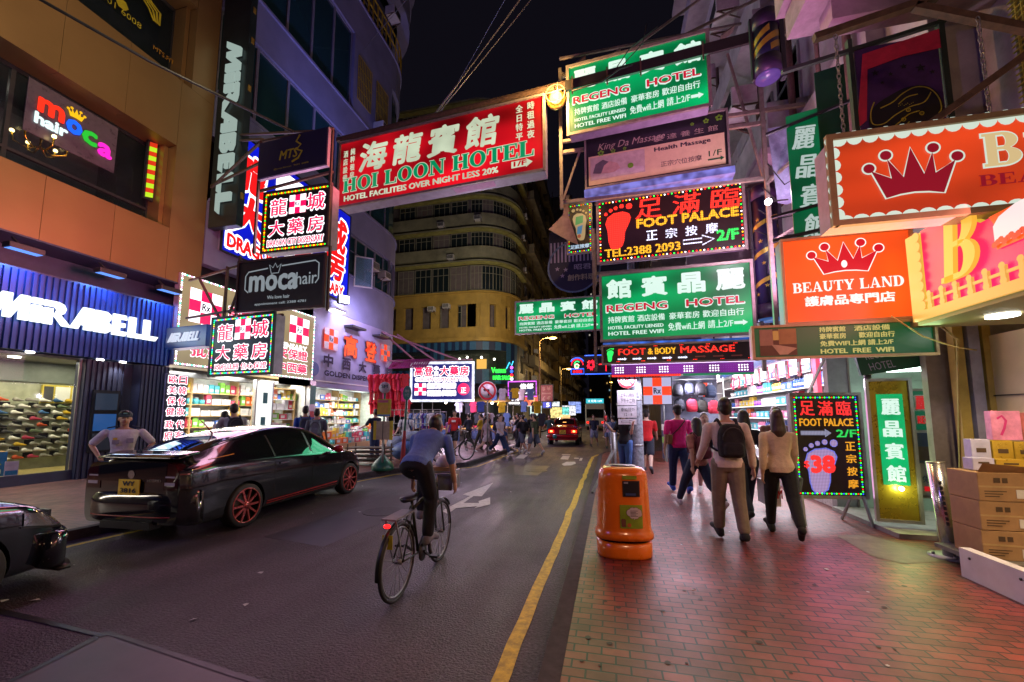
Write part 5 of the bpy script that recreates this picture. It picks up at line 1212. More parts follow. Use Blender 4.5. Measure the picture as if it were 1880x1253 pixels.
# ---------- Golden Dispensary street sign
t = sign('dispensary_sign', 'blazing white pink and blue GOLDEN DISPENSARY box over the market stalls', 'sign', -11.4, 22.2, 2.58, 3.6, 2.1, R(8), .3, glow('box_blue_lit', (.01, .02, .22), .7, sample=False), frame=glow('white_border', (.8, .85, 1), 1.1, uneven=.4, scale=4), fw=.14, group='projecting dispensary boxes', light=(60, (.8, .7, 1)))
for i, ch in enumerate(('高', '登', '大', '藥', '房')): text(t, ch, .38+.6*i+(.35 if i > 1 else 0), 1.68, .54, .56, glow('neon_pink', 0), bold=.02, out=(M_ww, .03))
text(t, '中\n西', 1.45, 1.68, .22, .56, glow('neon_pink', 0), out=(M_ww, .03)); text(t, 'GOLDEN DISPENSARY LTD.', 1.8, 1.19, 3.2, .22, glow('neon_pink', 0), bold=.008, out=(M_ww, .035))
rx(t, .15, .25, .7); f = MB().disc((3.1, .6), .36, 20, -.01); f.build('seal', glow('cross_pink', 0), t); text(t, '正', 3.1, .52, .34, .34, M_ww, bold=.012, y=-.018)
for k, (s_, z) in enumerate((('處方藥物 零售批發', .82), ('保健產品 參茸海味', .38))): text(t, s_, 1.78, z, 1.7, .3, glow('neon_blue_char', (.1, .1, .5), 1., sample=False), out=(M_ww, .05))
t2 = thing('sign_bracket', 'triangular pinkish steel frame holding the blazing dispensary box', 'bracket', (-12, 20.5, 5)); f = MB()
for p, q_ in (((-12.3, 20.3, 6.3), (-8.6, 22.6, 4.9)), ((-12.3, 20.2, 6.3), (-11.2, 22.4, 4.8)), ((-11.6, 20.6, 6.2), (-10, 22.5, 4.85)), ((-12, 20.5, 4.7), (-11.3, 22.3, 4.8)), ((-11.4, 22.5, 4.9), (-7.9, 22.9, 4.95))): f.bar(p, q_, .08)
wb(f, 'lattice', mat('pink_steel', (.3, .14, .2), .5), t2)
# ================================================================== LEFT SHOPS, INSIDE
def left_shop(nm, lb, y0, y1, x_in, hue, where, grp, seed, tiers=(.45, .85, 1.25, 1.65, 2.05, 2.45)):
    rr = random.Random(seed); t = thing('dispensary_shop', lb, 'shop', (LX, (y0+y1)/2, .13))
    wb(MB().box(x_in-.1, x_in, y0, y1, .13, 3.15).box(x_in, LX-.15, y0-.1, y0, .13, 3.15).box(x_in, LX-.15, y1, y1+.1, .13, 3.15), 'wall', mat('shop_wall_white', (.55, .56, .52), .5), t)
    wb(MB().box(x_in, LX+.1, y0, y1, .125, .16), 'floor', mat('shop_tile_floor', (.45, .43, .38), .25), t); wb(MB().box(x_in, LX, y0, y1, 3.15, 3.2), 'ceiling', M_white, t)
    for k in range(3):
        y = y0+(y1-y0)*(k+.2)/3
        wb(MB().box(x_in+.5, x_in+.62, y, y+(y1-y0)*.2, 3.1, 3.14), 'ceiling_light', glow('dispensary_tube', (1, 1, .95), 9), t); lamp('AREA', 'shop_lamp', (LX-.7, y+.5, 3.05), 170, hue, size=1.1)
    M_wood = mat('shelf_wood', (.42, .28, .12), .5, var=.2, stretch=(1, 6, 1))
    for i, z in enumerate(tiers): wb(MB().box(x_in, x_in+.4, y0+.05, y1-.05, z-.03, z), 'shelf', M_wood, t)
    f = MB()
    for k in range(4): yy = y0+.05+(y1-y0-.15)*k/3; f.box(x_in, x_in+.41, yy, yy+.05, .16, 3.0)
    wb(f, 'upright', M_wood, t)
    wb(MB().box(LX-.75, LX-.1, y0+.9, y1-.4, .16, .75), 'display_table', M_wood, t)
    def row(x, z, a, b, s, on='on the front table'):
        y = a
        while y < b:
            k = rr.choice([0, 6, 4, 3, 1, 8, 5, 9, 0, 6]); sh = rr.choice((0, 3, 0, 3, 2)); w_ = (.16, 0, .16, .29)[sh]*s
            for _ in range(rr.randint(1, 2)):
                if y > b: break
                src = pack(k, sh); o = src.copy(); COL.objects.link(o); o.name = 'medicine_box'; o.location = (x, y+w_/2, z); o.rotation_euler = (0, 0, R(90)); o.scale = (s, s, s*rr.uniform(.8, 1.35))
                tag(o, f"{PN[k]} {('carton', 'bottle', 'tub', 'box')[sh]} {on} {where}", 'medicine box', grp); y += w_*1.04
    for i_, z in enumerate(tiers[1:]): row(x_in+.28, z, y0+.15, y1-.2, 1.3, f'on the {rows[i_+1]} back shelf')
    row(LX-.25, .75, y0+1., y1-.5, 1.6)
    if nm == 'a':
        for z in (.3, .7, 1.1, 1.5, 1.9, 2.3): wb(MB().box(LX-1.0, LX-.45, y1-1.75, y1-.25, z-.025, z), 'cabinet_shelf', M_white, t); row(LX-.62, z, y1-1.7, y1-.35, 1.35, 'in the front cabinet')
        f = MB()
        for yy in (y1-1.8, y1-.24): f.box(LX-1.0, LX-.44, yy, yy+.05, .16, 2.75)
        f.box(LX-1.0, LX-.44, y1-1.75, y1-.24, 2.7, 2.75); wb(f, 'cabinet_frame', M_wood, t); lamp('AREA', 'cabinet_light', (LX-.3, y1-1, 2.6), 25, (1, 1, .95), size=1.2, rot=(0, R(-40), 0))
    if nm == 'b':
        for z in (.85, 1.25, 1.65): wb(MB().box(LX-1.3, LX-.9, y0+.6, y1-2.2, z-.025, z), 'gondola_shelf', M_wood, t); row(LX-1.05, z, y0+.65, y1-2.4, 1.25, 'on the middle rack')
        wb(MB().box(LX+.05, LX+.4, y0+.3, y1-.3, .13, .62).box(LX+.4, LX+.75, y0+.3, y1-.3, .13, .40), 'stepped_display', M_wood, t); row(LX+.22, .62, y0+.4, y1-.6, 1.5); row(LX+.58, .40, y0+.4, y1-.6, 1.5)
left_shop('a', 'bright dispensary interior with wooden shelves of medicine behind the parked car', 9.25, 14.8, -14.4, (1, .95, .82), 'in the dispensary behind the black car', 'goods of the first dispensary', 5)
left_shop('b', 'greenish lit dispensary interior with low display tables under the lilac wall', 15.2, 21.3, -14.6, (.88, 1, .86), 'in the dispensary under the lilac wall', 'goods of the second dispensary', 6)
t = thing('light_box', 'tall white lit advertising panel between the dispensary shelves', 'advert', (LX-.05, 12.25, .9), R(90)); MB().box(0, .72, 0, .1, 0, 2.0).build('face', glow('advert_white', (.95, 1, .95), 1.0), t); f = MB().box(-.05, 0, -.02, .1, -.05, 2.05).box(.72, .77, -.02, .1, -.05, 2.05); f.build('frame', M_alu, t); f = MB().box(.25, .45, -.01, -.001, .3, .7).box(.3, .5, -.01, -.001, 1.2, 1.6); f.build('picture', mat('advert_teal', (.05, .25, .3), .5), t)
t = thing('shop_pillar', 'steel clad pillar with a red notice between the two dispensaries', 'pillar', (LX+.05, 14.85, .13), R(90)); MB().box(0, .35, 0, .3, 0, 3.0).build('cladding', M_alu, t); MB().box(.05, .3, -.012, -.001, 1.1, 1.7).build('notice', mat('notice_red', (.5, .05, .06), .5), t); MB().box(.02, .34, -.012, -.001, 2.0, 2.8).build('poster', mat('notice_green', (.1, .3, .25), .5), t)

# ================================================================== STREET FURNITURE, LEFT
M_green_m = mat('bus_stop_green', (.01, .11, .07), .4)
t = thing('bus_stop_sign', 'minibus stop post with round 5M plate and yellow timetable', 'bus stop', (-6.3, 10.6, .13), R(8))
MB().cyl((0, 0, .3), (0, 0, 2.2), .03, n=10).build('pole', M_green_m, t)
o = MB().cyl((0, -.03, 2.33), (0, .0, 2.33), .165, n=24).build('round_plate', mat('plate_white', (.62, .6, .66), .4), t); text(o, '5M', 0, 2.36, .2, .11, M_green_m, bold=.006, y=-.04)
MB().box(-.2, .2, -.03, .0, 1.5, 2.0).build('timetable_board', mat('timetable_yellow', (.55, .46, .02), .4), t); f = MB().box(-.12, .12, -.036, -.031, 1.6, 1.84, 0).box(-.18, .12, -.036, -.031, 1.9, 1.97, 1).box(-.19, .19, -.0365, -.031, 1.51, 1.56, 2); f.build('timetable_print', [mat('print_orange', (.6, .35, .05), .5), mat('print_pink', (.5, .12, .2), .5), mat('print_blue', (.1, .25, .5), .5)], t)
MB().loft([[(math.cos(a)*r, math.sin(a)*r, z) for a in (2*math.pi*k/18 for k in range(18))] for r, z in ((.30, 0), (.31, .06), (.29, .16), (.20, .26), (.10, .36), (.05, .42))]).build('base', M_green_m, t)
t = thing('timetable_frame', 'yellow edged timetable frame on a low post beside the minibus stop', 'sign', (-6.2, 10.4, .13), R(4)); MB().cyl((0, .02, 0), (0, .02, .9), .03, n=8).build('post', M_galv, t); f = MB().box(-.28, -.2, -.02, .02, .85, 1.38).box(.2, .28, -.02, .02, .85, 1.38); f.build('side_strip', mat('timetable_yellow', 0), t); MB().box(-.2, .2, -.015, .015, .86, 1.37).build('board', mat('board_beige', (.4, .34, .26), .5), t); MB().box(-.01, .01, -.02, -.0155, .86, 1.37).build('divider', M_dark, t)
t = thing('bus_stop_sign', 'slim green post with an oval green plate, leaning slightly', 'bus stop', (-5.75, 10.7, .13), R(10)); t.rotation_euler = (R(-2), R(2), R(10))
MB().cyl((0, 0, 0), (0, 0, 2.0), .035, n=10).build('pole', M_green_m, t); f = MB(); f.disc((0, 2.18), .12, 22, -.03, rz=.21); f.disc((0, 2.18), .12, 22, .0, rz=.21); o = f.build('oval_plate', mat('oval_green', (.03, .24, .19), .4), t); text(o, '專線\n小巴', 0, 2.18, .13, .2, mat('letter_pale', 0), y=-.036)
MB().loft([[(math.cos(a)*r+.0, math.sin(a)*r, z) for a in (2*math.pi*k/14 for k in range(14))] for r, z in ((.05, .15), (.07, .2), (.05, .9), (.04, 1.1))]).build('red_wrap', mat('wrap_red', (.35, .03, .04), .6), t)
# tarpaulin bundle
t = thing('tarpaulin_bundle', 'heap of blue and white striped tarpaulin sacks beside the green post', 'bundle', (-6.6, 12.6, .13))
for k, (x, y, z, ra, rb, rc) in enumerate(((0, 0, .35, .55, .4, .33), (-.5, .3, .55, .4, .35, .28), (.45, .25, .6, .45, .35, .22), (.1, .3, .8, .5, .3, .2))): o = MB().sph((x, y, z), (ra, rb, rc), 18, 12).build("sack", mat('tarp_blue%d' % (k % 2), ((.05, .12, .35), (.25, .32, .45))[k % 2], .45, var=.5, scale=7, bump=.5), t)
t = thing('trolley_stack', 'stacked flat goods trolleys in front of the second dispensary', 'trolley', (-7.2, 11.6, .13), R(6)); f = MB()
for k in range(4): f.box(-.8, .5, -.3, .3, .12+.13*k, .155+.13*k)
for a, b in ((-.75, -.25), (.45, -.25), (-.75, .25), (.45, .25)): f.bar((a, b, .05), (a, b, .65), .03)
f.build('deck', M_rust, t)
# market rails and cages
for k, (x, y, lb) in enumerate(((-8.3, 15.2, 'tubular steel market rail, left one by the orange crate'), (-7.0, 14.9, 'tubular steel market rail, right one behind the parked bicycle'))):
    t = thing('market_rail', lb, 'railing', (x, y, .13), R(-6)); f = MB()
    for z in (.25, .75, 1.2, 1.75): f.cyl((-.6, 0, z), (.6, 0, z), .018, n=6)
    for i in range(5): f.cyl((-.6+.3*i, 0, 0), (-.6+.3*i, 0, 1.75), .014, n=6)
    f.build('tubes', M_galv, t)
for k, (x, y, z, lb) in enumerate(((-8.1, 15.6, .13, 'big orange plastic crate behind the market rail'), (-7.5, 15.5, .13, 'second orange crate beside the first, nearer the bicycle'))):
    t = thing('plastic_crate', lb, 'crate', (x, y, z), R(5)); f = MB().box(-.28, .28, -.2, .2, 0, .05)
    for zz in (.05, .25, .45, .62): f.box(-.28, .28, -.2, -.18, zz, zz+.12).box(-.28, .28, .18, .2, zz, zz+.12).box(-.28, -.26, -.18, .18, zz, zz+.12).box(.26, .28, -.18, .18, zz, zz+.12)
    f.box(-.281, -.2, -.201, -.15, 0, .74).box(.2, .281, -.201, -.15, 0, .74); f.build('body', mat('crate_orange', (.55, .13, .02), .5), t)
# garments
def garment_mesh(k):
    m = MB(); pts = [(-.10, .0), (-.20, -.04), (-.30, -.22), (-.22, -.27), (-.19, -.18), (-.20, -.70), (.20, -.70), (.19, -.18), (.22, -.27), (.30, -.22), (.20, -.04), (.10, 0), (.04, -.03), (-.04, -.03)]
    m.prism(pts, -.05, .05); o = m.build('garment', M_white); o.location = (0, 0, -60)
    b = o.modifiers.new('bevel', 'BEVEL'); b.width = .02; b.segments = 2; return o
g0 = garment_mesh(0); GC = ('b01020', 'd02858', 'e0304a', 'c81870', '5a3a9a', 'b048b0', '6a88c0', 'd0d0d8', '304a90', '8a2038', 'd8b820', '303038'); GN = ('red', 'rose', 'scarlet', 'magenta', 'violet', 'orchid', 'pale blue', 'white', 'navy', 'maroon', 'yellow', 'black')
_gm = {}; _first = [True]
def garment(x, y, z, rz, ci, where, s=1.):
    if _first[0]: o = g0; _first[0] = False
    else: o = g0.copy(); COL.objects.link(o)
    if ci not in _gm:
        _gm[ci] = g0.data.copy(); _gm[ci].materials[0] = cloth(GC[ci])
    o.data = _gm[ci]; o.location = (x, y, z); o.rotation_euler = (rnd.uniform(-.06, .06), rnd.uniform(-.08, .08), rz); o.scale = (s, s, s*rnd.uniform(.9, 1.15))
    tag(o, f'{GN[ci]} garment {where}', 'garment', 'clothes hung up for sale')
for i in range(9):
    for j in range(3): garment(-11.6+.23*i, 18.2+.12*j, 3.7-.62*j, R(90)+rnd.uniform(-.4, .4), rnd.choice((0, 1, 2, 3, 0, 2)), 'hung high beside the second dispensary', 1.1)
for i in range(15): garment(-9.5+.11*i, 18.3+.02*i, 1.75, R(80)+rnd.uniform(-.3, .3), rnd.choice((4, 5, 6, 8, 3, 7)), 'on the low rack under the blazing dispensary box', .95)
for i in range(22): garment(-9.6+.27*i, 24.5+rnd.uniform(-.5, .5), rnd.choice((2.5, 3.3, 1.8)), rnd.uniform(-.5, .5), rnd.choice((7, 6, 8, 10, 1, 4, 11)), 'hung along the market stalls', 1.)
t = thing('clothes_rack', 'chrome clothes rack standing under the blazing dispensary box', 'rack', (-8.7, 18.4, .13)); f = MB().cyl((-.95, 0, 1.68), (.95, .3, 1.68), .018, n=8)
for s in (-.95, .95): f.cyl((s, .15*(s > 0)*2, 0), (s, .15*(s > 0)*2, 1.68), .016, n=8); f.cyl((s, -.3, .03), (s, .4, .03), .016, n=8)
f.build('tubes', M_galv, t)
# stalls in the side street
for k, (x, y, col, lb) in enumerate(((-10.5, 25.2, '1c2c5a', 'market stall with navy canopy hung with clothes, left of the two'), (-7.9, 27.2, '7a6a30', 'market stall with ochre canopy near the hair salon corner'))):
    t = thing('market_stall', lb, 'stall', (x, y, 0)); f = MB()
    for a in (-1.3, 1.3):
        for b in (-.8, .8): f.cyl((a, b, 0), (a, b, 2.7), .025, n=6)
    f.build('poles', M_galv, t); f = MB(); f.loft([[(-1.6, yy, z), (1.6, yy, z), (1.6, yy, z+.03), (-1.6, yy, z+.03)] for yy, z in ((-1.3, 2.5), (-.6, 2.78), (0, 2.9), (.9, 2.75))], closed=True); f.build('canopy', cloth(col), t)
    MB().box(-1.3, 1.3, -.7, .7, .75, .82).build('table', mat('shelf_wood', 0), t); MB().box(-1.25, 1.25, -.68, -.66, .05, .75).build('skirt_cloth', cloth('40507a'), t)
    o = MB().sph((0, 0, 2.5), .09, 10, 8).build('bulb', glow('stall_bulb', (1, .9, .7), 20), t); lamp('POINT', 'stall_light', (0, -.9, 2.3), 150, ((1, .75, .95), (1, .85, .6))[k], t, size=.08); lamp('POINT', 'stall_light', (.8, -2.2, 2.6), 260, ((.75, .7, 1), (1, .6, .8))[k], t, size=.08)  # second point light per stall is added fill without a bulb
    for i in range(7):
        s_ = thing('goods_pile', f'{GN[(i*3+k) % 12]} folded goods pile on the {("navy", "ochre")[k]} canopied market stall', 'goods', (x-1.1+.36*i, y-.3, .82), 0, 'goods piled on the stalls'); MB().box(-.15, .15, -.2, .2, 0, .12+.05*(i % 3)).build('stack', cloth(GC[(i*3+k) % 12]), s_, bevel=.02)
t = thing('market_awning', 'pink lit striped awning strip beside the lilac wall', 'awning', (-11.9, 21.6, 4.5)); f = MB()
for i in range(16): f.loft([[(-12.3+.15*i, 21.6, 4.9), (-12.16+.15*i, 21.6, 4.9)], [(-12.3+.15*i, 20.9, 4.3), (-12.16+.15*i, 20.9, 4.3)]], cap=False, closed=False, sm=False)
wb(f, 'striped_cloth', cloth('a03a78'), t)
# no left turn
def no_turn(x, y, zc, r, lb, pole, left, plates=()):
    t = thing('traffic_sign', lb, 'traffic sign', (x, y, zc))
    f = MB(); f.cyl((0, -.02, 0), (0, .0, 0), r, n=30); f.build('plate', mat('sign_white', (.66, .62, .70), .35), t)
    f = MB(); f.ringband((0, 0), r*.74, r*.95, 30, -.026); f.line([(-r*.55, r*.55), (r*.55, -r*.55)], r*.16, -.0275); f.build('red_ring', mat('sign_red', (.5, .02, .03), .35), t)
    s = -1 if left else 1; f = MB(); f.line([(-s*r*.15, -r*.5), (-s*r*.15, r*.12), (s*r*.25, r*.12)], r*.16, -.0245); poly(f, [[(s*r*.2, r*.32), (s*r*.5, r*.12), (s*r*.2, -r*.08)]], -.0246); f.build('arrow', mat('sign_black', 0), t)
    if pole: MB().cyl((0, .04, -zc+.13), (0, .04, r), .03, n=10).build('pole', M_galv, t)
    for i, (z0, z1, w_, col) in enumerate(plates):
        o = MB().box(-w_/2-.02, w_/2-.02, -.02, 0, z0, z1).build('plate', mat('plate_'+col, dict(white=(.6, .58, .64), grey=(.3, .3, .34), yellow=(.5, .42, .05))[col], .4), t)
        if col == 'white': text(o, ('上午八時至\n下午十二時', '車輛除外\n12 - 8', '⇨')[i] if i < 3 else '', 0, (z0+z1)/2, w_*.75, (z1-z0)*.7, mat('sign_black', 0), y=-.026)
    return t
no_turn(-4.7, 15.5, 2.62, .38, 'round no left turn sign on a thin pole amid the crossing crowd', True, True)
no_turn(.42, 10.25, 2.53, .22, 'round no right turn sign with white time plates strapped to the grey post', False, False, ((-.62, -.26, .44, 'white'), (-.92, -.64, .44, 'white'), (-1.08, -.95, .42, 'white')))
# ================================================================== STREET FURNITURE, RIGHT
t = thing('lamp_column', 'thick mottled grey lamp column at the right kerb behind the orange bin', 'lamp post', (.60, 10.5, .13))
MB().loft([[(math.cos(a)*r, math.sin(a)*r, z) for a in (2*math.pi*k/20 for k in range(20))] for r, z in ((.21, 0), (.21, .05), (.18, .12), (.17, 1.5), (.165, 2.25), (.155, 2.42), (.115, 2.5), (.10, 2.55), (.085, 6), (.07, 9))]).build('shaft', mat('mottled_steel', (.20, .22, .26), .45, metal=.3, var=.6, scale=16), t)
for z in (.8, 1.9): MB().cyl((0, 0, z), (0, 0, z+.04), .178, n=20).build('band', M_galv, t)
t = thing('guard_rail', 'galvanised kerb rail post with a leaning strut behind the bin', 'railing', (.05, 9.6, .13)); f = MB().cyl((0, 0, 0), (0, 0, 1.15), .05, n=12).bar((-.42, -1.2, .02), (0, -.05, .75), .05).bar((0, 0, .95), (.05, 1.6, .95), .05).bar((0, 0, .45), (.05, 1.6, .45), .05).cyl((.05, 1.6, 0), (.05, 1.6, 1.05), .045, n=12); f.build('tubes', M_galv, t)
# litter bin
t = thing('litter_bin', 'bright orange litter bin with a dark opening and green stickers on the brick pavement', 'litter bin', (.12, 4.95, .13), R(6))
M_or = mat('bin_orange', (.85, .19, .006), .26, var=.14, scale=3, coat=.5)
sq = lambda rx, ry, z: [(math.copysign(abs(math.cos(a))**.72, math.cos(a))*rx, math.copysign(abs(math.sin(a))**.72, math.sin(a))*ry, z) for a in (2*math.pi*k/48 for k in range(48))]
MB().loft([sq(.295, .235, 0), sq(.30, .24, .02), sq(.30, .24, .15), sq(.28, .22, .165)]).build('base', M_or, t)
MB().loft([sq(.27, .21, .166), sq(.27, .21, .185)]).build('shadow_gap', M_black, t)
MB().loft([sq(.28, .22, .186), sq(.318, .258, .20), sq(.322, .262, .24), sq(.305, .245, .275), sq(.295, .235, .30), sq(.272, .214, .82), sq(.266, .208, .88), sq(.25, .193, .925), sq(.215, .16, .955), sq(.15, .11, .968)]).build('body', M_or, t)
MB().loft([sq(.15, .11, .962), sq(.15, .11, .974)]).build('ashtray', M_galv, t); MB().loft([sq(.12, .085, .9745), sq(.12, .085, .976)]).build('ash_grille', M_dark, t)
def front(z): return -(.235-(z-.30)*.0405)-.004
def bin_patch(nm, x0, x1, z0, z1, m, off=0., rad=0):
    f = MB(); n = 10; rows = []
    for i in range(7):
        z = z0+(z1-z0)*i/6; rows.append([((x0+(x1-x0)*k/n), front(z)*(1-abs((x0+(x1-x0)*k/n)/.29)**2.8)**.36-off, z) for k in range(n+1)])
    f.loft(rows, cap=False, closed=False); return f.build(nm, m, t)
bin_patch('opening_rim', -.03, .155, .66, .83, mat('bin_slot_rim', (.05, .02, .01), .4), .002); bin_patch('opening', -.02, .145, .668, .822, M_black, .005); bin_patch('opening_label', -.015, .03, .80, .818, mat('label_grey', (.3, .3, .3), .5), .008); bin_patch('opening_notice', -.0, .11, .675, .70, mat('label_blue', (.03, .06, .15), .5), .008)
MG = mat('sticker_green', (.24, .38, .015), .45); MCl = mat('sticker_cloud', (.58, .52, .46), .5); MBr = mat('sticker_brown', (.16, .06, .03), .5)
bin_patch('sticker', -.065, .175, .33, .575, MG, .003); bin_patch('sticker', -.03, .125, .845, .885, MG, .003)
f = MB(); cz = .49
for dx, dz, r in ((0, 0, .045), (-.045, .005, .035), (.045, .008, .036), (.02, .03, .03), (-.02, .03, .03), (.02, -.028, .03), (-.02, -.025, .03), (.06, -.012, .024)):
    f.disc((.085+dx, cz+dz), r+.004, 14, -.244-.0002, 1); f.disc((.085+dx, cz+dz), r, 14, -.2452-.0002*abs(dx), 0)
poly(f, [[(.08, .45), (.10, .45), (.086, .42)]], -.2454, 0)
for k in range(5): f.box(.045, .125-.02*(k % 2), -.2475, -.2470, .512-.014*k, .517-.014*k, 2)
poly(f, [[(-.05, .345), (-.005, .345), (-.005, .42), (-.02, .43), (-.045, .43), (-.055, .42)]], -.2452, 1); f.disc((.03, .365), .022, 10, -.2452, 3)
for v in range(len(f.v)): x, y, z = f.v[v]; f.v[v] = (x, y+(.244+front(z)*(1-abs(x/.29)**2.8)**.36-.006), z)
f.build('sticker_print', [MCl, MBr, mat('print_black', (.03, .03, .03), .5), mat('print_orange2', (.5, .12, .02), .5)], t)
# bollard
t = thing('bollard', 'stainless steel bollard with a bolted round flange leaning by the cartons', 'bollard', (3.60, 5.62, .13)); t.rotation_euler = (0, R(-3.5), R(-25))
MB().cyl((0, 0, .02), (0, 0, 1.02), .078, n=24).build('tube', mat('stainless', (.55, .55, .55), .22, metal=.95, var=.1), t); MB().cyl((0, 0, 1.02), (0, 0, 1.03), .08, n=24).build('cap', mat('stainless_cap', (.6, .58, .5), .3, metal=.9), t); MB().cyl((0, 0, 0), (0, 0, .022), .2, n=24).build('flange', M_galv, t)
for a in range(0, 360, 90): MB().cyl((.15*math.cos(R(a)), .15*math.sin(R(a)), .02), (.15*math.cos(R(a)), .15*math.sin(R(a)), .045), .016, n=6).build('bolt', M_galv, t)
f = MB()
for k in range(9): f.box(.0-.012, .012, -.0815, -.080, .35+.055*k, .385+.055*k)
f.build('stencil_marks', M_dark, t)
# cartons, gift boxes and the trolley
t = thing('trolley', 'low goods trolley on castor wheels carrying the cartons', 'trolley', (3.9, 5.25, .13)); MB().box(-.5, .8, -.35, .3, .13, .17).build('deck', M_galv, t)
for x, y in ((-.3, -.3), (.25, -.3), (.7, -.3), (-.3, .25), (.7, .25)):
    o = MB().cyl((x-.02, y, .055), (x+.02, y, .055), .055, n=16).build('castor', mat('castor_blue', (.03, .04, .09), .5), t); MB().box(x-.035, x+.035, y-.02, y+.02, .055, .13).build('fork', M_galv, o)
M_card = mat('cardboard', (.34, .20, .09), .75, var=.2, scale=5); M_tape = mat('packing_tape', (.40, .27, .12), .35)
pos_ = ('bottom', 'middle', 'top')
def carton(x, y, z, w, d, h, lb, open_=False, rz=0):
    t = thing('carton', lb, 'carton', (x, y, z), R(rz), 'cartons on the goods trolley'); MB().box(-w/2, w/2, -d/2, d/2, 0, h).build('box', M_card, t, bevel=.006)
    f = MB().box(-w/2, w/2, -d/2-.002, -d/2-.001, h*.48, h*.54); f.build('tape', M_tape, t)
    f = MB().box(-w*.2, -w*.08, -d/2-.004, -d/2-.0025, h*.65, h*.82).box(-w*.04, w*.06, -d/2-.004, -d/2-.0025, h*.65, h*.82)
    for k in range(3): f.box(-w*.4, -w*.12+.03*k, -d/2-.004, -d/2-.0025, h*(.15+.09*k), h*(.18+.09*k))
    f.build('print', mat('carton_print', (.07, .04, .02), .7), t); MB().box(w*.2, w*.42, -d/2-.005, -d/2-.0025, h*.12, h*.42).build('label', mat('carton_label', (.6, .58, .55), .6), t)
    if open_:
        f = MB(); f.loft([[(-w/2, -d/2, h), (w/2, -d/2, h)], [(-w/2-.02, -d/2-.1, h+.10), (w/2, -d/2-.08, h+.06)]], cap=False, closed=False, sm=False); f.build('flap', M_card, t)
for i in range(3):
    carton(3.68, 5.2, .30+.275*i, .42, .36, .27, f'{pos_[i]} brown carton of the left stack on the trolley, beside the bollard', i == 2, 1.5*(i-1))
    carton(4.13, 5.15, .30+.275*i, .42, .36, .27, f'{pos_[i]} brown carton of the right stack on the trolley, at the photo edge', i == 2, -1.2*(i-1))
M_gold2 = mat('gift_gold', (.50, .34, .04), .3, metal=.3)
for k, (x, y, z, w, d, h, m, lb) in enumerate(((3.64, 5.22, 1.126, .18, .12, .12, mat('gift_lilac', (.42, .42, .62), .4), 'low lilac cosmetic box on the left carton'), (3.86, 5.22, 1.126, .24, .12, .11, M_gold2, 'low wide gold cosmetic box on the left carton'),
      (3.74, 5.36, 1.127, .16, .1, .30, mat('gift_lilac', 0), 'tall lilac box at the left of the back row'), (3.92, 5.36, 1.127, .17, .1, .29, M_gold2, 'tall gold box in the back row beside the lilac one'), (4.10, 5.36, 1.127, .17, .1, .28, M_gold2, 'second tall gold box of the back row'), (4.28, 5.36, 1.127, .17, .1, .28, mat('gift_orange', (.5, .2, .02), .4), 'orange box ending the back row'),
      (4.16, 5.08, 1.126, .22, .14, .2, mat('gift_white', (.6, .55, .56), .4), 'white cosmetic box with a bottle picture in front'), (3.98, 5.36, 1.42, .24, .08, .30, mat('gift_pink', (.62, .22, .42), .35, var=.5, scale=5), 'pink gift box with a swan curve on top of the stack'), (4.22, 5.34, 1.412, .2, .08, .29, mat('gift_pink_orange', (.62, .2, .2), .35, var=.6, scale=9), 'pink and orange gift box on top, right of the swan box'))):
    t = thing('gift_box', lb, 'gift box', (x, y, z), R(rnd.uniform(-4, 4)), 'cosmetic boxes on the cartons'); MB().box(-w/2, w/2, -d/2, d/2, 0, h).build('box', m, t, bevel=.004)
    if 'swan' in lb and k == 7: f = MB(); f.line([(-.05, .05), (-.02, .12), (0, .2), (-.03, .25), (-.07, .22)], .022, -d/2-.002); f.build('swan_print', mat('gift_magenta', (.5, .02, .2), .4), t)
    elif h > .1: MB().box(-w*.25, w*.25, -d/2-.0025, -d/2-.001, h*.55, h*.7).build('print', mat('carton_print', 0), t)
t = thing('exit_sign', 'small green sign box on the cream wall at the right edge', 'sign', (4.38, 4.35, 1.98), R(-90)); MB().box(-.35, .25, -.04, .02, 0, .24).build('box', glow('exit_green', (.0, .22, .06), .7), t); MB().tube([(-.2, -.02, 0), (-.21, -.02, -.2), (-.2, -.02, -.5)], .006, 5).build('cable', M_dark, t)
# hanging backpacks and crosses at the far right shop corner
def bag_mesh(nm, col, parent):
    m = MB(); m.loft([[(math.copysign(abs(math.cos(a))**.6, math.cos(a))*rx, math.copysign(abs(math.sin(a))**.6, math.sin(a))*ry, z) for a in (2*math.pi*k/16 for k in range(16))] for z, rx, ry in ((0, .12, .07), (.03, .17, .1), (.2, .18, .11), (.36, .15, .09), (.43, .08, .05))]); o = m.build('bag_body', cloth(col), parent)
    MB().loft([[(math.cos(a)*rx, -.10+math.sin(a)*.035, z) for a in (2*math.pi*k/12 for k in range(12))] for z, rx in ((.06, .1), (.08, .13), (.2, .13), (.22, .1))]).build('pocket', cloth(col), parent); MB().tube([(-.04, 0, .42), (0, 0, .52), (.04, 0, .42)], .012, 6).build('loop', M_dark, parent)
for i, (x, z, col, nm) in enumerate(((2.25, 2.3, '1a1c26', 'black'), (2.62, 2.35, '23263a', 'dark blue'), (2.98, 2.32, '1c1a22', 'charcoal'), (2.3, 1.8, '20222e', 'slate'), (2.68, 1.78, 'b0203a', 'red'), (3.02, 1.75, '26241f', 'brown black'), (3.36, 1.72, 'a81c34', 'crimson'), (3.3, 2.25, '24304a', 'navy'))):
    t = thing('hanging_bag', f'{nm} backpack hanging among the bags at the far right shop corner', 'backpack', (x, 14.8+.1*(i % 2), z), rnd.uniform(-.3, .3), 'backpacks hung for sale'); bag_mesh('bag', col, t)
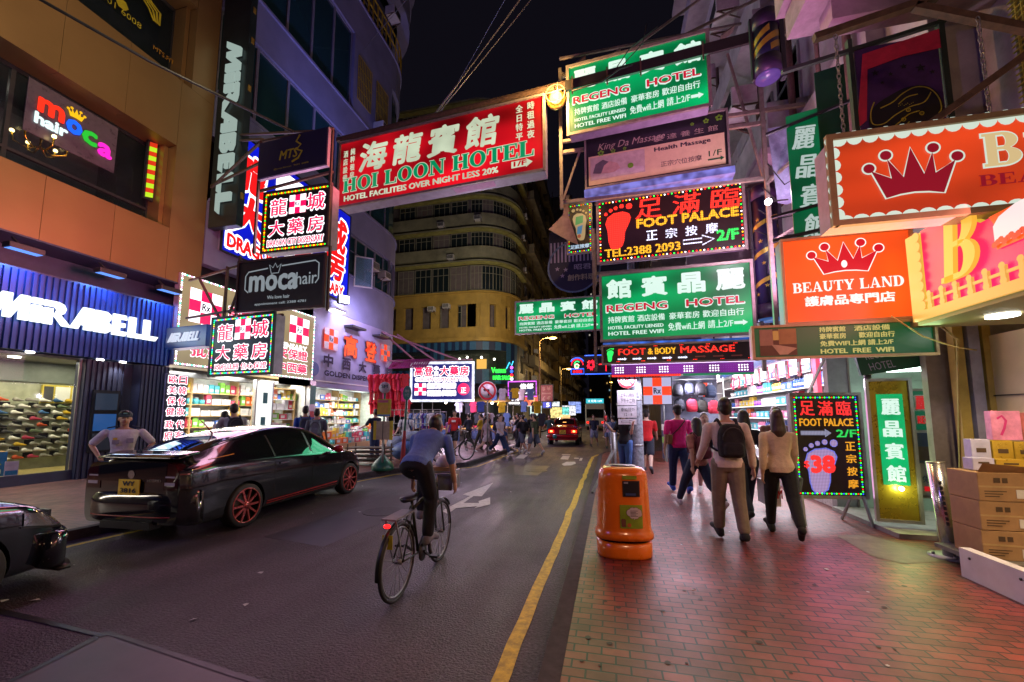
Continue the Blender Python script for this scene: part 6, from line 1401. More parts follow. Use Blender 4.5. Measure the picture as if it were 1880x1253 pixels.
for x, y, s_, lb in ((1.0, 13, .8, 'larger orange and white LED pharmacy cross hanging over the right pavement'), (2.93, 15, .46, 'smaller orange and white LED pharmacy cross beside the cosmetics shop')):
    t = thing('pharmacy_sign', lb, 'sign', (x, y, 2.0+.3*(s_ < .5)), 0); MB().box(-.03, s_+.03, 0, .12, -.03, s_+.03).build('case', M_dark, t); rx(t, 0, 0, s_, y=-.012, red=led('cross_led', (1, .06, .01), 1.3, .028), strip=glow('cross_lilac', (.5, .5, .75), .8, sample=False))
    led_border(t, s_, s_, ('ff3010', 'ff9080'), .05, s=1.5, r=.012)
t = thing('bag_stall', 'crowded bag stall with steel rails and colourful goods at the right corner', 'stall', (2.4, 15.4, .13)); f = MB()
for z in (2.75, 2.25): f.cyl((-.6, -.5, z), (1.3, -.5, z), .02, n=6)
for x in (-.6, 1.3): f.cyl((x, -.5, 0), (x, -.5, 2.8), .025, n=6)
f.build('rails', M_galv, t); MB().box(-.6, 1.3, .3, .36, 0, 3).build('back_panel', mat('stall_back', (.12, .13, .2), .6), t); MB().box(-.6, 1.3, -.5, .3, 2.95, 3.0).build('roof', mat('stall_roof', (.3, .26, .2), .6), t); lamp('POINT', 'stall_light', (.2, -.9, 2.5), 170, (.9, .85, 1), t, size=.08); MB().sph((-.4, -.6, 2.5), .06, 8, 6).build('bulb', glow('stall_bulb', 0), t)
for i in range(26):
    x = 1.85+.125*(i % 13); z = .75+.42*(i//13); k = rnd.randint(0, 11); place_pack(x, 14.7+.05*(i//13), z, 0, k, 3, 'piled in the bag stall at the right corner', 'goods of the bag stall', 1.2)
t = thing('stall_table', 'trestle table with two levels of small goods under the hanging bags', 'table', (2.6, 14.75, .13)); MB().box(-.85, .95, -.2, .2, .58, .62).box(-.85, .95, -.05, .25, 1.0, 1.04).build('top', mat('shelf_wood', 0), t)
for a in (-.8, .9): MB().box(a-.03, a+.03, -.15, .2, 0, .58).build('leg', M_galv, t)
t = thing('tarpaulin', 'blue tarpaulin canopy slanting out at the far right corner', 'canopy', (.9, 20.5, 2.2)); MB().loft([[(-.9, -1, 0), (.9, -1, .75)], [(-.9, 1.5, .05), (.9, 1.5, .8)]], cap=False, closed=False, sm=False).build('sheet', cloth('30508a'), t); MB().cyl((.8, -1, -2.07), (.8, -1, .7), .02, n=6).cyl((-.85, -1, -2.07), (-.85, -1, 0), .02, n=6).build('pole', M_galv, t)
# ================================================================== OVERHEAD, RIGHT
t = thing('sign_scaffold', 'steel scaffold of posts and rails carrying the stacked hotel and massage signs', 'scaffold', (1, 8.8, 6))
f = MB()
for x, y, z0, z1 in ((-.93, 8.62, 6.2, 9.55), (3.12, 8.62, 2.7, 9.5), (-.3, 9.8, 2.7, 6.2), (-.28, 10.2, 4.9, 6.25), (3.2, 9.6, 2.6, 6.6)): f.box(x-.035, x+.035, y-.035, y+.035, z0, z1)
for z, x1 in ((6.38, 3.4), (7.82, 3.9), (9.42, 4.2), (7.56, 3.2)): f.box(-.95, x1, 8.66, 8.72, z-.035, z+.035)
for z in (5.15, 4.98, 3.3, 6.95): f.box(-.25, 4.1, 9.98, 10.04, z-.03, z+.03)
for p, q_ in (((-.9, 8.3, 9.5), (4.2, 11, 12)), ((.2, 8.7, 9.5), (4.2, 10, 13)), ((1.0, 8.6, 9.5), (4.2, 9.3, 11.2)), ((-.93, 8.62, 9.45), (4.2, 12, 9.5)), ((-.9, 8.62, 6.4), (-.5, 8.7, 7.6)), ((2.6, 8.8, 9.3), (3.1, 8.7, 6.4)), ((3.1, 8.6, 6.2), (4.2, 7.6, 7.0)), ((3.1, 8.6, 5.0), (4.2, 8.2, 5.6))): f.bar(p, q_, .045)
for k in range(6): f.bar((-.6+.75*k, 8.5, 9.42), (-.35+.75*k, 8.5, 9.58), .16, .03)
wb(f, 'frame', mat('scaffold_steel', (.22, .19, .16), .55, metal=.4, var=.4, scale=9), t)
t = thing('sign_beam', 'dark steel beam crossing in front of the topmost green sign with hanging wires', 'beam', (1, 7.9, 8.6)); f = MB().bar((-.75, 7.9, 8.47), (2.9, 7.9, 8.78), .05, .22); wb(f, 'beam', mat('beam_black', (.02, .018, .016), .6), t); f = MB()
for x in (-.6, .1, .75, 1.9): f.bar((x, 7.86, 8.3+.085*x), (x, 7.86, 8.68+.085*x), .03)
wb(f, 'clamp', M_rust, t); f = MB(); f.tube([(-.6, 7.85, 8.3), (0, 7.8, 8.35), (.35, 7.8, 8.55), (.6, 7.85, 8.62)], .015, 6); f.tube([(.3, 7.85, 8.65), (.55, 7.8, 8.95), (1.1, 7.9, 9.4)], .01, 5); f.tube([(.4, 7.85, 8.65), (.8, 7.8, 9.0), (.9, 7.9, 9.5)], .01, 5); wb(f, 'wire', M_black, t)
# striped column signs
def column_sign(x, y, z0, z1, r, lb, stars):
    t = thing('striped_column_sign', lb, 'column sign', (x, y, z0)); h = z1-z0
    MB().cyl((0, 0, .3*(stars)), (0, 0, h-.25), r, n=28).build('tube', mat('column_navy', (.030, .018, .085), .35, var=.15), t)
    M_cg = mat('column_gold', (.42, .30, .04), .35, metal=.3); f = MB(); turns = h/(.85 if stars else 2.4); n = int(turns*26)+1
    for s in range(4 if not stars else 1):
        rows = []
        for i in range(n+1):
            a = 2*math.pi*i/26+s*math.pi/2; z = .32+(h-.75)*i/n; rows.append([((r+.004)*math.cos(a), (r+.004)*math.sin(a), z), ((r+.004)*math.cos(a), (r+.004)*math.sin(a), z+(.12 if not stars else .10))])
        f.loft(rows, cap=False, closed=False)
    f.build('spiral_stripe', M_cg, t)
    cp = mat('column_cap', (.03, .014, .05), .4); MB().cyl((0, 0, -.02), (0, 0, .28), r+.02, n=28).build('cap', cp, t); MB().cyl((0, 0, h-.27), (0, 0, h), r+.02, n=28).build('cap', cp, t)
    MB().cyl((0, 0, -.05), (0, 0, -.021), r*.95, n=28).build('base_light', glow('column_base_%d' % stars, (.25, .12, .6) if not stars else (.1, .3, .9), .25), t)
    f = MB().box(r+.01, r+.08, -.06, .06, -.1, h+.1).box(-r-.05, -r-.01, -.03, .03, -.05, h); f.build('bracket', M_dark, t)
    if stars:
        f = MB()
        for i in range(11):
            a = R(200+47*i % 150); z = .5+(h-1.1)*i/11; p = []
            for k in range(10): rr = (.05, .02)[k % 2]; th = math.pi/2+math.pi*k/5; u_ = math.cos(th)*rr; p.append(((r+.007)*math.cos(a+u_/r), (r+.007)*math.sin(a+u_/r), z+math.sin(th)*rr))
            f.add(p, [tuple(range(10))])
        f.build('stars', M_cg, t)
    return t
column_sign(2.84, 7.5, 7.62, 8.75, .2, 'upper navy column sign with golden diagonal stripes beside the topmost green sign', 0)
column_sign(3.36, 9.55, 3.72, 6.6, .24, 'tall navy column sign with golden spiral and stars beside the FOOT PALACE board', 1)
# sodium lamp
t = thing('street_lamp', 'glaring orange sodium lamp in a wire guard between the red and topmost green signs', 'street lamp', (-.97, 8.12, 8.45)); MB().sph((0, 0, 0), (.13, .10, .13), 16, 10).build('bulb', glow('sodium', (1, .50, .06), 9), t); f = MB(); f.cyl((.0, .05, 0), (.0, .12, 0), .2, n=18); f.build('reflector', mat('lamp_reflector', (.4, .25, .05), .3, metal=.5), t); f = MB().bar((.05, -.14, -.2), (.05, -.14, .22), .015).bar((-.2, -.14, .0), (.2, -.14, .05), .015); f.ringband((0, 0), .19, .21, 20, -.12); f.build('guard', M_rust, t); MB().bar((0, .1, 0), (-1.2, .3, .25), .03).bar((0, .1, .2), (0, .3, .6), .03).build('arm', M_rust, t)
lamp('POINT', 'street_and_fill_light', (0, -.25, 0), 300, (1, .56, .18), t, size=.12)
for x, y, z, lb, e in ((-4.0, 29.8, 7.35, 'orange street lamp on a tall pole in front of the ochre corner block', 700), (-5.0, 52, 7.5, 'orange street lamp further down the street, left side', 500), (.2, 62, 8.6, 'distant orange street lamp above the bus', 500), (.4, 95, 9, 'tiny distant orange street lamp at the street end', 400)):
    t = thing('street_lamp', lb, 'street lamp', (x-1.0 if x < -1 else x, y, 0)); d = 1.0 if x < -1 else 0
    MB().tube([(0, 0, 0), (0, 0, 3), (0, 0, z-.3), (.2*d, 0, z), (d, 0, z+.1)], [.08, .07, .05, .04, .03], 8).build('pole', mat('pole_ochre', (.3, .22, .1), .5), t); MB().sph((d, 0, z), (.30, .14, .08), 12, 8).build('bulb', glow('sodium_far', (1, .55, .1), 14), t); lamp('POINT', 'street_and_fill_light', (d, 0, z-.25), e, (1, .62, .22), t, size=.15)
# small foot LED sign, torn banner, barber disc
t = sign('foot_sign', 'small upright LED sign with a painted foot sole and coloured dots', 'LED sign', -.98, 10.5, 5.92, .62, 1.32, R(-4), .12, M_ledbk, fw=.03); led_border(t, .62, 1.32, ('3060ff', '30ff40', 'ff3018', 'ffd020'), .06, s=1.6, r=.015)
so, to = foot_poly(.06, .32, .5, .92, flip=True); f = MB(); poly(f, [so], -.008)
for (cx, cz), r in to: f.disc((cx, cz), r, 10, -.0085)
poly(f, [[(.2, .75), (.4, .8), (.42, 1.0), (.22, .98)]], -.0095, 1); poly(f, [[(.24, .5), (.36, .5), (.4, .74), (.26, .7)]], -.0098, 2); f.disc((.3, .44), .05, 10, -.0097, 3)
f.build('foot_sole', [glow('sole_cream', (.6, .42, .2), .55), glow('sole_green', (.1, .4, .12), .5), glow('sole_blue', (.1, .3, .5), .5), glow('sole_red', (.5, .1, .05), .5)], t); text(t, '足底按摩', .31, .16, .5, .12, led('led_pale', (.6, .8, 1), 1.1, .03), bold=.004)
t = thing('torn_banner', 'torn beige canvas banner tip hanging beside the small foot sign', 'banner', (-1.2, 10.4, 6.4)); f = MB(); poly(f, [[(-.28, .2), (.1, .55), (.2, 1.1), (.28, 1.1), (.26, .5), (.5, -.3), (.3, -.2)]], 0, 0, .012); f.build('canvas', mat('canvas_beige', (.42, .32, .2), .8, var=.3, bump=.4), t)
t = thing('shop_sign', 'dark round bottomed creative shop sign with white stripes, stars and script', 'sign', (-1.7, 12.0, 5.35)); f = MB(); poly(f, [[(0, .75), (0, 1.9), (1.5, 1.9), (1.5, .75)]+arc(.75, .75, .75, 0, -180, 18)], 0, 0, .15); f.build('board', mat('board_navy', 0), t); f = MB()
for k in range(13): f.box(.04+.11*k, .09+.11*k, -.01, -.001, .92, 1.55)
for x, z in ((.25, .72), (.5, .68), (.4, .5)):
    p = []
    for k in range(10): rr = (.08, .03)[k % 2]; p.append((x+rr*math.sin(math.pi*k/5), z+rr*math.cos(math.pi*k/5)))
    poly(f, [p], -.008)
f.build('stripes', mat('stripe_lilac', (.4, .34, .5), .5), t); text(t, '昭君', 1.0, .74, .5, .17, mat('stripe_lilac', 0), bold=.004); text(t, '創作料理', .95, .42, .8, .2, mat('letter_tan', 0), bold=.006); f = MB(); f.ringband((.75, .75), .75, .8, 30, -.02); f.build('rim', mat('rim_blue', (.12, .2, .35), .4), t)
# neon at the far end
t = thing('neon_sign', 'red and blue neon sign with an arch and red flower over the far road', 'neon sign', (-2.7, 30, 4.6)); MB().box(0, 2.9, .05, .3, .0, 1.4).build('backing', mat('box_black', 0), t)
def neon(pts, col, nm, r=.035, s=2.2): MB().tube([(x, -.04, z) for x, z in pts], r, 6).build('tube', glow('neon_'+nm, col, s, sample=False), t)
neon(arc(.45, .7, .42, 0, 180, 12), (1, .01, .03), 'red'); neon(arc(.45, .7, .54, 30, 150, 10), (.03, .12, 1), 'blue'); neon([(.0, .42), (.92, .42), (.92, .05), (0, .05), (0, .42)], (.03, .1, 1), 'blue'); neon(arc(.45, .78, .2, 40, 300, 8), (.02, 1, .2), 'green'); neon(arc(.42, .62, .15, 0, 330, 8), (1, .7, .4), 'cream', .05); text(t, '水果店', .46, .23, .7, .24, glow('neon_red', 0), bold=.01, y=-.05)
neon([(1.0, 1.38), (2.9, 1.38)], 0, 'blue'); neon([(1.0, .02), (2.9, .02)], 0, 'blue')
for k in range(5): neon([(1.45+.36*math.cos(R(a))*(.6+.3*math.cos(R(a*5+k*72))), .68+.45*math.sin(R(a))*(.6+.3*math.cos(R(a*5+k*72)))) for a in range(0, 361, 24)], (1, .01, .01), 'red', .03) if k < 3 else None
neon([(2.0, .7), (2.5, .75), (2.5, .2)], 0, 'red')
# signs at the far left
t = thing('neon_sign', 'green Venus HAIR SALON neon lettering on the striped corner block', 'neon sign', (-10.9, 36.6, 4.8), R(12)); Mg = glow('venus_green', (.02, 1, .06), 1.6, sample=False); text(t, 'Venus', .85, 1.05, 1.4, .55, Mg, bold=.03); text(t, 'HAIR SALON', 1.25, .35, 1.9, .42, Mg, bold=.03); MB().bar((0, .1, .1), (2.2, .1, .1), .05).build('rail', M_dark, t)
t = thing('neon_sign', 'blue and pink scissor shaped neon strip at the right end of the salon lettering', 'neon sign', (-8.7, 36.3, 4.6))
for k, (z, col, nm) in enumerate(((0, (1, .05, .1), 'red'), (.35, (.8, .8, 1), 'whiteish'), (.7, (1, .05, .1), 'red'), (1.05, (.1, .2, 1), 'blue'), (1.4, (.7, .1, .8), 'purple'))): MB().sph((0, 0, z), (.16, .08, .15), 8, 6).build('lamp', glow('neon_'+nm, col, 2.2, sample=False), t)
MB().tube([(-.5, 0, 1.3), (-.2, 0, 1.9), (0, 0, 1.6), (.15, 0, 2.0)], .05, 6).build('tube', glow('neon_cyan', (.05, .6, 1), 2, sample=False), t)
def far_sign(x, y, z, W, H, lb, face, lines, m, border=None):
    t = sign('shop_sign', lb, 'sign', x, y, z, W, H, 0, .3, face, frame=border or M_dark, fw=.08)
    for s_, cx, cz, w_, h_ in lines: text(t, s_, W*cx, H*cz, W*w_, H*h_, m, bold=.02)
far_sign(-8.9, 36, 3.37, 2.5, 1.27, 'dark far sign with white characters in a rainbow lit border', mat('box_black', 0), (('俊都', .66, .68, .5, .4), ('專業美髮', .62, .25, .6, .22)), M_ww, glow('rainbow_border', (.7, .1, .9), 1.3, uneven=.8, scale=2))
far_sign(-8.9, 35.6, 2.55, 1.2, .72, 'black and white far sign just below the rainbow bordered one', mat('box_black', 0), (('美容中心', .5, .68, .8, .3), ('特價優惠', .5, .25, .85, .3)), M_ww)
far_sign(-7.5, 36, 2.5, 1.3, .9, 'orange red far sign right of the white characters', glow('far_orange', (.8, .10, .02), .7), (('小食', .6, .6, .4, .5),), glow('far_orange_char', (1, .45, .15), 1.))
far_sign(-6.0, 36, 2.85, 1.1, 1.45, 'dusky pink currency exchange banner with dollar and yen marks', mat('banner_pink', (.42, .12, .17), .6), (('$ ¥', .5, .78, .7, .28), ('找換 CHANGE', .5, .5, .75, .12), ('£ €', .5, .2, .7, .28)), mat('banner_pale', (.6, .3, .34), .6))
far_sign(-5.75, 35.8, 2.3, .75, .5, 'small blue and white far sign with a round logo under the currency banner', glow('far_blue', (.02, .05, .6), .9), (('5', .6, .5, .4, .75),), M_ww)
for k, (x, y, z, w_, h_, col, lb) in enumerate(((-6.4, 44, 2.6, 2.6, .5, (.9, .95, 1), 'long white lit shop header far down the left side'), (-6.4, 50, 1.3, 1.6, 1.3, (1, .8, .3), 'yellow lit shop window far down the left side'), (-6.3, 56, 1.5, 2, 1.2, (.2, .8, .7), 'teal lit shop window in the far left distance'), (-6.2, 64, 1.6, 2.4, 1.5, (.9, .9, 1), 'white lit shopfront in the far distance'), (-6.9, 38.8, 1.6, 1.2, 1.5, (.75, .95, .9), 'pale lit chemist window at the far left corner'), (-6.1, 74, 2, 2.5, 2, (.3, .4, .9), 'bluish lit shopfront near the street end'))):
    t = thing('shop_window', lb, 'shop front', (x, y, z), R(35)); MB().box(-w_/2, w_/2, 0, .1, 0, h_).build('lit_face', glow('far_lit%d' % k, col, .9, uneven=.6, scale=3), t); MB().box(-w_/2-.06, w_/2+.06, .02, .2, -.06, h_+.06).build('surround', M_dark, t)
lamp('POINT', 'shop_glow', (-6.6, 30.5, 3.0), 160, (1, .7, .85), size=.3); lamp('POINT', 'shop_glow', (-7.2, 35.2, 2.2), 160, (.9, 1, .85), size=.3); lamp('POINT', 'shop_glow', (-5.6, 46, 2.2), 200, (1, .85, .7), size=.3)
# ================================================================== TOP RIGHT CORNER
t = thing('hanging_banner', 'purple painted cloth banner with yellow curling lines under a red top edge', 'banner', (3.25, 6.0, 5.25)); MB().box(.08, 1.0, 0, .02, 0, 1.35).build('cloth', mat('banner_purple', (.06, .018, .11), .8, var=.5, scale=4), t)
f = MB(); poly(f, [[(.02, .2), (.12, .95), (.16, 1.25), (1.02, 1.42), (1.02, 1.15), (.6, 1.12), (.2, 1.02), (.14, .3)]], -.012); f.build('red_edge', mat('banner_red', (.5, .05, .02), .7), t)
def smooth(pts, n=6):
    out = []; q_ = [Vector(p) for p in pts]
    for i in range(len(q_)-1):
        a, b, c_, d = q_[max(0, i-1)], q_[i], q_[i+1], q_[min(len(q_)-1, i+2)]
        for k in range(n):
            u = k/n; v = .5*((2*b)+(c_-a)*u+(2*a-5*b+4*c_-d)*u*u+(3*b-a-3*c_+d)*u**3); out.append((v.x, v.y))
    return out+[pts[-1]]
f = MB(); poly(f, [smooth([(.2, .02), (.16, .3), (.24, .48), (.42, .60), (.62, .68), (.82, .66), (.94, .52), (.98, .3), (.93, .1), (.80, .02)])], -.013)
for x, z, r in ((.28, .95, .05), (.45, .90, .035), (.60, .98, .045), (.78, .92, .06), (.9, .84, .035), (.35, .80, .03)): poly(f, [[(x+(r if k % 2 == 0 else r*.4)*math.sin(math.pi*k/5), z+(r if k % 2 == 0 else r*.4)*math.cos(math.pi*k/5)) for k in range(10)]], -.0132)
f.build('dark_field', mat('banner_black', (.012, .01, .014), .8), t); My = mat('banner_yellow', (.42, .36, .03), .7); f = MB()
for pts in ([(.24, .54), (.19, .40), (.20, .24), (.32, .22), (.46, .32), (.62, .40), (.78, .44), (.86, .56)], [(.30, .44), (.44, .50), (.56, .60), (.70, .66), (.84, .62), (.93, .48), (.95, .32), (.90, .22), (.95, .14)], [(.20, .16), (.34, .12), (.48, .20), (.60, .30), (.72, .33)], [(.22, .08), (.38, .05), (.52, .12), (.60, .20)], [(.50, .46), (.60, .54), (.72, .56)]): f.line(smooth(pts), .014, -.016)
for x, z in ((.60, .36), (.54, .24), (.74, .29)): f.ringband((x, z), .016, .028, 12, -.017); f.disc((x, z), .007, 8, -.0171)
for k in range(9): f.disc((.50+.02*k, .43+.012*(k % 3)), .006, 6, -.0172)
poly(f, [smooth([(.58, .02), (.68, .10), (.78, .13), (.82, .19), (.88, .18), (.89, .08), (.84, .02)])], -.0165); f.build('line_drawing', My, t)
f = MB().box(0, .05, -.02, .05, -.3, 1.5).box(1.02, 1.08, -.02, .05, -.3, 1.55); f.bar((-.8, 0, 1.2), (1.1, 0, 1.52), .05); f.build('pole', mat('pole_green_dark', (.02, .035, .025), .6), t)
t = thing('support_beam', 'rusty beams carrying the wide crown sign on two chains', 'beam', (3, 4.6, 5.7)); f = MB().bar((2.2, 4.6, 5.66), (3.3, 4.6, 5.86), .07).bar((3.1, 4.6, 5.80), (4.6, 4.6, 5.0), .07).bar((2.9, 4.45, 4.35), (4.4, 4.45, 5.4), .06); wb(f, 'beam', M_rust, t)
def chain_(x, y, z0, z1):
    o = MB(); n = int((z1-z0)/.055)
    for i in range(n):
        z = z0+.055*i; q_ = [(math.cos(a)*.016, math.sin(a)*.034) for a in (2*math.pi*k/8 for k in range(9))]
        o.tube([((x+u_) if i % 2 else x, y if i % 2 else y+u_, z+v) for u_, v in q_], .006, 4)
    wb(o, 'chain', M_galv, t)
chain_(2.37, 4.55, 4.32, 5.68); chain_(3.56, 4.55, 4.34, 5.6)
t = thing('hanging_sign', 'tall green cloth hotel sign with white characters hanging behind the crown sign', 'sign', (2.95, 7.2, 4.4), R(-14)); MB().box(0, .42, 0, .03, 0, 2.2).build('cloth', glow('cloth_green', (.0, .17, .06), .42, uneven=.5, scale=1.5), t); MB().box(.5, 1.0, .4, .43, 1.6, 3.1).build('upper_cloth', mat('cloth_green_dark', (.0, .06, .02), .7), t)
for i, ch in enumerate('麗晶賓館'): text(t, ch, .22+.02*i, 1.75-.5*i, .3, .4, glow('cloth_white', (.6, .75, .7), .6), bold=.012, rot=-.15)
f = MB().bar((-.3, -.05, 1.95), (.9, -.05, 2.15), .04).bar((-.3, -.05, .5), (.9, -.05, .62), .04).bar((-.3, -.05, .1), (.9, -.05, .2), .05); f.build('bars', M_dark, t)
t = thing('pink_hoarding', 'pale pink lit plastic hoarding and sheets on the old wall behind the scaffold', 'hoarding', (3.6, 9, 5)); f = MB(); poly(f, [[(2.0, 4.9), (2.0, 7.4), (3.9, 7.5), (3.9, 3.9), (3.0, 3.9)]], 10.9, 0, 10.95); wb(f, 'sheet', mat('pink_lit_sheet', (.52, .36, .46), .5, var=.3, scale=2.5, bump=.2), t); f = MB(); f.loft([[(3.2+.2*i, 8.4+.12*math.sin(i*2), 5.7), (3.15+.2*i, 8.5, 7.3)] for i in range(5)], cap=False, closed=False); wb(f, 'plastic_sheet', mat('plastic_blue', (.30, .34, .5), .25, var=.3), t); f = MB()  # pink neon light on the wall is put into the sheet colour
for k in range(5): f.tube([(3.0, 8.2+.3*k, 6.4-.3*k), (3.3, 8.3+.3*k, 6.0-.2*k), (3.8, 8.4+.3*k, 6.3-.3*k), (4.0, 8.6+.3*k, 5.6)], .012, 5)
wb(f, 'cable', M_black, t); lamp('SPOT', 'pink_wash', (2.9, 7.6, 3.9), 520, (1, .42, .78), size=.1, rot=(R(150), R(10), 0), spot=140, blend=.9)  # spot added to cast pink on the old wall, no fixture built
t = thing('bulb_lamp', 'small bright white lamp on the pink wall behind the green cloth sign', 'lamp', (2.9, 8.0, 5.55)); MB().sph((0, 0, 0), .06, 10, 8).build('bulb', glow('bulb_white', (1, .95, 1), 14), t); MB().bar((0, 0, 0), (.4, .2, .1), .02).build('arm', M_dark, t); lamp('POINT', 'bulb_light', (-.1, -.1, 0), 60, (1, .8, .95), t, size=.05)
t = thing('security_camera', 'small dome security camera under the slanted green sign', 'camera', (3.42, 6.5, 2.2)); MB().sph((0, 0, 0), .045, 10, 8).build('dome', M_dark, t); MB().cyl((0, 0, .02), (0, 0, .06), .055, n=12).build('base', M_white, t)
t = thing('cable_run', 'loose cables draped over the green room sign and hotel entrance', 'cable', (3.8, 5.2, 2.6)); f = MB(); f.tube([(3.0, 5.2, 2.75), (3.2, 5.1, 2.5), (3.5, 5.15, 2.38), (4.0, 5.6, 2.4)], .008, 5); f.tube([(3.4, 5.3, 2.75), (3.7, 5.4, 2.5), (3.95, 5.8, 2.2), (4.0, 6.0, 1.0)], .012, 5); f.tube([(3.6, 6.4, 2.5), (3.9, 6.3, 2.7), (4.3, 6.4, 2.55)], .012, 5); wb(f, 'cable', mat('cable_yellow', (.4, .3, .1), .6), t)
# added fill lights without fixtures, for facades, road and crowd
lamp('SPOT', 'street_and_fill_light', (-6.0, 3.5, 10.5), 900, (1, .78, .44), size=.15, rot=(0, R(80), R(-25)), spot=100, blend=.9)  # added warm fill on the bronze facade, no lamp hangs here
lamp('POINT', 'street_and_fill_light', (-6.5, -3.0, 6.5), 420, (.42, .26, 1), size=.2)  # added violet fill behind the camera, tints the road
lamp('POINT', 'added_fill', (1.6, -1.5, 4.2), 170, (1, .60, .34), size=.3)  # added warm fill behind the camera for pavement and walkers
lamp('SPOT', 'added_fill', (1.7, 5.2, 4.7), 330, (1, .25, .75), size=.2, rot=(R(160), R(-20), 0), spot=130, blend=.9)  # added magenta fill on the concrete slab
lamp('POINT', 'added_fill', (-4.6, 14.2, 4.3), 150, (1, .72, .95), size=.2)  # added pinkish fill to brighten the crossing crowd
lamp('AREA', 'shop_side_fill', (-12.0, 0.5, 2.9), 130, (1, .88, .72), size=5, size_y=.4, rot=(0, R(-50), 0))  # added fill for car rear, stands in for the unseen shop front
lamp('AREA', 'strip_fill_light', (1.5, 10.1, 2.52), 90, (.9, .8, 1), size=2.6, size_y=.3)  # added light for the woman by the post, no tube is built
lamp('POINT', 'added_fill', (-7.6, 20.0, 3.2), 160, (1, .62, .95), size=.2)  # added pink fill to brighten people near the clothes rack
lamp('SPOT', 'street_and_fill_light', (-9.5, 26.5, 9.5), 1700, (1, .86, .62), size=.2, rot=(R(108), 0, R(10)), spot=120, blend=1)  # added spot flooding the ochre corner block, no fixture built
lamp('SPOT', 'added_fill', (-8.3, 6.5, 4.6), 1000, (1, .20, .26), size=.3, rot=(0, R(104), R(-12)), spot=85, blend=.9)  # added red fill to redden the lower bronze band
lamp('SPOT', 'facade_fill', (-10.6, 13.5, 11.6), 950, (.28, .30, 1), size=.2, rot=(R(150), 0, R(-60)), spot=150, blend=.9)  # added blue fill up the blue grey building, no fixture built

t = thing('dump_bin', 'blue promotion bin with yellow and white lettering at the left edge of the shoe shop', 'bin', (-13.2, 5.75, .34), R(72)); MB().box(-.9, .62, 0, .5, 0, .52).build('panel', mat('bin_blue', (.01, .14, .42), .4), t); MB().box(-.88, .6, .02, .48, .521, .53).build('rim', M_card, t)
text(t, 'CHECKER', .0, .32, 1.1, .18, mat('bin_yellow', (.6, .55, .03), .5), bold=.012); text(t, 'ACTION', .1, .1, .9, .1, mat('sticker_white', (.6, .6, .6), .5), bold=.006)
t = thing('floor_sticker', 'small upright lilac and blue notice on the shoe shop floor', 'notice', (-12.85, 6.35, .34), R(75)); MB().box(-.1, .1, 0, .02, 0, .32).build('card', mat('notice_lilac', (.45, .4, .6), .5), t); MB().box(-.09, .09, -.004, -.001, .02, .12).build('print', mat('bin_blue', 0), t)
t = thing('paper_scrap', 'folded white paper scrap lying on the brick pavement at the bottom edge', 'paper', (.45, 2.55, .135), R(25)); MB().add([(0, 0, 0), (.22, .03, .015), (.16, .07, 0), (.05, .09, .02)], [(0, 1, 2, 3)]).build('sheet', mat('paper_white', (.5, .52, .6), .7), t)
# ================================================================== PEOPLE
M_skin = mat('skin', (.42, .25, .17), .55, var=.12, scale=12)
M_skin2 = mat('skin_pale', (.52, .34, .26), .55, var=.1, scale=12)
M_hairb = mat('hair_black', (.012, .010, .010), .45, var=.4, scale=30, stretch=(1, 1, .15))
M_hairbr = mat('hair_brown', (.045, .022, .012), .42, var=.5, scale=30, stretch=(1, 1, .15))
M_sole = mat('shoe_sole', (.6, .6, .6), .5)
def rx_(v, a): return Matrix.Rotation(R(a), 3, 'X')@Vector(v)
def ring(ctr, rx, ry, n=14, M=None, sq=1.0):
    out = []
    for k in range(n):
        a = 2*math.pi*k/n; ca, sa = math.cos(a), math.sin(a)
        v = Vector((math.copysign(abs(ca)**sq, ca)*rx, math.copysign(abs(sa)**sq, sa)*ry, 0))
        out.append(Vector(ctr)+(M@v if M else v))
    return out
def chain(mb, pts, rad, n=10, flat=1., sub=3):
    "smooth tapered limb with round ends"
    P_, R_ = [], []
    for i in range(len(pts)-1):
        for k in range(sub):
            t = k/sub; P_.append(Vector(pts[i]).lerp(Vector(pts[i+1]), t)); R_.append(rad[i]+(rad[i+1]-rad[i])*t)
    P_.append(Vector(pts[-1])); R_.append(rad[-1])
    d0 = (P_[0]-P_[1]).normalized(); d1 = (P_[-1]-P_[-2]).normalized()
    P_ = [P_[0]+d0*R_[0]*.85, P_[0]+d0*R_[0]*.5]+P_+[P_[-1]+d1*R_[-1]*.5, P_[-1]+d1*R_[-1]*.85]
    R_ = [R_[0]*.4, R_[0]*.85]+R_+[R_[-1]*.85, R_[-1]*.4]
    mb.tube(P_, R_, n, flat=flat)
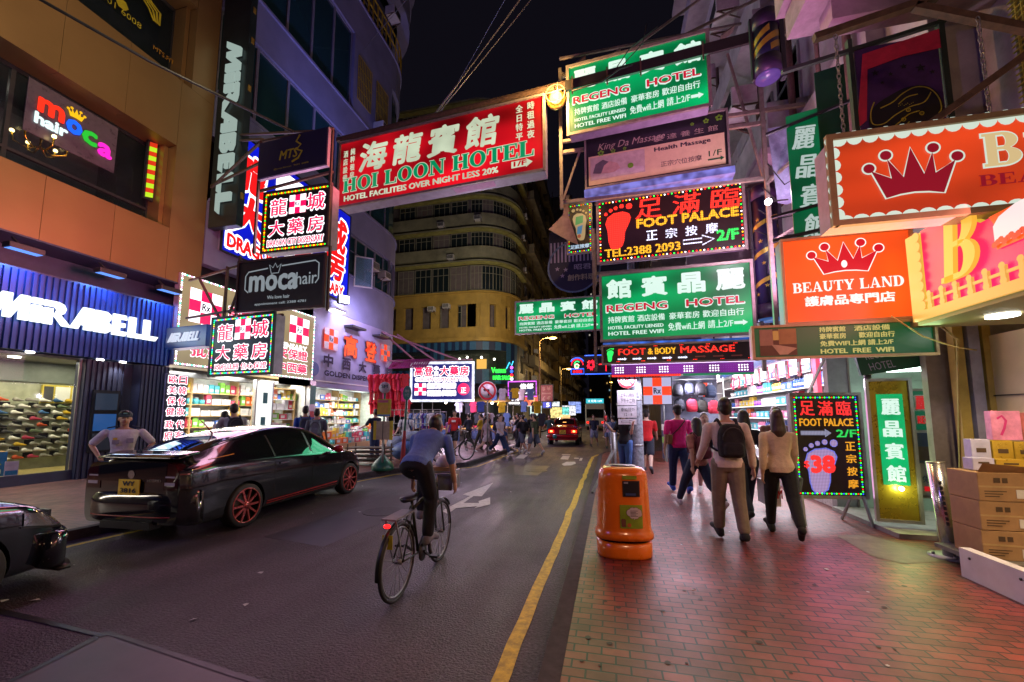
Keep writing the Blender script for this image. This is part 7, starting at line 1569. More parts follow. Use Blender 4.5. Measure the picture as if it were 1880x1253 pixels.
def person(label, x, y, z0, heading, h=1.7, skin=None, top='8a8a8a', bottom='20242c', shoes='c8c8c8', hair=None, hairstyle='short', pose=None, female=False,
           sleeve=.5, legs='long', vox=.012, fingers=True, cap=None, lean=0, head_turn=0, head_tilt=0, top_len=.50, collar=None, extra=None, glasses=False):
    """a person: one continuous body, clothing and hair as children.
    pose = (left hip, left knee, right hip, right knee, left shoulder, left elbow, right shoulder, right elbow, left abduct, right abduct), degrees"""
    p = pose or (4, 4, -4, 4, 6, 14, -4, 14, 8, 8)
    lh, lk, rh, rk, la, le, ra, re, lab, rab = p[:10]
    lyaw, ryaw = (p[10], p[11]) if len(p) > 11 else (0, 0)
    skin = skin or M_skin; hair = hair or M_hairb
    sw, hw = (.098, .056) if female else (.114, .052)
    hip = .525
    U = lambda v: (rx_(Vector(v)-Vector((0, 0, hip)), -lean)+Vector((0, 0, hip)))   # upper body leans forward (+y)
    J = {}
    for s, H_, K_, nm in ((-1, lh, lk, 'l'), (1, rh, rk, 'r')):
        a = Vector((s*hw, 0, hip)); t = R(H_); k = a+Vector((s*.006, math.sin(t), -math.cos(t)))*.245
        t2 = R(H_-K_); an = k+Vector((-s*.006, math.sin(t2), -math.cos(t2)))*.235
        ft = R(max(-50, min(25, (H_-K_)*.9+ (8 if H_ > 10 else 0)))); toe = an+Vector((s*.018, math.cos(ft)*.105, math.sin(ft)*.105-.028)); heel = an+Vector((0, -.035*math.cos(ft), -.035-.03*math.sin(ft)))
        J[nm+'h'], J[nm+'k'], J[nm+'a'], J[nm+'t'], J[nm+'e'] = a, k, an, toe, heel
    low = min(J[k].z-.016 for k in ('lt', 'le', 'rt', 're'))
    for s, A_, E_, ab, yw, nm in ((-1, la, le, lab, lyaw, 'l'), (1, ra, re, rab, ryaw, 'r')):
        sh = U((s*sw, -.005, .81)); d = Vector((s*math.sin(R(ab)), 0, -math.cos(R(ab)))); d = rx_(d, A_-lean)
        el = sh+d*.172; d2 = rx_(Vector((s*math.sin(R(ab*.5)), 0, -math.cos(R(ab*.5)))), A_+E_-lean)
        d2 = Matrix.Rotation(R(yw)*(-s), 3, 'Z')@d2
        wr = el+d2*.150
        J[nm+'s'], J[nm+'el'], J[nm+'w'], J[nm+'d'] = sh, el, wr, d2
    S = lambda v: (Vector(v)-Vector((0, 0, low)))*h
    root = thing('person', label, 'person', (x, y, z0), R(heading))
    f = 1 if not female else .92
    TOR = [(.47, .0, .062, .05), (.50, -.004, .088, .066), (.545, -.006, .090*(1.05 if female else 1), .070), (.60, -.002, .078, .058), (.635, 0, .074*f, .054), (.70, .004, .084*f, .060), (.755, .004, .097*f, .064), (.80, -.002, .101*f, .054), (.822, -.006, .080*f, .045), (.838, -.006, .045, .036)]
    def torso(mb, z_lo, z_hi, g):
        pts = [t for t in TOR if z_lo <= t[0] <= z_hi]
        mb.loft([[S(U(q_)) for q_ in ring((0, yy, zz), rx+g, ry+g, 16, sq=.85)] for zz, yy, rx, ry in pts])
    def remesh(mb, name, m, parent, v):
        o = mb.build(name, m, parent); r_ = o.modifiers.new('remesh', 'REMESH'); r_.mode = 'VOXEL'; r_.voxel_size = v; r_.use_smooth_shade = True
        sm = o.modifiers.new('smooth', 'SMOOTH'); sm.iterations = 2; sm.factor = .5
        return o
    # ---- body
    b = MB(); torso(b, .47, .84, -.004)
    hd = U((0, .006, .925)); Hm = Matrix.Rotation(R(head_turn), 3, 'Z')@Matrix.Rotation(R(-lean*.3+head_tilt), 3, 'X')
    hp = lambda v: S(hd+Hm@Vector(v))
    chain(b, [S(U((0, -.008, .825))), S(U((0, .0, .86))), hp((0, -.004, -.035))], [.034*h, .031*h, .032*h])
    def hel(mb, ctr, r, n=14, m=10): mb.sph(hp(ctr), tuple(k*h for k in r), n, m, M=Hm)
    hel(b, (0, -.006, .012), (.0445, .056, .060)); hel(b, (0, .010, -.022), (.037, .046, .045)); hel(b, (0, .030, -.050), (.021, .020, .017))
    if vox < .02:
        b.loft([[hp(v) for v in ((-.006, .050, .012), (.006, .050, .012), (.005, .056, .010), (-.005, .056, .010))], [hp(v) for v in ((-.011, .048, -.019), (.011, .048, -.019), (.008, .069, -.017), (-.008, .069, -.017))]])
        for s in (-1, 1): hel(b, (s*.046, -.006, -.006), (.007, .013, .019), 8, 6)
    for nm, s in (('l', -1), ('r', 1)):
        chain(b, [S(J[nm+'s'].lerp(J[nm+'el'], .12)), S(J[nm+'el']), S(J[nm+'w'])], [.029*h, .023*h, .016*h])
        g_ = .78 if legs == 'long' else 1; chain(b, [S(J[nm+'h']), S((J[nm+'h']+J[nm+'k'])/2), S(J[nm+'k']), S(J[nm+'k'].lerp(J[nm+'a'], .35)+Vector((0, -.008*(g_ == 1), 0))), S(J[nm+'a'])], [.052*h*g_, .045*h*g_, .033*h*g_, .034*h*g_, .021*h])
        chain(b, [S(J[nm+'e']+Vector((0, .01, .004))), S(J[nm+'a'].lerp(J[nm+'t'], .5)), S(J[nm+'t'])], [.022*h, .021*h, .014*h], flat=.9)
        # hand: palm, four curled fingers, thumb from its side
        w, d = J[nm+'w'], J[nm+'d']; side = Vector((0, 1, 0)) if abs(d.y) < .8 else Vector((0, 0, 1))
        side = (side-d*side.dot(d)).normalized(); nrm = d.cross(side)*s
        pe = w+d*.050; chain(b, [S(w), S(w+d*.028), S(pe)], [.015*h, .020*h, .019*h], flat=.6)
        if fingers:
            for k, (o_, ln) in enumerate(((.016, .038), (.0055, .043), (-.0055, .041), (-.016, .032))):
                a0 = pe+side*o_; a1 = a0+d*ln*.5-nrm*.004; a2 = a1+(d*.75-nrm*.65).normalized()*ln*.5
                chain(b, [S(a0-d*.01), S(a0), S(a1), S(a2)], [.0056*h, .0056*h, .005*h, .0042*h], 7, sub=2)
            t0 = w+d*.016+side*.014; chain(b, [S(t0), S(t0+side*.016+d*.018), S(t0+side*.018+d*.036-nrm*.006)], [.008*h, .0065*h, .005*h], 7, sub=2)
        else: chain(b, [S(pe), S(pe+d*.035-nrm*.008)], [.018*h, .010*h], flat=.6)
    remesh(b, 'body', skin, root, vox*.75 if fingers else vox)
    if vox < .02:
        fe = MB()
        for s in (-1, 1): fe.sph(hp((s*.018, .0475, .006)), (.0075*h, .004*h, .0038*h), 8, 6)
        fe.build('eye', mat('eye_dark', (.02, .015, .012), .2), root)
        fe = MB()
        for s in (-1, 1): fe.obox(hp((s*.018, .0495, .017)), (.022*h, .005*h, .0038*h), (0, 0, R(head_turn)))
        fe.build('eyebrow', hair, root)
        MB().sph(hp((0, .0545, -.031)), (.014*h, .005*h, .0042*h), 8, 6).build('mouth', mat('lip', (.34, .12, .10), .4), root)
    # ---- clothes
    t_ = cloth(top); c_ = MB(); torso(c_, top_len-.001, .83, .010)
    for nm in 'lr':
        sh, el, wr = J[nm+'s'], J[nm+'el'], J[nm+'w']
        if sleeve <= .5: e_ = sh.lerp(el, sleeve*2*.85); chain(c_, [S(sh.lerp(el, .14)), S(e_)], [.037*h, .035*h])
        else: chain(c_, [S(sh.lerp(el, .14)), S(el), S(el.lerp(wr, (sleeve-.5)*1.9))], [.037*h, .031*h, .025*h])
    remesh(c_, 'shirt', t_, root, vox)
    c_ = MB(); m_ = cloth(bottom)
    if legs == 'skirt':
        c_.loft([[S(q_) for q_ in ring((0, 0, zz), rx, ry, 16)] for zz, rx, ry in ((.33, .115, .10), (.42, .105, .092), (.53, .098, .078), (.585, .084, .064))])
        remesh(c_, 'skirt', m_, root, vox)
    else:
        torso(c_, .469, .61, .008)
        for nm in 'lr':
            hh, kk, aa = J[nm+'h'], J[nm+'k'], J[nm+'a']
            if legs == 'long': chain(c_, [S(hh), S((hh+kk)/2), S(kk), S(kk.lerp(aa, .9))], [.062*h, .056*h, .047*h, .040*h if not female else .034*h])
            else: chain(c_, [S(hh), S(hh.lerp(kk, .5)), S(hh.lerp(kk, .55 if legs == 'hot' else .9))], [.062*h, .060*h, .060*h])
        remesh(c_, 'trousers' if legs == 'long' else 'shorts', m_, root, vox)
    for nm in 'lr':
        c_ = MB(); e_, a_, tt = J[nm+'e'], J[nm+'a'], J[nm+'t']
        chain(c_, [S(e_+Vector((0, .01, .006))), S(a_.lerp(tt, .45)+Vector((0, 0, .004))), S(tt)], [.027*h, .027*h, .021*h]); chain(c_, [S(a_+Vector((0, .004, .0))), S(e_.lerp(a_, .4))], [.026*h, .028*h])
        remesh(c_, 'shoe', cloth(shoes), root, vox)
    # ---- hair
    c_ = MB()
    hel(c_, (0, -.014, .022), (.0485, .058, .060))
    if hairstyle == 'short': hel(c_, (0, -.034, -.008), (.043, .030, .045)); hel(c_, (.008, .016, .062), (.034, .032, .022))
    if hairstyle in ('long', 'longer'):
        L_ = .16 if hairstyle == 'long' else .24
        c_.loft([[hp(q_) for q_ in ring((0, yy, zz), rx, ry, 14)] for zz, yy, rx, ry in ((-L_, -.052, .038, .020), (-L_*.6, -.050, .056, .030), (-.06, -.034, .056, .040), (0, -.020, .050, .050), (.04, -.016, .045, .048))])
    if hairstyle == 'tail': hel(c_, (0, -.062, .012), (.020, .022, .026)); c_.loft([[hp(q_) for q_ in ring((0, yy, zz), r, r, 8)] for zz, yy, r in ((-.13, -.075, .010), (-.06, -.082, .018), (0, -.07, .016))])
    if cap:
        hel(c_, (0, -.028, -.004), (.044, .034, .038)); remesh(c_, 'hair', hair, root, vox)
        c_ = MB(); hel(c_, (0, -.010, .036), (.053, .064, .046)); c_.loft([[hp(q_) for q_ in ((-.040, .035, .028), (.040, .035, .028), (.040, .035, .036), (-.040, .035, .036))], [hp(q_) for q_ in ((-.026, .098, .016), (.026, .098, .016), (.026, .098, .022), (-.026, .098, .022))]], sm=False)
        remesh(c_, 'cap', cloth(cap), root, vox)
    else: remesh(c_, 'hair', hair, root, vox)
    if glasses:
        c_ = MB()
        for s in (-1, 1):
            q_ = [hp((s*.019+.014*math.cos(2*math.pi*k/12), .058, .004+.010*math.sin(2*math.pi*k/12))) for k in range(13)]; c_.tube(q_, .0014*h, 5)
        c_.build('glasses', M_dark, root)
    if extra: extra(root, S, U, J, h, hp, remesh, vox)
    return root
def backpack(col, size=1., straps=None):
    def fn(root, S, U, J, h, hp, remesh, vox):
        b = MB(); s = size
        b.loft([[S(U(q_)) for q_ in ring((0, -.10, zz), rx*s, ry*s, 16, sq=.6)] for zz, rx, ry in ((.575, .060, .030), (.585, .082, .046), (.66, .088, .052), (.75, .082, .046), (.80, .062, .034), (.812, .03, .02))])
        b.loft([[S(U(q_)) for q_ in ring((0, -.10-.05*s, zz), rx*s, ry*s, 12, sq=.6)] for zz, rx, ry in ((.59, .05, .014), (.60, .062, .022), (.66, .064, .022), (.68, .05, .012))])
        o = remesh(b, 'backpack', cloth(col), root, vox)
        st = MB()
        for k in (-1, 1): chain(st, [S(U((k*.055, -.075, .80))), S(U((k*.062, -.02, .846))), S(U((k*.066, .045, .81))), S(U((k*.075, .066, .74))), S(U((k*.10, .01, .64))), S(U((k*.085, -.06, .62)))], [.012*h]*6, 6, flat=.6)
        st.build('strap', cloth(straps or col), o)
        z_ = MB(); z_.tube([S(U((.07*math.cos(R(a))*s, -.155, .70+.085*math.sin(R(a))*s))) for a in range(0, 181, 20)], .004*h, 5); z_.build('zip', M_dark, o)
    return fn
def multi(*fns):
    def fn(*a):
        for g in fns: g(*a)
    return fn
def carry(nm, build):
    "something held in the hand nm ('l' or 'r')"
    def fn(root, S, U, J, h, hp, remesh, vox): build(root, S(J[nm+'w']+J[nm+'d']*.07), S)
    return fn
def crossbag(col, strap='2a2018', side=1):
    def fn(root, S, U, J, h, hp, remesh, vox):
        st = MB(); s = side
        chain(st, [S(U((s*.11, -.03, .62))), S(U((s*.02, -.085, .72))), S(U((-s*.06, -.06, .81))), S(U((-s*.07, 0, .838))), S(U((-s*.04, .07, .77))), S(U((s*.07, .07, .66))), S(U((s*.11, .02, .62)))], [.011*h]*7, 6, flat=.5)
        b = MB(); b.obox(S(U((s*.125, -.04, .60))), (.05*h, .15*h, .11*h), (0, R(8), 0)); o = b.build('shoulder_bag', cloth(col), root, bevel=.02); st.build('strap', cloth(strap), o)
    return fn
def tee_print(body_, z=.72, m=None, wd=.1):
    def fn(root, S, U, J, h, hp, remesh, vox):
        o = MB().obox(S(U((0, .083, z))), (wd*h, .006, .05*h)).build('shirt_print', m or cloth('b03028'), root)
    return fn
W1 = (24, 8, -20, 22, -22, 18, 24, 26, 8, 8)      # walking, left leg forward
W2 = (-20, 22, 24, 8, 24, 26, -22, 18, 8, 8)
W3 = (14, 4, -12, 14, -12, 12, 14, 18, 7, 7)
BIG = (34, 6, -28, 26, -26, 20, 28, 30, 9, 9)
ZP = .13
# ---- right pavement
person('man in white shirt and khaki trousers with a black backpack walking away', 1.43, 5.75, ZP, 4, 1.74, top='d2c6c0', bottom='7a7060', shoes='15161c', pose=(12, 6, -8, 12, 14, 30, -10, 16, 10, 12), sleeve=.95, extra=backpack('16181f', 1.02), vox=.011)
def bag_clutch(root, p, S):
    t = MB().obox(p+Vector((.05, .02, -.12)), (.05, .26, .2), (0, R(10), 0)).build('clutch_bag', cloth('5a6a6c'), root, bevel=.02)
person('woman in cream jacket and black trousers with long brown hair walking away', 2.14, 6.1, ZP, -6, 1.62, top='c9b295', bottom='101218', shoes='0c0c10', hair=M_hairbr, hairstyle='long', female=True, pose=(18, 6, -22, 20, -10, 12, 16, 18, 7, 7), sleeve=.9, top_len=.50, extra=carry('r', bag_clutch), vox=.011)
person('girl with long black hair, patterned backpack and white sneakers mid stride', 1.40, 7.45, ZP, 28, 1.58, top='9a6a62', bottom='1c2a44', shoes='c8c4cc', hairstyle='longer', female=True, pose=BIG, sleeve=.45, extra=backpack('5c2434', .9), vox=.012)
person('stout man in bright pink shirt and jeans with a brown shoulder bag', 1.34, 8.95, ZP, 10, 1.74, top='d0187c', bottom='1b2f58', shoes='2a4fb0', pose=(14, 4, -12, 16, -10, 16, 12, 24, 12, 12), sleeve=.5, cap='14161c', extra=crossbag('6b4a2c', side=-1), vox=.013)
person('man in red T-shirt, dark shorts and black cap walking away', .96, 11.8, ZP, -6, 1.72, skin=M_skin2, top='b8141c', bottom='1a2030', shoes='3a3f48', pose=W1, cap='101014', legs='shorts', vox=.014, fingers=False)
def cup(root, p, S):
    o = MB().cyl(p+Vector((-.05, .03, -.02)), p+Vector((-.05, .03, .12)), .03, .038, 12).build('cup', cloth('a82424'), root); MB().cyl(p+Vector((-.05, .03, .12)), p+Vector((-.05, .05, .24)), .005, n=6).build('straw', M_white, o)
person('woman in black T-shirt and jeans sipping a red drink beside the grey post', .34, 10.4, ZP, 150, 1.66, skin=M_skin2, top='14151c', bottom='3a5c98', shoes='90908c', hair=M_hairbr, hairstyle='long', female=True, pose=(3, 3, -3, 4, 28, 116, 30, 112, 14, 14, 30, 30), head_turn=-20, extra=carry('r', cup), vox=.012, sleeve=.4)
person('young woman in white top and pink skirt facing the camera in the crowd', 1.80, 8.75, ZP, 176, 1.58, skin=M_skin2, top='d8d0d8', bottom='c07a94', shoes='d0d0d0', hairstyle='long', female=True, pose=W3, legs='skirt', vox=.012, sleeve=.4)
def shopbag(root, p, S):
    t = MB().obox(p+Vector((.02, 0, -.26)), (.16, .40, .34)).build('shopping_bag', mat('bag_white', (.7, .68, .68), .5), root)
    text(t, 'H&M', p.x+.02, p.z-.26, .2, .13, mat('bag_red', (.6, .01, .02), .5), bold=.005, y=p.y-.21); MB().bar(p+Vector((.02, -.1, -.09)), p, .012).bar(p+Vector((.02, .1, -.09)), p, .012).build('bag_handle', M_white, t)
person('person in black top carrying a white H&M shopping bag beside the backpack man', 1.98, 6.95, ZP, 2, 1.64, top='14161a', bottom='1c2638', shoes='20242c', hairstyle='longer', female=True, pose=W2, sleeve=.5, extra=carry('r', shopbag), vox=.013)
person('person with blue sneakers partly hidden behind the woman in cream jacket', 2.62, 7.5, ZP, 5, 1.66, top='6a4a40', bottom='1a2234', shoes='2a55c0', hair=M_hairbr, pose=W3, vox=.016, fingers=False)
# ---- left
def guard_bits(root, S, U, J, h, hp, remesh, vox):
    e = MB()
    for k in (-1, 1): e.obox(S(U((k*.085, 0, .845))), (.07*h, .05*h, .012*h), (0, R(k*14), 0))
    e.build('epaulette', cloth('20283c'), root); MB().obox(S(U((.055, .082, .735))), (.03*h, .004, .02*h)).build('badge', mat('badge_yellow', (.6, .45, .03), .4), root)
    MB().obox(S(U((-.05, .085, .715))), (.05*h, .006, .045*h)).obox(S(U((.05, .085, .705))), (.05*h, .006, .04*h)).build('pocket', cloth('8f93a6'), root)
    MB().obox(hp((0, .058, .052)), (.03*h, .006, .014*h)).build('cap_badge', mat('badge_teal', (.1, .35, .3), .4), root)
person('security guard in grey blue short sleeved shirt and dark cap, hands on hips', -7.38, 4.85, ZP, 235, 1.60, top='c8ccdc', bottom='1a2030', shoes='101010', pose=(2, 2, -2, 2, -18, 62, -18, 62, 38, 38, -60, -60), cap='143038', sleeve=.5, collar=1, extra=guard_bits, vox=.011)
person('man in pale grey T-shirt with dark backpack leaning towards the woman in white', -8.4, 7.7, ZP, 60, 1.8, top='9aa4b4', bottom='202838', shoes='303030', pose=(3, 3, -3, 4, 40, 40, 20, 30, 10, 10), lean=6, extra=backpack('141c2c'), vox=.013)
person('woman in white top beside the dispensary shelves, with the man with dark backpack', -8.95, 7.95, ZP, 40, 1.62, skin=M_skin2, top='d8d4d8', bottom='303848', shoes='404040', hairstyle='long', female=True, pose=W3, vox=.014, fingers=False)
person('boy in blue shirt with printed backpack looking at the shop', -8.35, 9.9, ZP, 40, 1.78, top='1f4fb0', bottom='283040', shoes='404040', pose=W3, extra=backpack('3c4a66', .95), vox=.015, fingers=False)
person('boy in grey shirt with grey backpack, right beside the boy in blue', -7.85, 9.75, ZP, 30, 1.7, top='5a6270', bottom='283040', shoes='404040', pose=W3, extra=backpack('6a7482', .95), vox=.015, fingers=False)
person('man in navy T-shirt picking goods at the golden dispensary shelves', -8.0, 12.9, ZP, 70, 1.74, top='141c3a', bottom='2a3a60', shoes='303030', pose=(2, 2, -2, 2, 40, 30, 44, 30, 8, 8), vox=.018, fingers=False)
person('student in white shirt with backpack straps walking towards the bus stop', -7.35, 13.9, ZP, 190, 1.70, skin=M_skin2, top='d4d8e0', bottom='161a26', shoes='202020', pose=W1, legs='shorts', extra=backpack('203050', .9), vox=.016, fingers=False)
person('girl in white printed T-shirt behind the market rail', -7.2, 16.2, ZP, 160, 1.58, skin=M_skin2, top='e0dcd8', bottom='303848', shoes='909090', hairstyle='tail', female=True, pose=W3, vox=.018, fingers=False, extra=tee_print('x'))
person('man in red printed T-shirt with a white bag near the parked bicycle', -6.3, 16.1, ZP, 185, 1.72, top='b81820', bottom='202430', shoes='c8c8c8', pose=W3, legs='shorts', vox=.018, fingers=False, extra=tee_print('y', .74, cloth('d8d0d0')))
person('woman in yellow top at the market edge', -5.75, 17.9, ZP, 100, 1.62, top='b8a020', bottom='3a3a30', shoes='707070', hairstyle='tail', female=True, pose=W2, vox=.02, fingers=False)
person('older person in olive brown clothes behind the woman in yellow', -5.35, 17.4, ZP, 80, 1.60, top='6a6040', bottom='4c4832', shoes='404040', pose=W3, vox=.02, fingers=False)
person('woman in striped pink top and white shorts striding across the side street', -5.15, 16.9, 0, -60, 1.70, skin=M_skin2, top='b8a4b0', bottom='d0c8d4', shoes='d8d8d8', hairstyle='tail', female=True, pose=BIG, legs='hot', vox=.016, fingers=False)
person('man in navy shirt crossing behind the man in white T-shirt', -5.0, 18.3, 0, -70, 1.72, top='182444', bottom='2c4880', shoes='909090', pose=W1, extra=backpack('1c2234', .9), vox=.02, fingers=False)
person('man in white T-shirt and navy trousers with white sneakers crossing the road', -4.55, 16.9, 0, -120, 1.78, skin=M_skin2, top='c8bcd0', bottom='1c2c54', shoes='e0e0e0', pose=BIG, vox=.016, fingers=False)
person('man in olive T-shirt and shorts stepping past the taxi', -3.15, 17.3, 0, 60, 1.74, top='3c4630', bottom='4a5468', shoes='b0b0b0', pose=W1, legs='shorts', vox=.016, fingers=False)
person('person in black with a large dark backpack beside the man in olive T-shirt', -3.75, 17.7, 0, 50, 1.70, top='181a22', bottom='586078', shoes='a0a0a0', pose=W2, legs='shorts', extra=backpack('14161e', 1.1), vox=.018, fingers=False)
person('man in dark shirt standing with arms folded by the white sneakered pair', -4.6, 20.6, 0, 90, 1.74, top='101826', bottom='141820', shoes='202020', pose=(3, 3, -3, 3, 30, 90, 30, 90, 10, 10, 40, 40), vox=.02, fingers=False)
person('person in black jacket in front of the currency exchange banner', -4.0, 21.2, 0, 30, 1.72, top='14161c', bottom='181c26', shoes='202020', pose=W3, extra=backpack('101218', 1.), vox=.02, fingers=False)
person('woman in dark top and denim shorts near the hair salon corner', -5.6, 21.4, 0, -40, 1.62, top='20202c', bottom='3a5a90', shoes='909090', hairstyle='long', female=True, pose=W2, legs='hot', vox=.02, fingers=False)
person('man in navy T-shirt and pale shorts walking on the road right of the taxi', -.85, 22.5, 0, 170, 1.72, top='182038', bottom='8a90a8', shoes='808080', pose=W2, legs='shorts', vox=.02, fingers=False)
person('person in pale pink top walking beyond the taxi, right of the man in navy', -.1, 21, 0, 0, 1.66, top='c09cb0', bottom='8090b8', shoes='406050', hairstyle='long', female=True, pose=W1, legs='hot', vox=.02, fingers=False)
person('person with a bluish backpack and grey shorts at the right kerb corner', .1, 17.9, 0, 20, 1.7, top='8088a8', bottom='50586c', shoes='2a6058', pose=W2, legs='shorts', extra=backpack('38486c', .95), vox=.018, fingers=False)
for i, (xx, yy, hd_, tp, bt, lb, hs) in enumerate(((-5.9, 19.2, 120, 'c8c0cc', '303a58', 'pedestrian in pale lilac top and blue jeans behind the striped woman', 'tail'), (-6.6, 18.7, 70, '30384c', '202020', 'pedestrian in slate jacket at the market rail corner', 'short'), (-4.2, 19.5, -80, '6a2a34', '20283c', 'pedestrian in wine red top crossing near the no left turn sign', 'short'),
   (-5.2, 22.8, 0, 'a8b0c0', '2a2a30', 'pedestrian in light blue grey shirt walking away past the salon corner', 'short'), (-3.4, 23.5, 160, '2a4a4a', '404858', 'pedestrian in dark green top left of the taxi', 'short'), (-6.9, 22.0, 90, 'd0c8b0', '38404c', 'pedestrian in cream top among the hung clothes', 'long'), (-4.8, 25.5, 10, '181c2c', 'b0b0b8', 'pedestrian in midnight blue top and pale trousers beyond the crossing', 'short'), (-8.2, 20.2, 40, '7a4a8a', '2a3040', 'pedestrian in purple top beside the clothes rack', 'tail'))):
    person(lb, xx, yy, .13 if xx < -5.6 and yy < 20.2 else 0, hd_, 1.6+.03*(i % 5), skin=M_skin2 if i % 2 else M_skin, top=tp, bottom=bt, shoes='b0b0b0', hairstyle=hs, female=hs != 'short', pose=(W1, W2, W3, BIG)[i % 4], vox=.022, fingers=False)
_far = random.Random(11)
tops = ('202430', '8a2030', 'b0b0b8', '304878', '6a6a40', '181818', 'c0a8b0', '40606a', '902818', '282848')
tn = ('charcoal', 'maroon', 'pale grey', 'blue', 'olive', 'black', 'pale pink', 'teal', 'rust', 'indigo')
where = ('at the far shop corner', 'far down the left pavement', 'under the orange sign', 'by the white lit shop sign', 'near the blue round sign', 'in the distant crowd left of the taxi', 'on the far kerb', 'beside the currency banner', 'by the far bus', 'on the far right kerb')
for i in range(10):
    xx, yy = (-7.2+.35*(i % 4)-.1*i, 24+i*2.3) if i < 8 else (-.2+.5*(i-8), 30+5*(i-8))
    if 20 < yy < 36 and xx < -4: zz = 0
    else: zz = 0
    person(f'distant pedestrian in {tn[i]} top {where[i]}', xx, yy, zz, _far.choice((0, 180, 60, -90)), _far.uniform(1.6, 1.78), top=tops[i], bottom=_far.choice(('1c2434', '303a58', '202020')), hairstyle=_far.choice(('short', 'long')), pose=_far.choice((W1, W2, W3)), vox=.028, fingers=False)
# ================================================================== BICYCLES AND CYCLIST
def wheel_bike(root, y, r, name='wheel'):
    t = MB(); t.tube([(0, y+r*math.cos(2*math.pi*k/36), r+r*math.sin(2*math.pi*k/36)) for k in range(37)], .018, 8)
    o = t.build(name, mat('tyre_rubber', (.015, .015, .016), .7), root)
    s = MB(); s.tube([(0, y+(r-.03)*math.cos(2*math.pi*k/30), r+(r-.03)*math.sin(2*math.pi*k/30)) for k in range(31)], .010, 6)
    for k in range(18):
        a = 2*math.pi*k/18; s.cyl((0.012*(-1)**k, y, r), (0, y+(r-.03)*math.cos(a), r+(r-.03)*math.sin(a)), .0022, n=4)
    s.cyl((-.04, y, r), (.04, y, r), .025, n=10); s.build('rim', M_galv, o)
    return o
def bicycle(label, x, y, z, heading, col='181a1c', r=.33, extras=None, lean=0):
    b = thing('bicycle', label, 'bicycle', (x, y, z), R(heading)); b.rotation_euler = (0, R(lean), R(heading))
    wheel_bike(b, -.52, r); wheel_bike(b, .54, r)
    f = MB(); T = lambda p, q_, rr=.016: f.cyl(p, q_, rr, n=8)
    bb, st, ht, hb = (0, -.08, .29), (0, -.25, .82), (0, .40, .88), (0, .44, .70)
    T(bb, st); T((0, -.22, .74), ht); T(bb, hb, .018); T(hb, ht, .02)
    for s in (-.05, .05): T((s, -.52, r), (s*.6, -.09, .29), .009); T((s, -.52, r), (s*.4, -.235, .77), .008); T((s, .54, r), (s*.8, .46, .66), .011)
    f.build('frame', mat('bike_frame'+col, col, .35, metal=.2), b)
    g = MB(); g.tube([(-.28, .26, .96), (-.24, .40, 1.0), (-.08, .40, 1.0), (0, .40, .99), (.08, .40, 1.0), (.24, .40, 1.0), (.28, .26, .96)], .012, 8); g.cyl((0, .40, .86), (0, .40, 1.0), .014, n=8); g.build('handlebar', M_galv, b)
    s_ = MB(); s_.loft([[(q_.x, q_.y, q_.z) for q_ in ring((0, yy, .86), rx, .02, 10)] if False else [(math.cos(a)*rx, yy, .86+math.sin(a)*.025) for a in (2*math.pi*k/10 for k in range(10))] for yy, rx in ((-.42, .04), (-.36, .085), (-.28, .075), (-.16, .025), (-.10, .015))]); s_.cyl((0, -.25, .80), (0, -.25, .86), .014, n=8)
    s_.build('saddle', M_dark, b)
    c_ = MB(); c_.cyl((.05, -.08, .29), (.06, -.08, .29), .095, n=20); c_.bar((.07, -.08, .29), (.075, .06, .20), .02); c_.bar((-.07, -.08, .29), (-.075, -.22, .38), .02)
    for k, q_ in ((1, (.075, .06, .20)), (-1, (-.075, -.22, .38))): c_.obox((q_[0]+k*.05, q_[1], q_[2]), (.09, .07, .02))
    c_.build('crank', M_dark, b)
    m = MB()
    for yy in (-.52, .54): m.tube([(0, yy+(r+.04)*math.cos(R(a)), r+(r+.04)*math.sin(R(a))) for a in range(20 if yy < 0 else 40, 191 if yy < 0 else 170, 12)], .022, 6, flat=.3)
    m.build('mudguard', mat('bike_frame'+col, 0), b)
    k_ = MB(); k_.box(-.07, .07, -.72, -.32, .74, .755); k_.bar((-.05, -.68, .74), (-.05, -.53, .36), .012).bar((.05, -.68, .74), (.05, -.53, .36), .012); k_.build('rack', M_galv, b)
    if extras: extras(b)
    return b
bicycle('black city bicycle parked on its stand at the left kerb, by the market rail', -5.2, 13.2, .13, -35, lean=4, extras=lambda b: MB().bar((.03, -.48, .3), (.16, -.52, .01), .015).build('kickstand', M_galv, b))
def delivery(b):
    o = MB().sph((0, -.74, .70), (.035, .02, .02), 10, 6).build('tail_lamp', glow('bike_red', (1, .01, .01), 3), b)
    MB().box(-.05, .05, -.73, -.725, .5, .62).build('reflector', mat('reflector_yellow', (.4, .36, .02), .4), b)
    k = MB(); k.box(-.16, .16, .47, .75, .80, .82)
    for s in (-.16, .16): k.box(s-.008, s+.008, .47, .75, .82, 1.02)
    for yy in (.47, .75): k.box(-.15, .15, yy-.008, yy+.008, .82, 1.02)
    k.build('basket', M_galv, b); 
bike = bicycle('dark bicycle ridden up the road with a red tail lamp and a loaded front basket', -1.96, 4.1, 0, 2, '20261c', extras=delivery)
t = thing('parcel', 'brown and white parcels lying in the cyclist front basket', 'parcel', (-1.98, 4.72, .84), R(2)); MB().box(-.14, .13, -.12, .1, 0, .22).build('carton', mat('parcel_card', (.34, .2, .1), .7), t); MB().sph((.02, .02, .25), (.13, .12, .1), 10, 8).build('plastic_bag', mat('parcel_bag', (.5, .42, .5), .35), t)
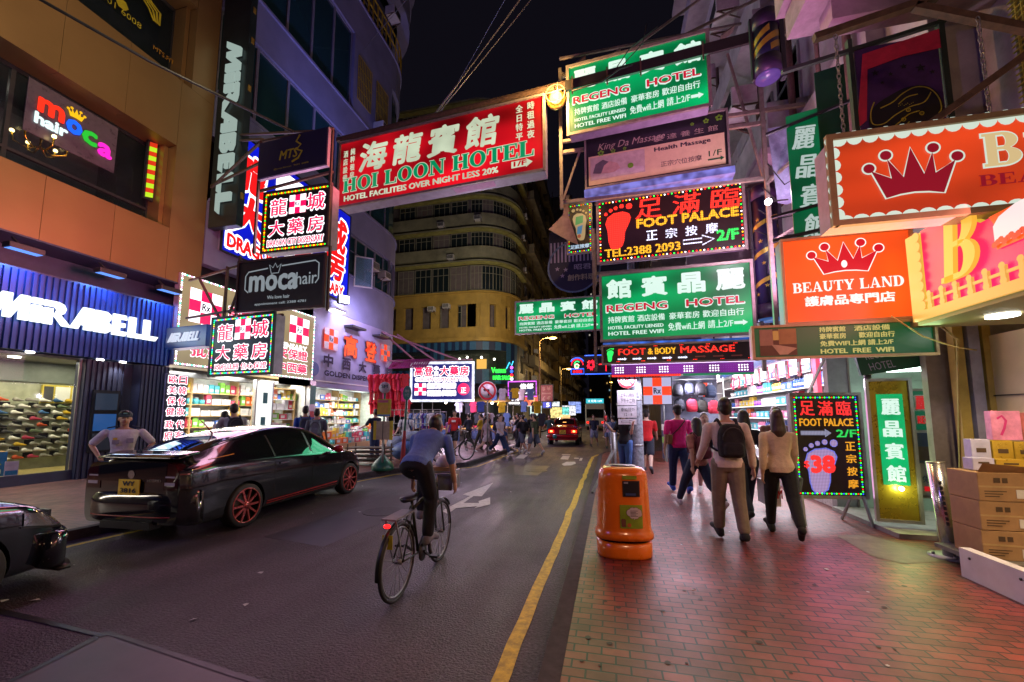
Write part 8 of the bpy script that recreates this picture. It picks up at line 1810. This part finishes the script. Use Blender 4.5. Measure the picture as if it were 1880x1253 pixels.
person('cyclist in blue shirt and dark trousers riding away up the road', -1.94, 3.90, .36, 0, 1.60, top='5572b8', bottom='12141c', shoes='707078', hairstyle='short', lean=50, head_tilt=30, pose=(70, 76, 30, 40, 58, 4, 58, 4, 10, 10), sleeve=.55, vox=.012)
# ================================================================== VEHICLES
import numpy as np
def cint(xs, ys, x):
    "smooth (monotone-ish) interpolation"
    xs, ys = np.array(xs, float), np.array(ys, float)
    m = np.zeros(len(xs)); d = np.diff(ys)/np.diff(xs); m[0], m[-1] = d[0], d[-1]
    for i in range(1, len(xs)-1): m[i] = 0 if d[i-1]*d[i] <= 0 else 2*d[i-1]*d[i]/(d[i-1]+d[i])
    i = int(np.clip(np.searchsorted(xs, x)-1, 0, len(xs)-2)); h = xs[i+1]-xs[i]; t = min(max((x-xs[i])/h, 0), 1)
    return ((1+2*t)*(1-t)**2*ys[i]+t*(1-t)**2*h*m[i]+t*t*(3-2*t)*ys[i+1]+t*t*(t-1)*h*m[i+1])
class Car:
    """local x = right, y = forward (rear bumper at 0), z up. curves keyed along y"""
    def __init__(s, L, top, belt, half, rail, sill, bottom): s.L, s.c = L, dict(top=top, belt=belt, half=half, rail=rail, sill=sill, bottom=bottom)
    def g(s, k, y): a = s.c[k]; return cint([p[0] for p in a], [p[1] for p in a], y)
    def section(s, y, n=26):
        zt, zb, w, r, zs, z0 = (float(s.g(k, y)) for k in ('top', 'belt', 'half', 'rail', 'sill', 'bottom'))
        zb = min(zb, zt-.03)
        K = [(0, z0), (w*.86, z0), (w*.955, z0+.06), (w*.985, zs), (w, (zs+zb)*.5), (w*.985, zb-.06), (w*.955, zb), (r+(w*.955-r)*.06, zt-.075), (r*.86, zt-.022), (r*.5, zt-.004), (0, zt)]
        seg = [math.hypot(K[i+1][0]-K[i][0], K[i+1][1]-K[i][1]) for i in range(len(K)-1)]; t = [0]+list(np.cumsum(seg)); t = [v+1e-4*i for i, v in enumerate(t)]
        # keep the same parameter for the same feature on every section
        tt = []
        for i in range(len(K)-1): tt += [(i+k/3) for k in range(3)]
        tt.append(len(K)-1)
        return [(float(cint(range(len(K)), [p[0] for p in K], q)), float(cint(range(len(K)), [p[1] for p in K], q))) for q in tt]
    def body(s, name, m, root, wells, N=64):
        mb = MB(); rings = []
        ys = [s.L*(1-math.cos(math.pi*i/N))/2 for i in range(N+1)]
        for y in ys:
            q = s.section(y); rings.append([(x, y, z) for x, z in q]+[(-x, y, z) for x, z in q[-2:0:-1]])
        mb.loft(rings); o = mb.build(name, m, root)
        cut = MB()
        for y, z, r in wells:
            for sd in (-1, 1): cut.cyl((sd*.62, y, z), (sd*1.2, y, z), r, n=36)
        cu = cut.build('cutter', m); bo = o.modifiers.new('wells', 'BOOLEAN'); bo.object = cu; bo.operation = 'DIFFERENCE'; bo.solver = 'EXACT'
        loc = root.matrix_basis.copy(); root.matrix_basis = Matrix.Identity(4); bpy.context.view_layer.update()
        me = bpy.data.meshes.new_from_object(o.evaluated_get(bpy.context.evaluated_depsgraph_get())); o.modifiers.clear(); o.data = me
        bpy.data.objects.remove(cu); root.matrix_basis = loc
        bm = bmesh.new(); bm.from_mesh(me)
        for f in bm.faces: f.smooth = True
        for e in bm.edges:
            if len(e.link_faces) == 2 and e.calc_face_angle(0) > .6: e.smooth = False
        bm.to_mesh(me); bm.free()
        return o
    def side(s, y, z):
        q = s.section(y); best = None
        for (x0, z0), (x1, z1) in zip(q, q[1:]):
            if x0 > .2 and min(z0, z1) <= z <= max(z0, z1)+1e-6 and abs(z1-z0) > 1e-6:
                t = (z-z0)/(z1-z0); best = max(best or 0, x0+(x1-x0)*t)
        return best or q[-6][0]
    def roof(s, y, x):
        q = s.section(y)[::-1]
        for (x0, z0), (x1, z1) in zip(q, q[1:]):
            if x0 <= abs(x) <= x1: return z0+(z1-z0)*(abs(x)-x0)/max(1e-6, x1-x0)
        return q[-1][1]
    def side_patch(s, name, m, root, ys, lo, hi, off=.006, nz=6, sides=(-1, 1), per_side=True):
        out = []
        for sd in sides:
            mb = MB(); rows = []
            for y in ys:
                a, b = lo(y), hi(y); rows.append([(sd*(s.side(y, a+(b-a)*k/nz)+off), y, a+(b-a)*k/nz) for k in range(nz+1)])
            mb.loft(rows, cap=False, closed=False); out.append(mb.build(name, m, root))
        return out
    def top_patch(s, name, m, root, y0, y1, w, off=.006, ny=12, nx=10):
        mb = MB(); rows = []
        for i in range(ny+1):
            y = y0+(y1-y0)*i/ny; ww = w(y) if callable(w) else w
            rows.append([(-ww+2*ww*k/nx, y, s.roof(y, -ww+2*ww*k/nx)+off) for k in range(nx+1)])
        return mb.loft(rows, cap=False, closed=False).build(name, m, root)
def lin(a, b, n=16): return [a+(b-a)*i/n for i in range(n+1)]
def pl(*pts): return lambda y: float(np.interp(y, [p[0] for p in pts], [p[1] for p in pts]))
M_tyre = mat('tyre_rubber', 0) if 'tyre_rubber' in _mats else mat('tyre_rubber', (.015, .015, .016), .7)
M_cglass = glass('car_glass', (.008, .012, .012), .02, .82); M_trimb = mat('black_trim', (.012, .012, .013), .4)
def car_wheel(root, x, y, r, rim_m, spokes=10, tw=.2, spw=.024):
    sd = 1 if x > 0 else -1; t = MB(); n = 40
    prof = [(-.5, .78), (-.5, .93), (-.42, .99), (-.2, 1.), (.2, 1.), (.42, .99), (.5, .93), (.5, .78)]
    rings = [[(x+sd*u*tw, y+r*v*math.cos(2*math.pi*k/n), r+r*v*math.sin(2*math.pi*k/n)) for u, v in prof] for k in range(n)]
    rings.append(rings[0]); t.loft(rings, cap=False, closed=False); o = t.build('wheel', M_tyre, root)
    f = MB(); xo = x+sd*tw*.42
    for k in range(spokes):
        a = 2*math.pi*k/spokes; p0 = Vector((xo+sd*.005, y+r*.12*math.cos(a), r+r*.12*math.sin(a))); p1 = Vector((xo-sd*.005, y+r*.78*math.cos(a), r+r*.78*math.sin(a))); f.bar(p0, p1, spw, .03)
    lip = [(.42, .80), (.52, .80), (.52, .75), (.40, .75)]
    rings = [[(x+sd*u*tw, y+r*v*math.cos(2*math.pi*k/n), r+r*v*math.sin(2*math.pi*k/n)) for u, v in lip] for k in range(n)]; rings.append(rings[0]); f.loft(rings, cap=False, closed=True)
    f.cyl((xo-sd*.03, y, r), (xo+sd*.02, y, r), r*.16, n=14); f.build('rim', rim_m, o)
    d = MB().cyl((x-sd*.02, y, r), (x+sd*.01, y, r), r*.5, n=24); d.build('brake_disc', mat('brake_iron', (.08, .08, .08), .4, metal=.6), o)
    MB().cyl((x-sd*.3*tw, y, r), (x-sd*.05, y, r), r*.77, n=24).build('wheel_well', M_black, o)
    return o
def paint(name, col): return mat(name, col, .14, metal=.1, var=.06, coat=1.)
def plate(root, y, z, front, lines, m=None):
    t = MB().box(-.17, .17, y-.006, y+.006, z-.10, z+.10).build('number_plate', m or mat('plate_yellow', (.80, .56, .03), .4), root)
    for i, s_ in enumerate(lines):
        text(t, s_, 0, z+.045-.09*i, .14+.03*len(s_), .07, mat('plate_black', (.01, .01, .01), .5), bold=.006, y=y-.012)
    return t
# ---- black hatchback
pr = thing('parked_car', 'glossy black hatchback with red spoked wheels and red sill stripes parked at the left kerb', 'car', (-6.20, 4.22, 0), R(2.5))
hb = Car(4.46, top=[(0, .98), (.10, 1.08), (.35, 1.16), (1.0, 1.345), (1.7, 1.465), (2.1, 1.49), (2.5, 1.46), (3.0, 1.30), (3.45, 1.06), (3.9, .95), (4.25, .80), (4.40, .66), (4.46, .56)],
 belt=[(0, .95), (.6, 1.0), (1.2, 1.0), (3.3, .93), (3.8, .88), (4.46, .5)], half=[(0, .77), (.10, .83), (.5, .868), (1.2, .872), (3.3, .872), (3.9, .84), (4.25, .74), (4.46, .52)],
 rail=[(0, .62), (.5, .60), (1.2, .56), (2.4, .56), (3.0, .60), (3.5, .66), (4.1, .60), (4.46, .40)], sill=[(0, .42), (4.46, .36)], bottom=[(0, .26), (.3, .20), (4.1, .18), (4.46, .24)])
M_pb = paint('black_car_paint', (.006, .006, .009))
hb.body('body', M_pb, pr, ((.98, .32, .365), (3.68, .32, .365)))
M_redrim = mat('red_rim', (.50, .10, .10), .28, metal=.55)
for x in (-.775, .775):
    for y in (.98, 3.68): car_wheel(pr, x, y, .32, M_redrim)
zr = lambda y: float(hb.g('top', y))-.085
hb.side_patch('rear_side_window', M_cglass, pr, lin(.98, 1.52), pl((.98, 1.10), (1.2, 1.02), (1.52, 1.0)), lambda y: max(min(zr(y)-.025, 1.40), 1.04+(y-.98)*.1+.02))
hb.side_patch('rear_window', M_cglass, pr, lin(1.56, 2.42), pl((1.56, 1.0), (2.42, .965)), lambda y: min(zr(y)-.02, 1.41))
hb.side_patch('front_window', M_cglass, pr, lin(2.48, 3.30), pl((2.48, .965), (3.3, .945)), lambda y: max(min(zr(y)-.02, 1.41), .965))
for a, b in ((1.52, 1.56), (2.42, 2.48)): hb.side_patch('pillar', M_trimb, pr, lin(a+.004, b-.004, 2), lambda y: 1.0, lambda y: zr(y)-.02, off=.004)
hb.side_patch('window_trim', mat('chrome_dark', (.2, .2, .22), .2, metal=.9), pr, lin(.98, 3.34, 24), lambda y: 1.003-.02*(y-.98)-.024, lambda y: 1.003-.02*(y-.98)-.01, off=.009, nz=1)
hb.top_patch('windscreen', M_cglass, pr, 2.62, 3.38, lambda y: .54+.06*(y-2.62))
hb.top_patch('rear_screen', glass('rear_glass', (.006, .008, .01), .03, .95), pr, .42, 1.35, lambda y: .55)
MB().loft([[(x, .02+.03*abs(x), 1.085), (x, .02+.03*abs(x), 1.115), (x, .34, 1.175), (x, .34, 1.145)] for x in lin(-.66, .66, 10)], closed=True).build('spoiler', M_pb, pr)
MB().box(-.56, .56, -.012, .004, .80, 1.05).build('rear_glass_panel', glass('rear_glass', 0), pr)
for s in (-1, 1):
    f = MB(); poly(f, [[(s*.52, .70), (s*.74, .70), (s*.745, .93), (s*.68, 1.03), (s*.56, 1.05), (s*.52, .9)]], -.008, 0, .12); f.build('tail_lamp', glass('tail_lamp_smoke', (.03, .004, .005), .05, 1), pr)
    MB().box(s*.63-.09, s*.63+.07, -.012, -.009, .76, .80).box(s*.63-.08, s*.63+.07, -.0125, -.009, .86, .88).build('lamp_strip', mat('lamp_clear', (.4, .38, .4), .15), pr)
MB().loft([[(x, b+.42*abs(x)**5, z) for z, b in ((.24, .03), (.30, -.035), (.42, -.055), (.56, -.05), (.63, -.03), (.68, .015))]+[(x, .06+.42*abs(x)**5, .66), (x, .08+.42*abs(x)**5, .26)] for x in lin(-.865, .865, 24)], closed=True).build('rear_bumper', M_pb, pr)
f = MB(); f.loft([[(x, -.050+.42*abs(x)**5, z) for z in (.352, .366)]+[(x, -.03+.42*abs(x)**5, .36)] for x in lin(-.78, .78, 14)], closed=True); f.build('bumper_stripe', mat('red_stripe', (.35, .02, .02), .4), pr)
MB().box(-.40, .40, -.05, .1, .20, .29).build('diffuser', M_trimb, pr)
plate(pr, -.03, .73, 0, ('WY', '3816'))
MB().disc((0, .89), .055, 20, -.016, rz=.04).ringband((0, .89), .04, .055, 20, -.017).build('badge', mat('badge_silver', (.5, .5, .5), .2, metal=.9), pr)
text(pr, 'HYBRID', .38, .82, .22, .04, mat('badge_silver', 0), y=-.018)
for y0, y1, z in ((1.40, 3.25, .30), (1.40, 3.25, .265)): hb.side_patch('sill_stripe', mat('red_stripe', 0), pr, lin(y0, y1, 20), lambda y, z=z: z-.009+.012*(y-1.4), lambda y, z=z: z+.008+.018*(y-1.4)*(1 if z > .28 else .3), off=.006, nz=1)
for s, nm in ((-1, 'l'), (1, 'r')):
    m = MB(); m.sph((s*.98, 3.06, 1.0), (.10, .07, .075), 14, 10); m.bar((s*.86, 3.05, .97), (s*.95, 3.06, .98), .04); m.build('door_mirror', mat('mirror_red', (.4, .01, .015), .25, coat=1), pr)
for y in (1.62, 2.60): hb.side_patch('door_handle', mat('chrome_dark', 0), pr, lin(y, y+.20, 4), lambda y: .865, lambda y: .89, off=.02, nz=1)
for y in (1.52, 2.45, 3.36): hb.side_patch('door_gap', M_black, pr, [y, y+.008], lambda y: .36, lambda y: .97, off=.002, nz=8)
MB().tube([(0, 1.15, 1.36), (0, 1.0, 1.52), (0, .88, 1.62)], [.012, .008, .004], 6).build('aerial', mat('mirror_red', 0), pr); MB().sph((0, 1.15, 1.365), (.035, .07, .02), 10, 6).build('aerial_base', M_trimb, pr)
hb.side_patch('side_reflector', mat('reflector_amber', (.6, .25, .02), .3), pr, lin(.42, .82, 6), lambda y: 1.055+.10*(y-.42), lambda y: 1.062+.105*(y-.42), off=.008, nz=1)
hb.side_patch('head_lamp', glass('lamp_glass', (.12, .12, .14), .05, 1), pr, lin(3.98, 4.36), pl((3.98, .70), (4.36, .58)), pl((3.98, .80), (4.36, .66)))
text(pr, 'GReddy', 0, 0, .01, .01, M_black) if False else None
# ---- dark saloon, nose only in frame
M_pd = paint('dark_slate_paint', (.010, .014, .024))
sl = thing('parked_car', 'dark slate saloon whose nose and front wheel enter at the left edge', 'car', (-6.05, -1.5, 0), R(1))
sd = Car(4.7, top=[(0, .86), (.15, .98), (1.0, 1.02), (1.25, 1.10), (1.9, 1.40), (2.6, 1.43), (3.0, 1.38), (3.55, 1.02), (4.0, .93), (4.45, .80), (4.6, .70), (4.7, .58)],
 belt=[(0, .85), (1.2, .93), (3.4, .92), (4.2, .84), (4.7, .52)], half=[(0, .72), (.3, .84), (1.2, .88), (3.5, .88), (4.2, .84), (4.5, .74), (4.7, .56)],
 rail=[(0, .62), (1.2, .62), (2.4, .58), (3.5, .68), (4.3, .62), (4.7, .45)], sill=[(0, .42), (4.7, .38)], bottom=[(0, .26), (.4, .2), (4.4, .2), (4.7, .27)])
sd.body('body', M_pd, sl, ((.95, .32, .37), (3.80, .32, .37)))
for x in (-.79, .79):
    for y in (.95, 3.80): car_wheel(sl, x, y, .325, mat('silver_rim', (.5, .5, .52), .22, metal=.85), 5, spw=.07)
sd.side_patch('front_window', M_cglass, sl, lin(2.3, 3.3), lambda y: .95, lambda y: max(.96, float(sd.g('top', y))-.11)); sd.side_patch('rear_window', M_cglass, sl, lin(1.3, 2.22), lambda y: .95, lambda y: max(.96, float(sd.g('top', y))-.11))
sd.top_patch('windscreen', M_cglass, sl, 2.95, 3.5, .58)
sd.side_patch('head_lamp', mat('lamp_silver', (.35, .38, .42), .15, metal=.7, coat=1), sl, lin(4.22, 4.60), pl((4.22, .66), (4.60, .57)), pl((4.22, .775), (4.60, .70)), off=.01)
sd.side_patch('lamp_rim', M_trimb, sl, lin(4.20, 4.62), pl((4.2, .64), (4.62, .55)), pl((4.2, .655), (4.62, .565)), off=.012, nz=1)
MB().loft([[(x, 4.80-.30*x*x-.04*abs(x), z) for z in (.22, .27, .44, .53)]+[(x, 4.40, z) for z in (.53, .22)] for x in lin(-.86, .86, 16)], closed=True).build('front_bumper', M_pd, sl)
MB().loft([[(x, 4.85-.30*x*x-.04*abs(x), z) for z in (.165, .20)]+[(x, 4.5, z) for z in (.20, .165)] for x in lin(-.86, .86, 16)], closed=True).build('front_lip', M_trimb, sl)
MB().box(-.3, .3, 4.69, 4.72, .56, .68).build('grille', M_trimb, sl)
# ---- red taxi
tx = thing('taxi', 'red taxi with lit tail lamps and yellow number plate driving away', 'taxi', (-2.55, 22.6, 0), R(1))
tc = Car(4.69, top=[(0, .92), (.12, 1.02), (.95, 1.05), (1.12, 1.12), (1.65, 1.46), (2.1, 1.52), (2.8, 1.50), (3.1, 1.42), (3.6, 1.03), (4.3, .95), (4.6, .86), (4.69, .8)],
 belt=[(0, .90), (1.1, .98), (3.5, .97), (4.69, .78)], half=[(0, .80), (.2, .845), (4.4, .845), (4.69, .78)], rail=[(0, .74), (1.1, .70), (1.7, .60), (2.8, .60), (3.6, .72), (4.69, .68)], sill=[(0, .45), (4.69, .45)], bottom=[(0, .30), (4.69, .28)])
M_tr = paint('taxi_red_paint', (.40, .008, .012)); tc.body('body', M_tr, tx, ((1.0, .31, .36), (3.7, .31, .36)))
for x in (-.74, .74):
    for y in (1.0, 3.7): car_wheel(tx, x, y, .31, mat('silver_rim', 0), 8)
tc.top_patch('rear_screen', M_cglass, tx, 1.16, 1.62, lambda y: .66-.12*(y-1.16)); tc.side_patch('side_window', M_cglass, tx, lin(1.45, 3.2, 20), lambda y: 1.0, lambda y: max(1.01, float(tc.g('top', y))-.12))
M_tl = glow('tail_red', (1, .015, .005), 2.2)
for s in (-1, 1):
    MB().box(s*.62-.15, s*.62+.15, -.015, .03, .70, .85).build('tail_lamp', M_tl, tx); MB().box(s*.62-.06, s*.62+.06, -.022, -.016, .74, .82).build('brake_bulb', glow('brake_hot', (1, .35, .08), 6), tx)
MB().box(-.10, .10, 1.30, 1.34, 1.22, 1.26).build('high_brake_lamp', glow('brake_hot', 0), tx)
MB().loft([[(x, -.09+.05*x*x, z) for z in (.42, .60)]+[(x, .1, z) for z in (.60, .42)] for x in lin(-.84, .84, 8)], closed=True).build('rear_bumper', M_tr, tx)
MB().loft([[(x, -.1+.05*x*x, z) for z in (.60, .63)]+[(x, .1, z) for z in (.63, .60)] for x in lin(-.84, .84, 8)], closed=True).build('bumper_trim', mat('chrome', (.6, .6, .6), .15, metal=1), tx)
plate(tx, -.03, .74, 0, ('JR', '6132'[::-1])); 
MB().cyl((-.42, -.11, .50), (-.42, -.10, .50), .12, n=18).build('green_disc', mat('disc_teal', (.02, .2, .18), .5), tx)
o = MB().box(-.26, .26, 2.0, 2.18, 1.53, 1.68).build('roof_sign', glow('taxi_sign', (1, .62, .25), 1.4), tx, bevel=.03)
text(o, 'TAXI', 0, 1.605, .34, .09, mat('plate_black', 0), y=1.99)
# ---- bus far away and traffic
bs = thing('bus', 'minibus with a teal lit destination board far up the street', 'bus', (-1.6, 46, 0), 0)
MB().box(-1.05, 1.05, 0, 7, .4, 2.95).build('body', mat('bus_cream', (.4, .4, .38), .4), bs, bevel=.1)
MB().box(-.92, .92, -.02, .0, 1.35, 2.3).build('rear_screen', M_cglass, bs); MB().box(-.95, .95, -.03, -.001, 2.95, 3.45).build('destination_board', glow('bus_teal', (.02, .42, .5), 1.2), bs)
text(bs, '往 旺角 16M', 0, 3.2, 1.5, .25, M_ww, y=-.04)
for x in (-.8, .8): MB().box(x-.12, x+.12, -.03, -.001, .75, .95).build('tail_lamp', M_tl, bs)
for x in (-.85, .85):
    for y in (1.2, 5.6): MB().cyl((x-.1, y, .4), (x+.1, y, .4), .4, n=18).build('wheel', M_tyre, bs)
for k, (x, y, s_, lb) in enumerate(((-3.6, 34, .8, 'motor scooter with one red tail lamp in the distance left of the bus'), (-.4, 38, .8, 'motor scooter with a red tail lamp at the right kerb near the bus'))):
    t = thing('motor_scooter', lb, 'scooter', (x, y, 0), 0); 
    f = MB(); f.tube([(0, -.55, .75), (0, -.2, .8), (0, .1, .45), (0, .5, .5), (0, .62, 1.0)], [.16, .18, .12, .12, .05], 10); f.bar((-.3, .6, 1.0), (.3, .6, 1.0), .03); f.build('body', M_trimb, t)
    for yy in (-.45, .65): MB().cyl((-.05, yy, .24), (.05, yy, .24), .24, n=16).build('wheel', M_tyre, t)
    MB().sph((0, -.72, .78), (.09, .03, .06), 10, 6).build('tail_lamp', M_tl, t)
for o in [x for x in COL.objects if x.type == 'MESH' and x.location.z < -40]: bpy.data.objects.remove(o)
flush_text()
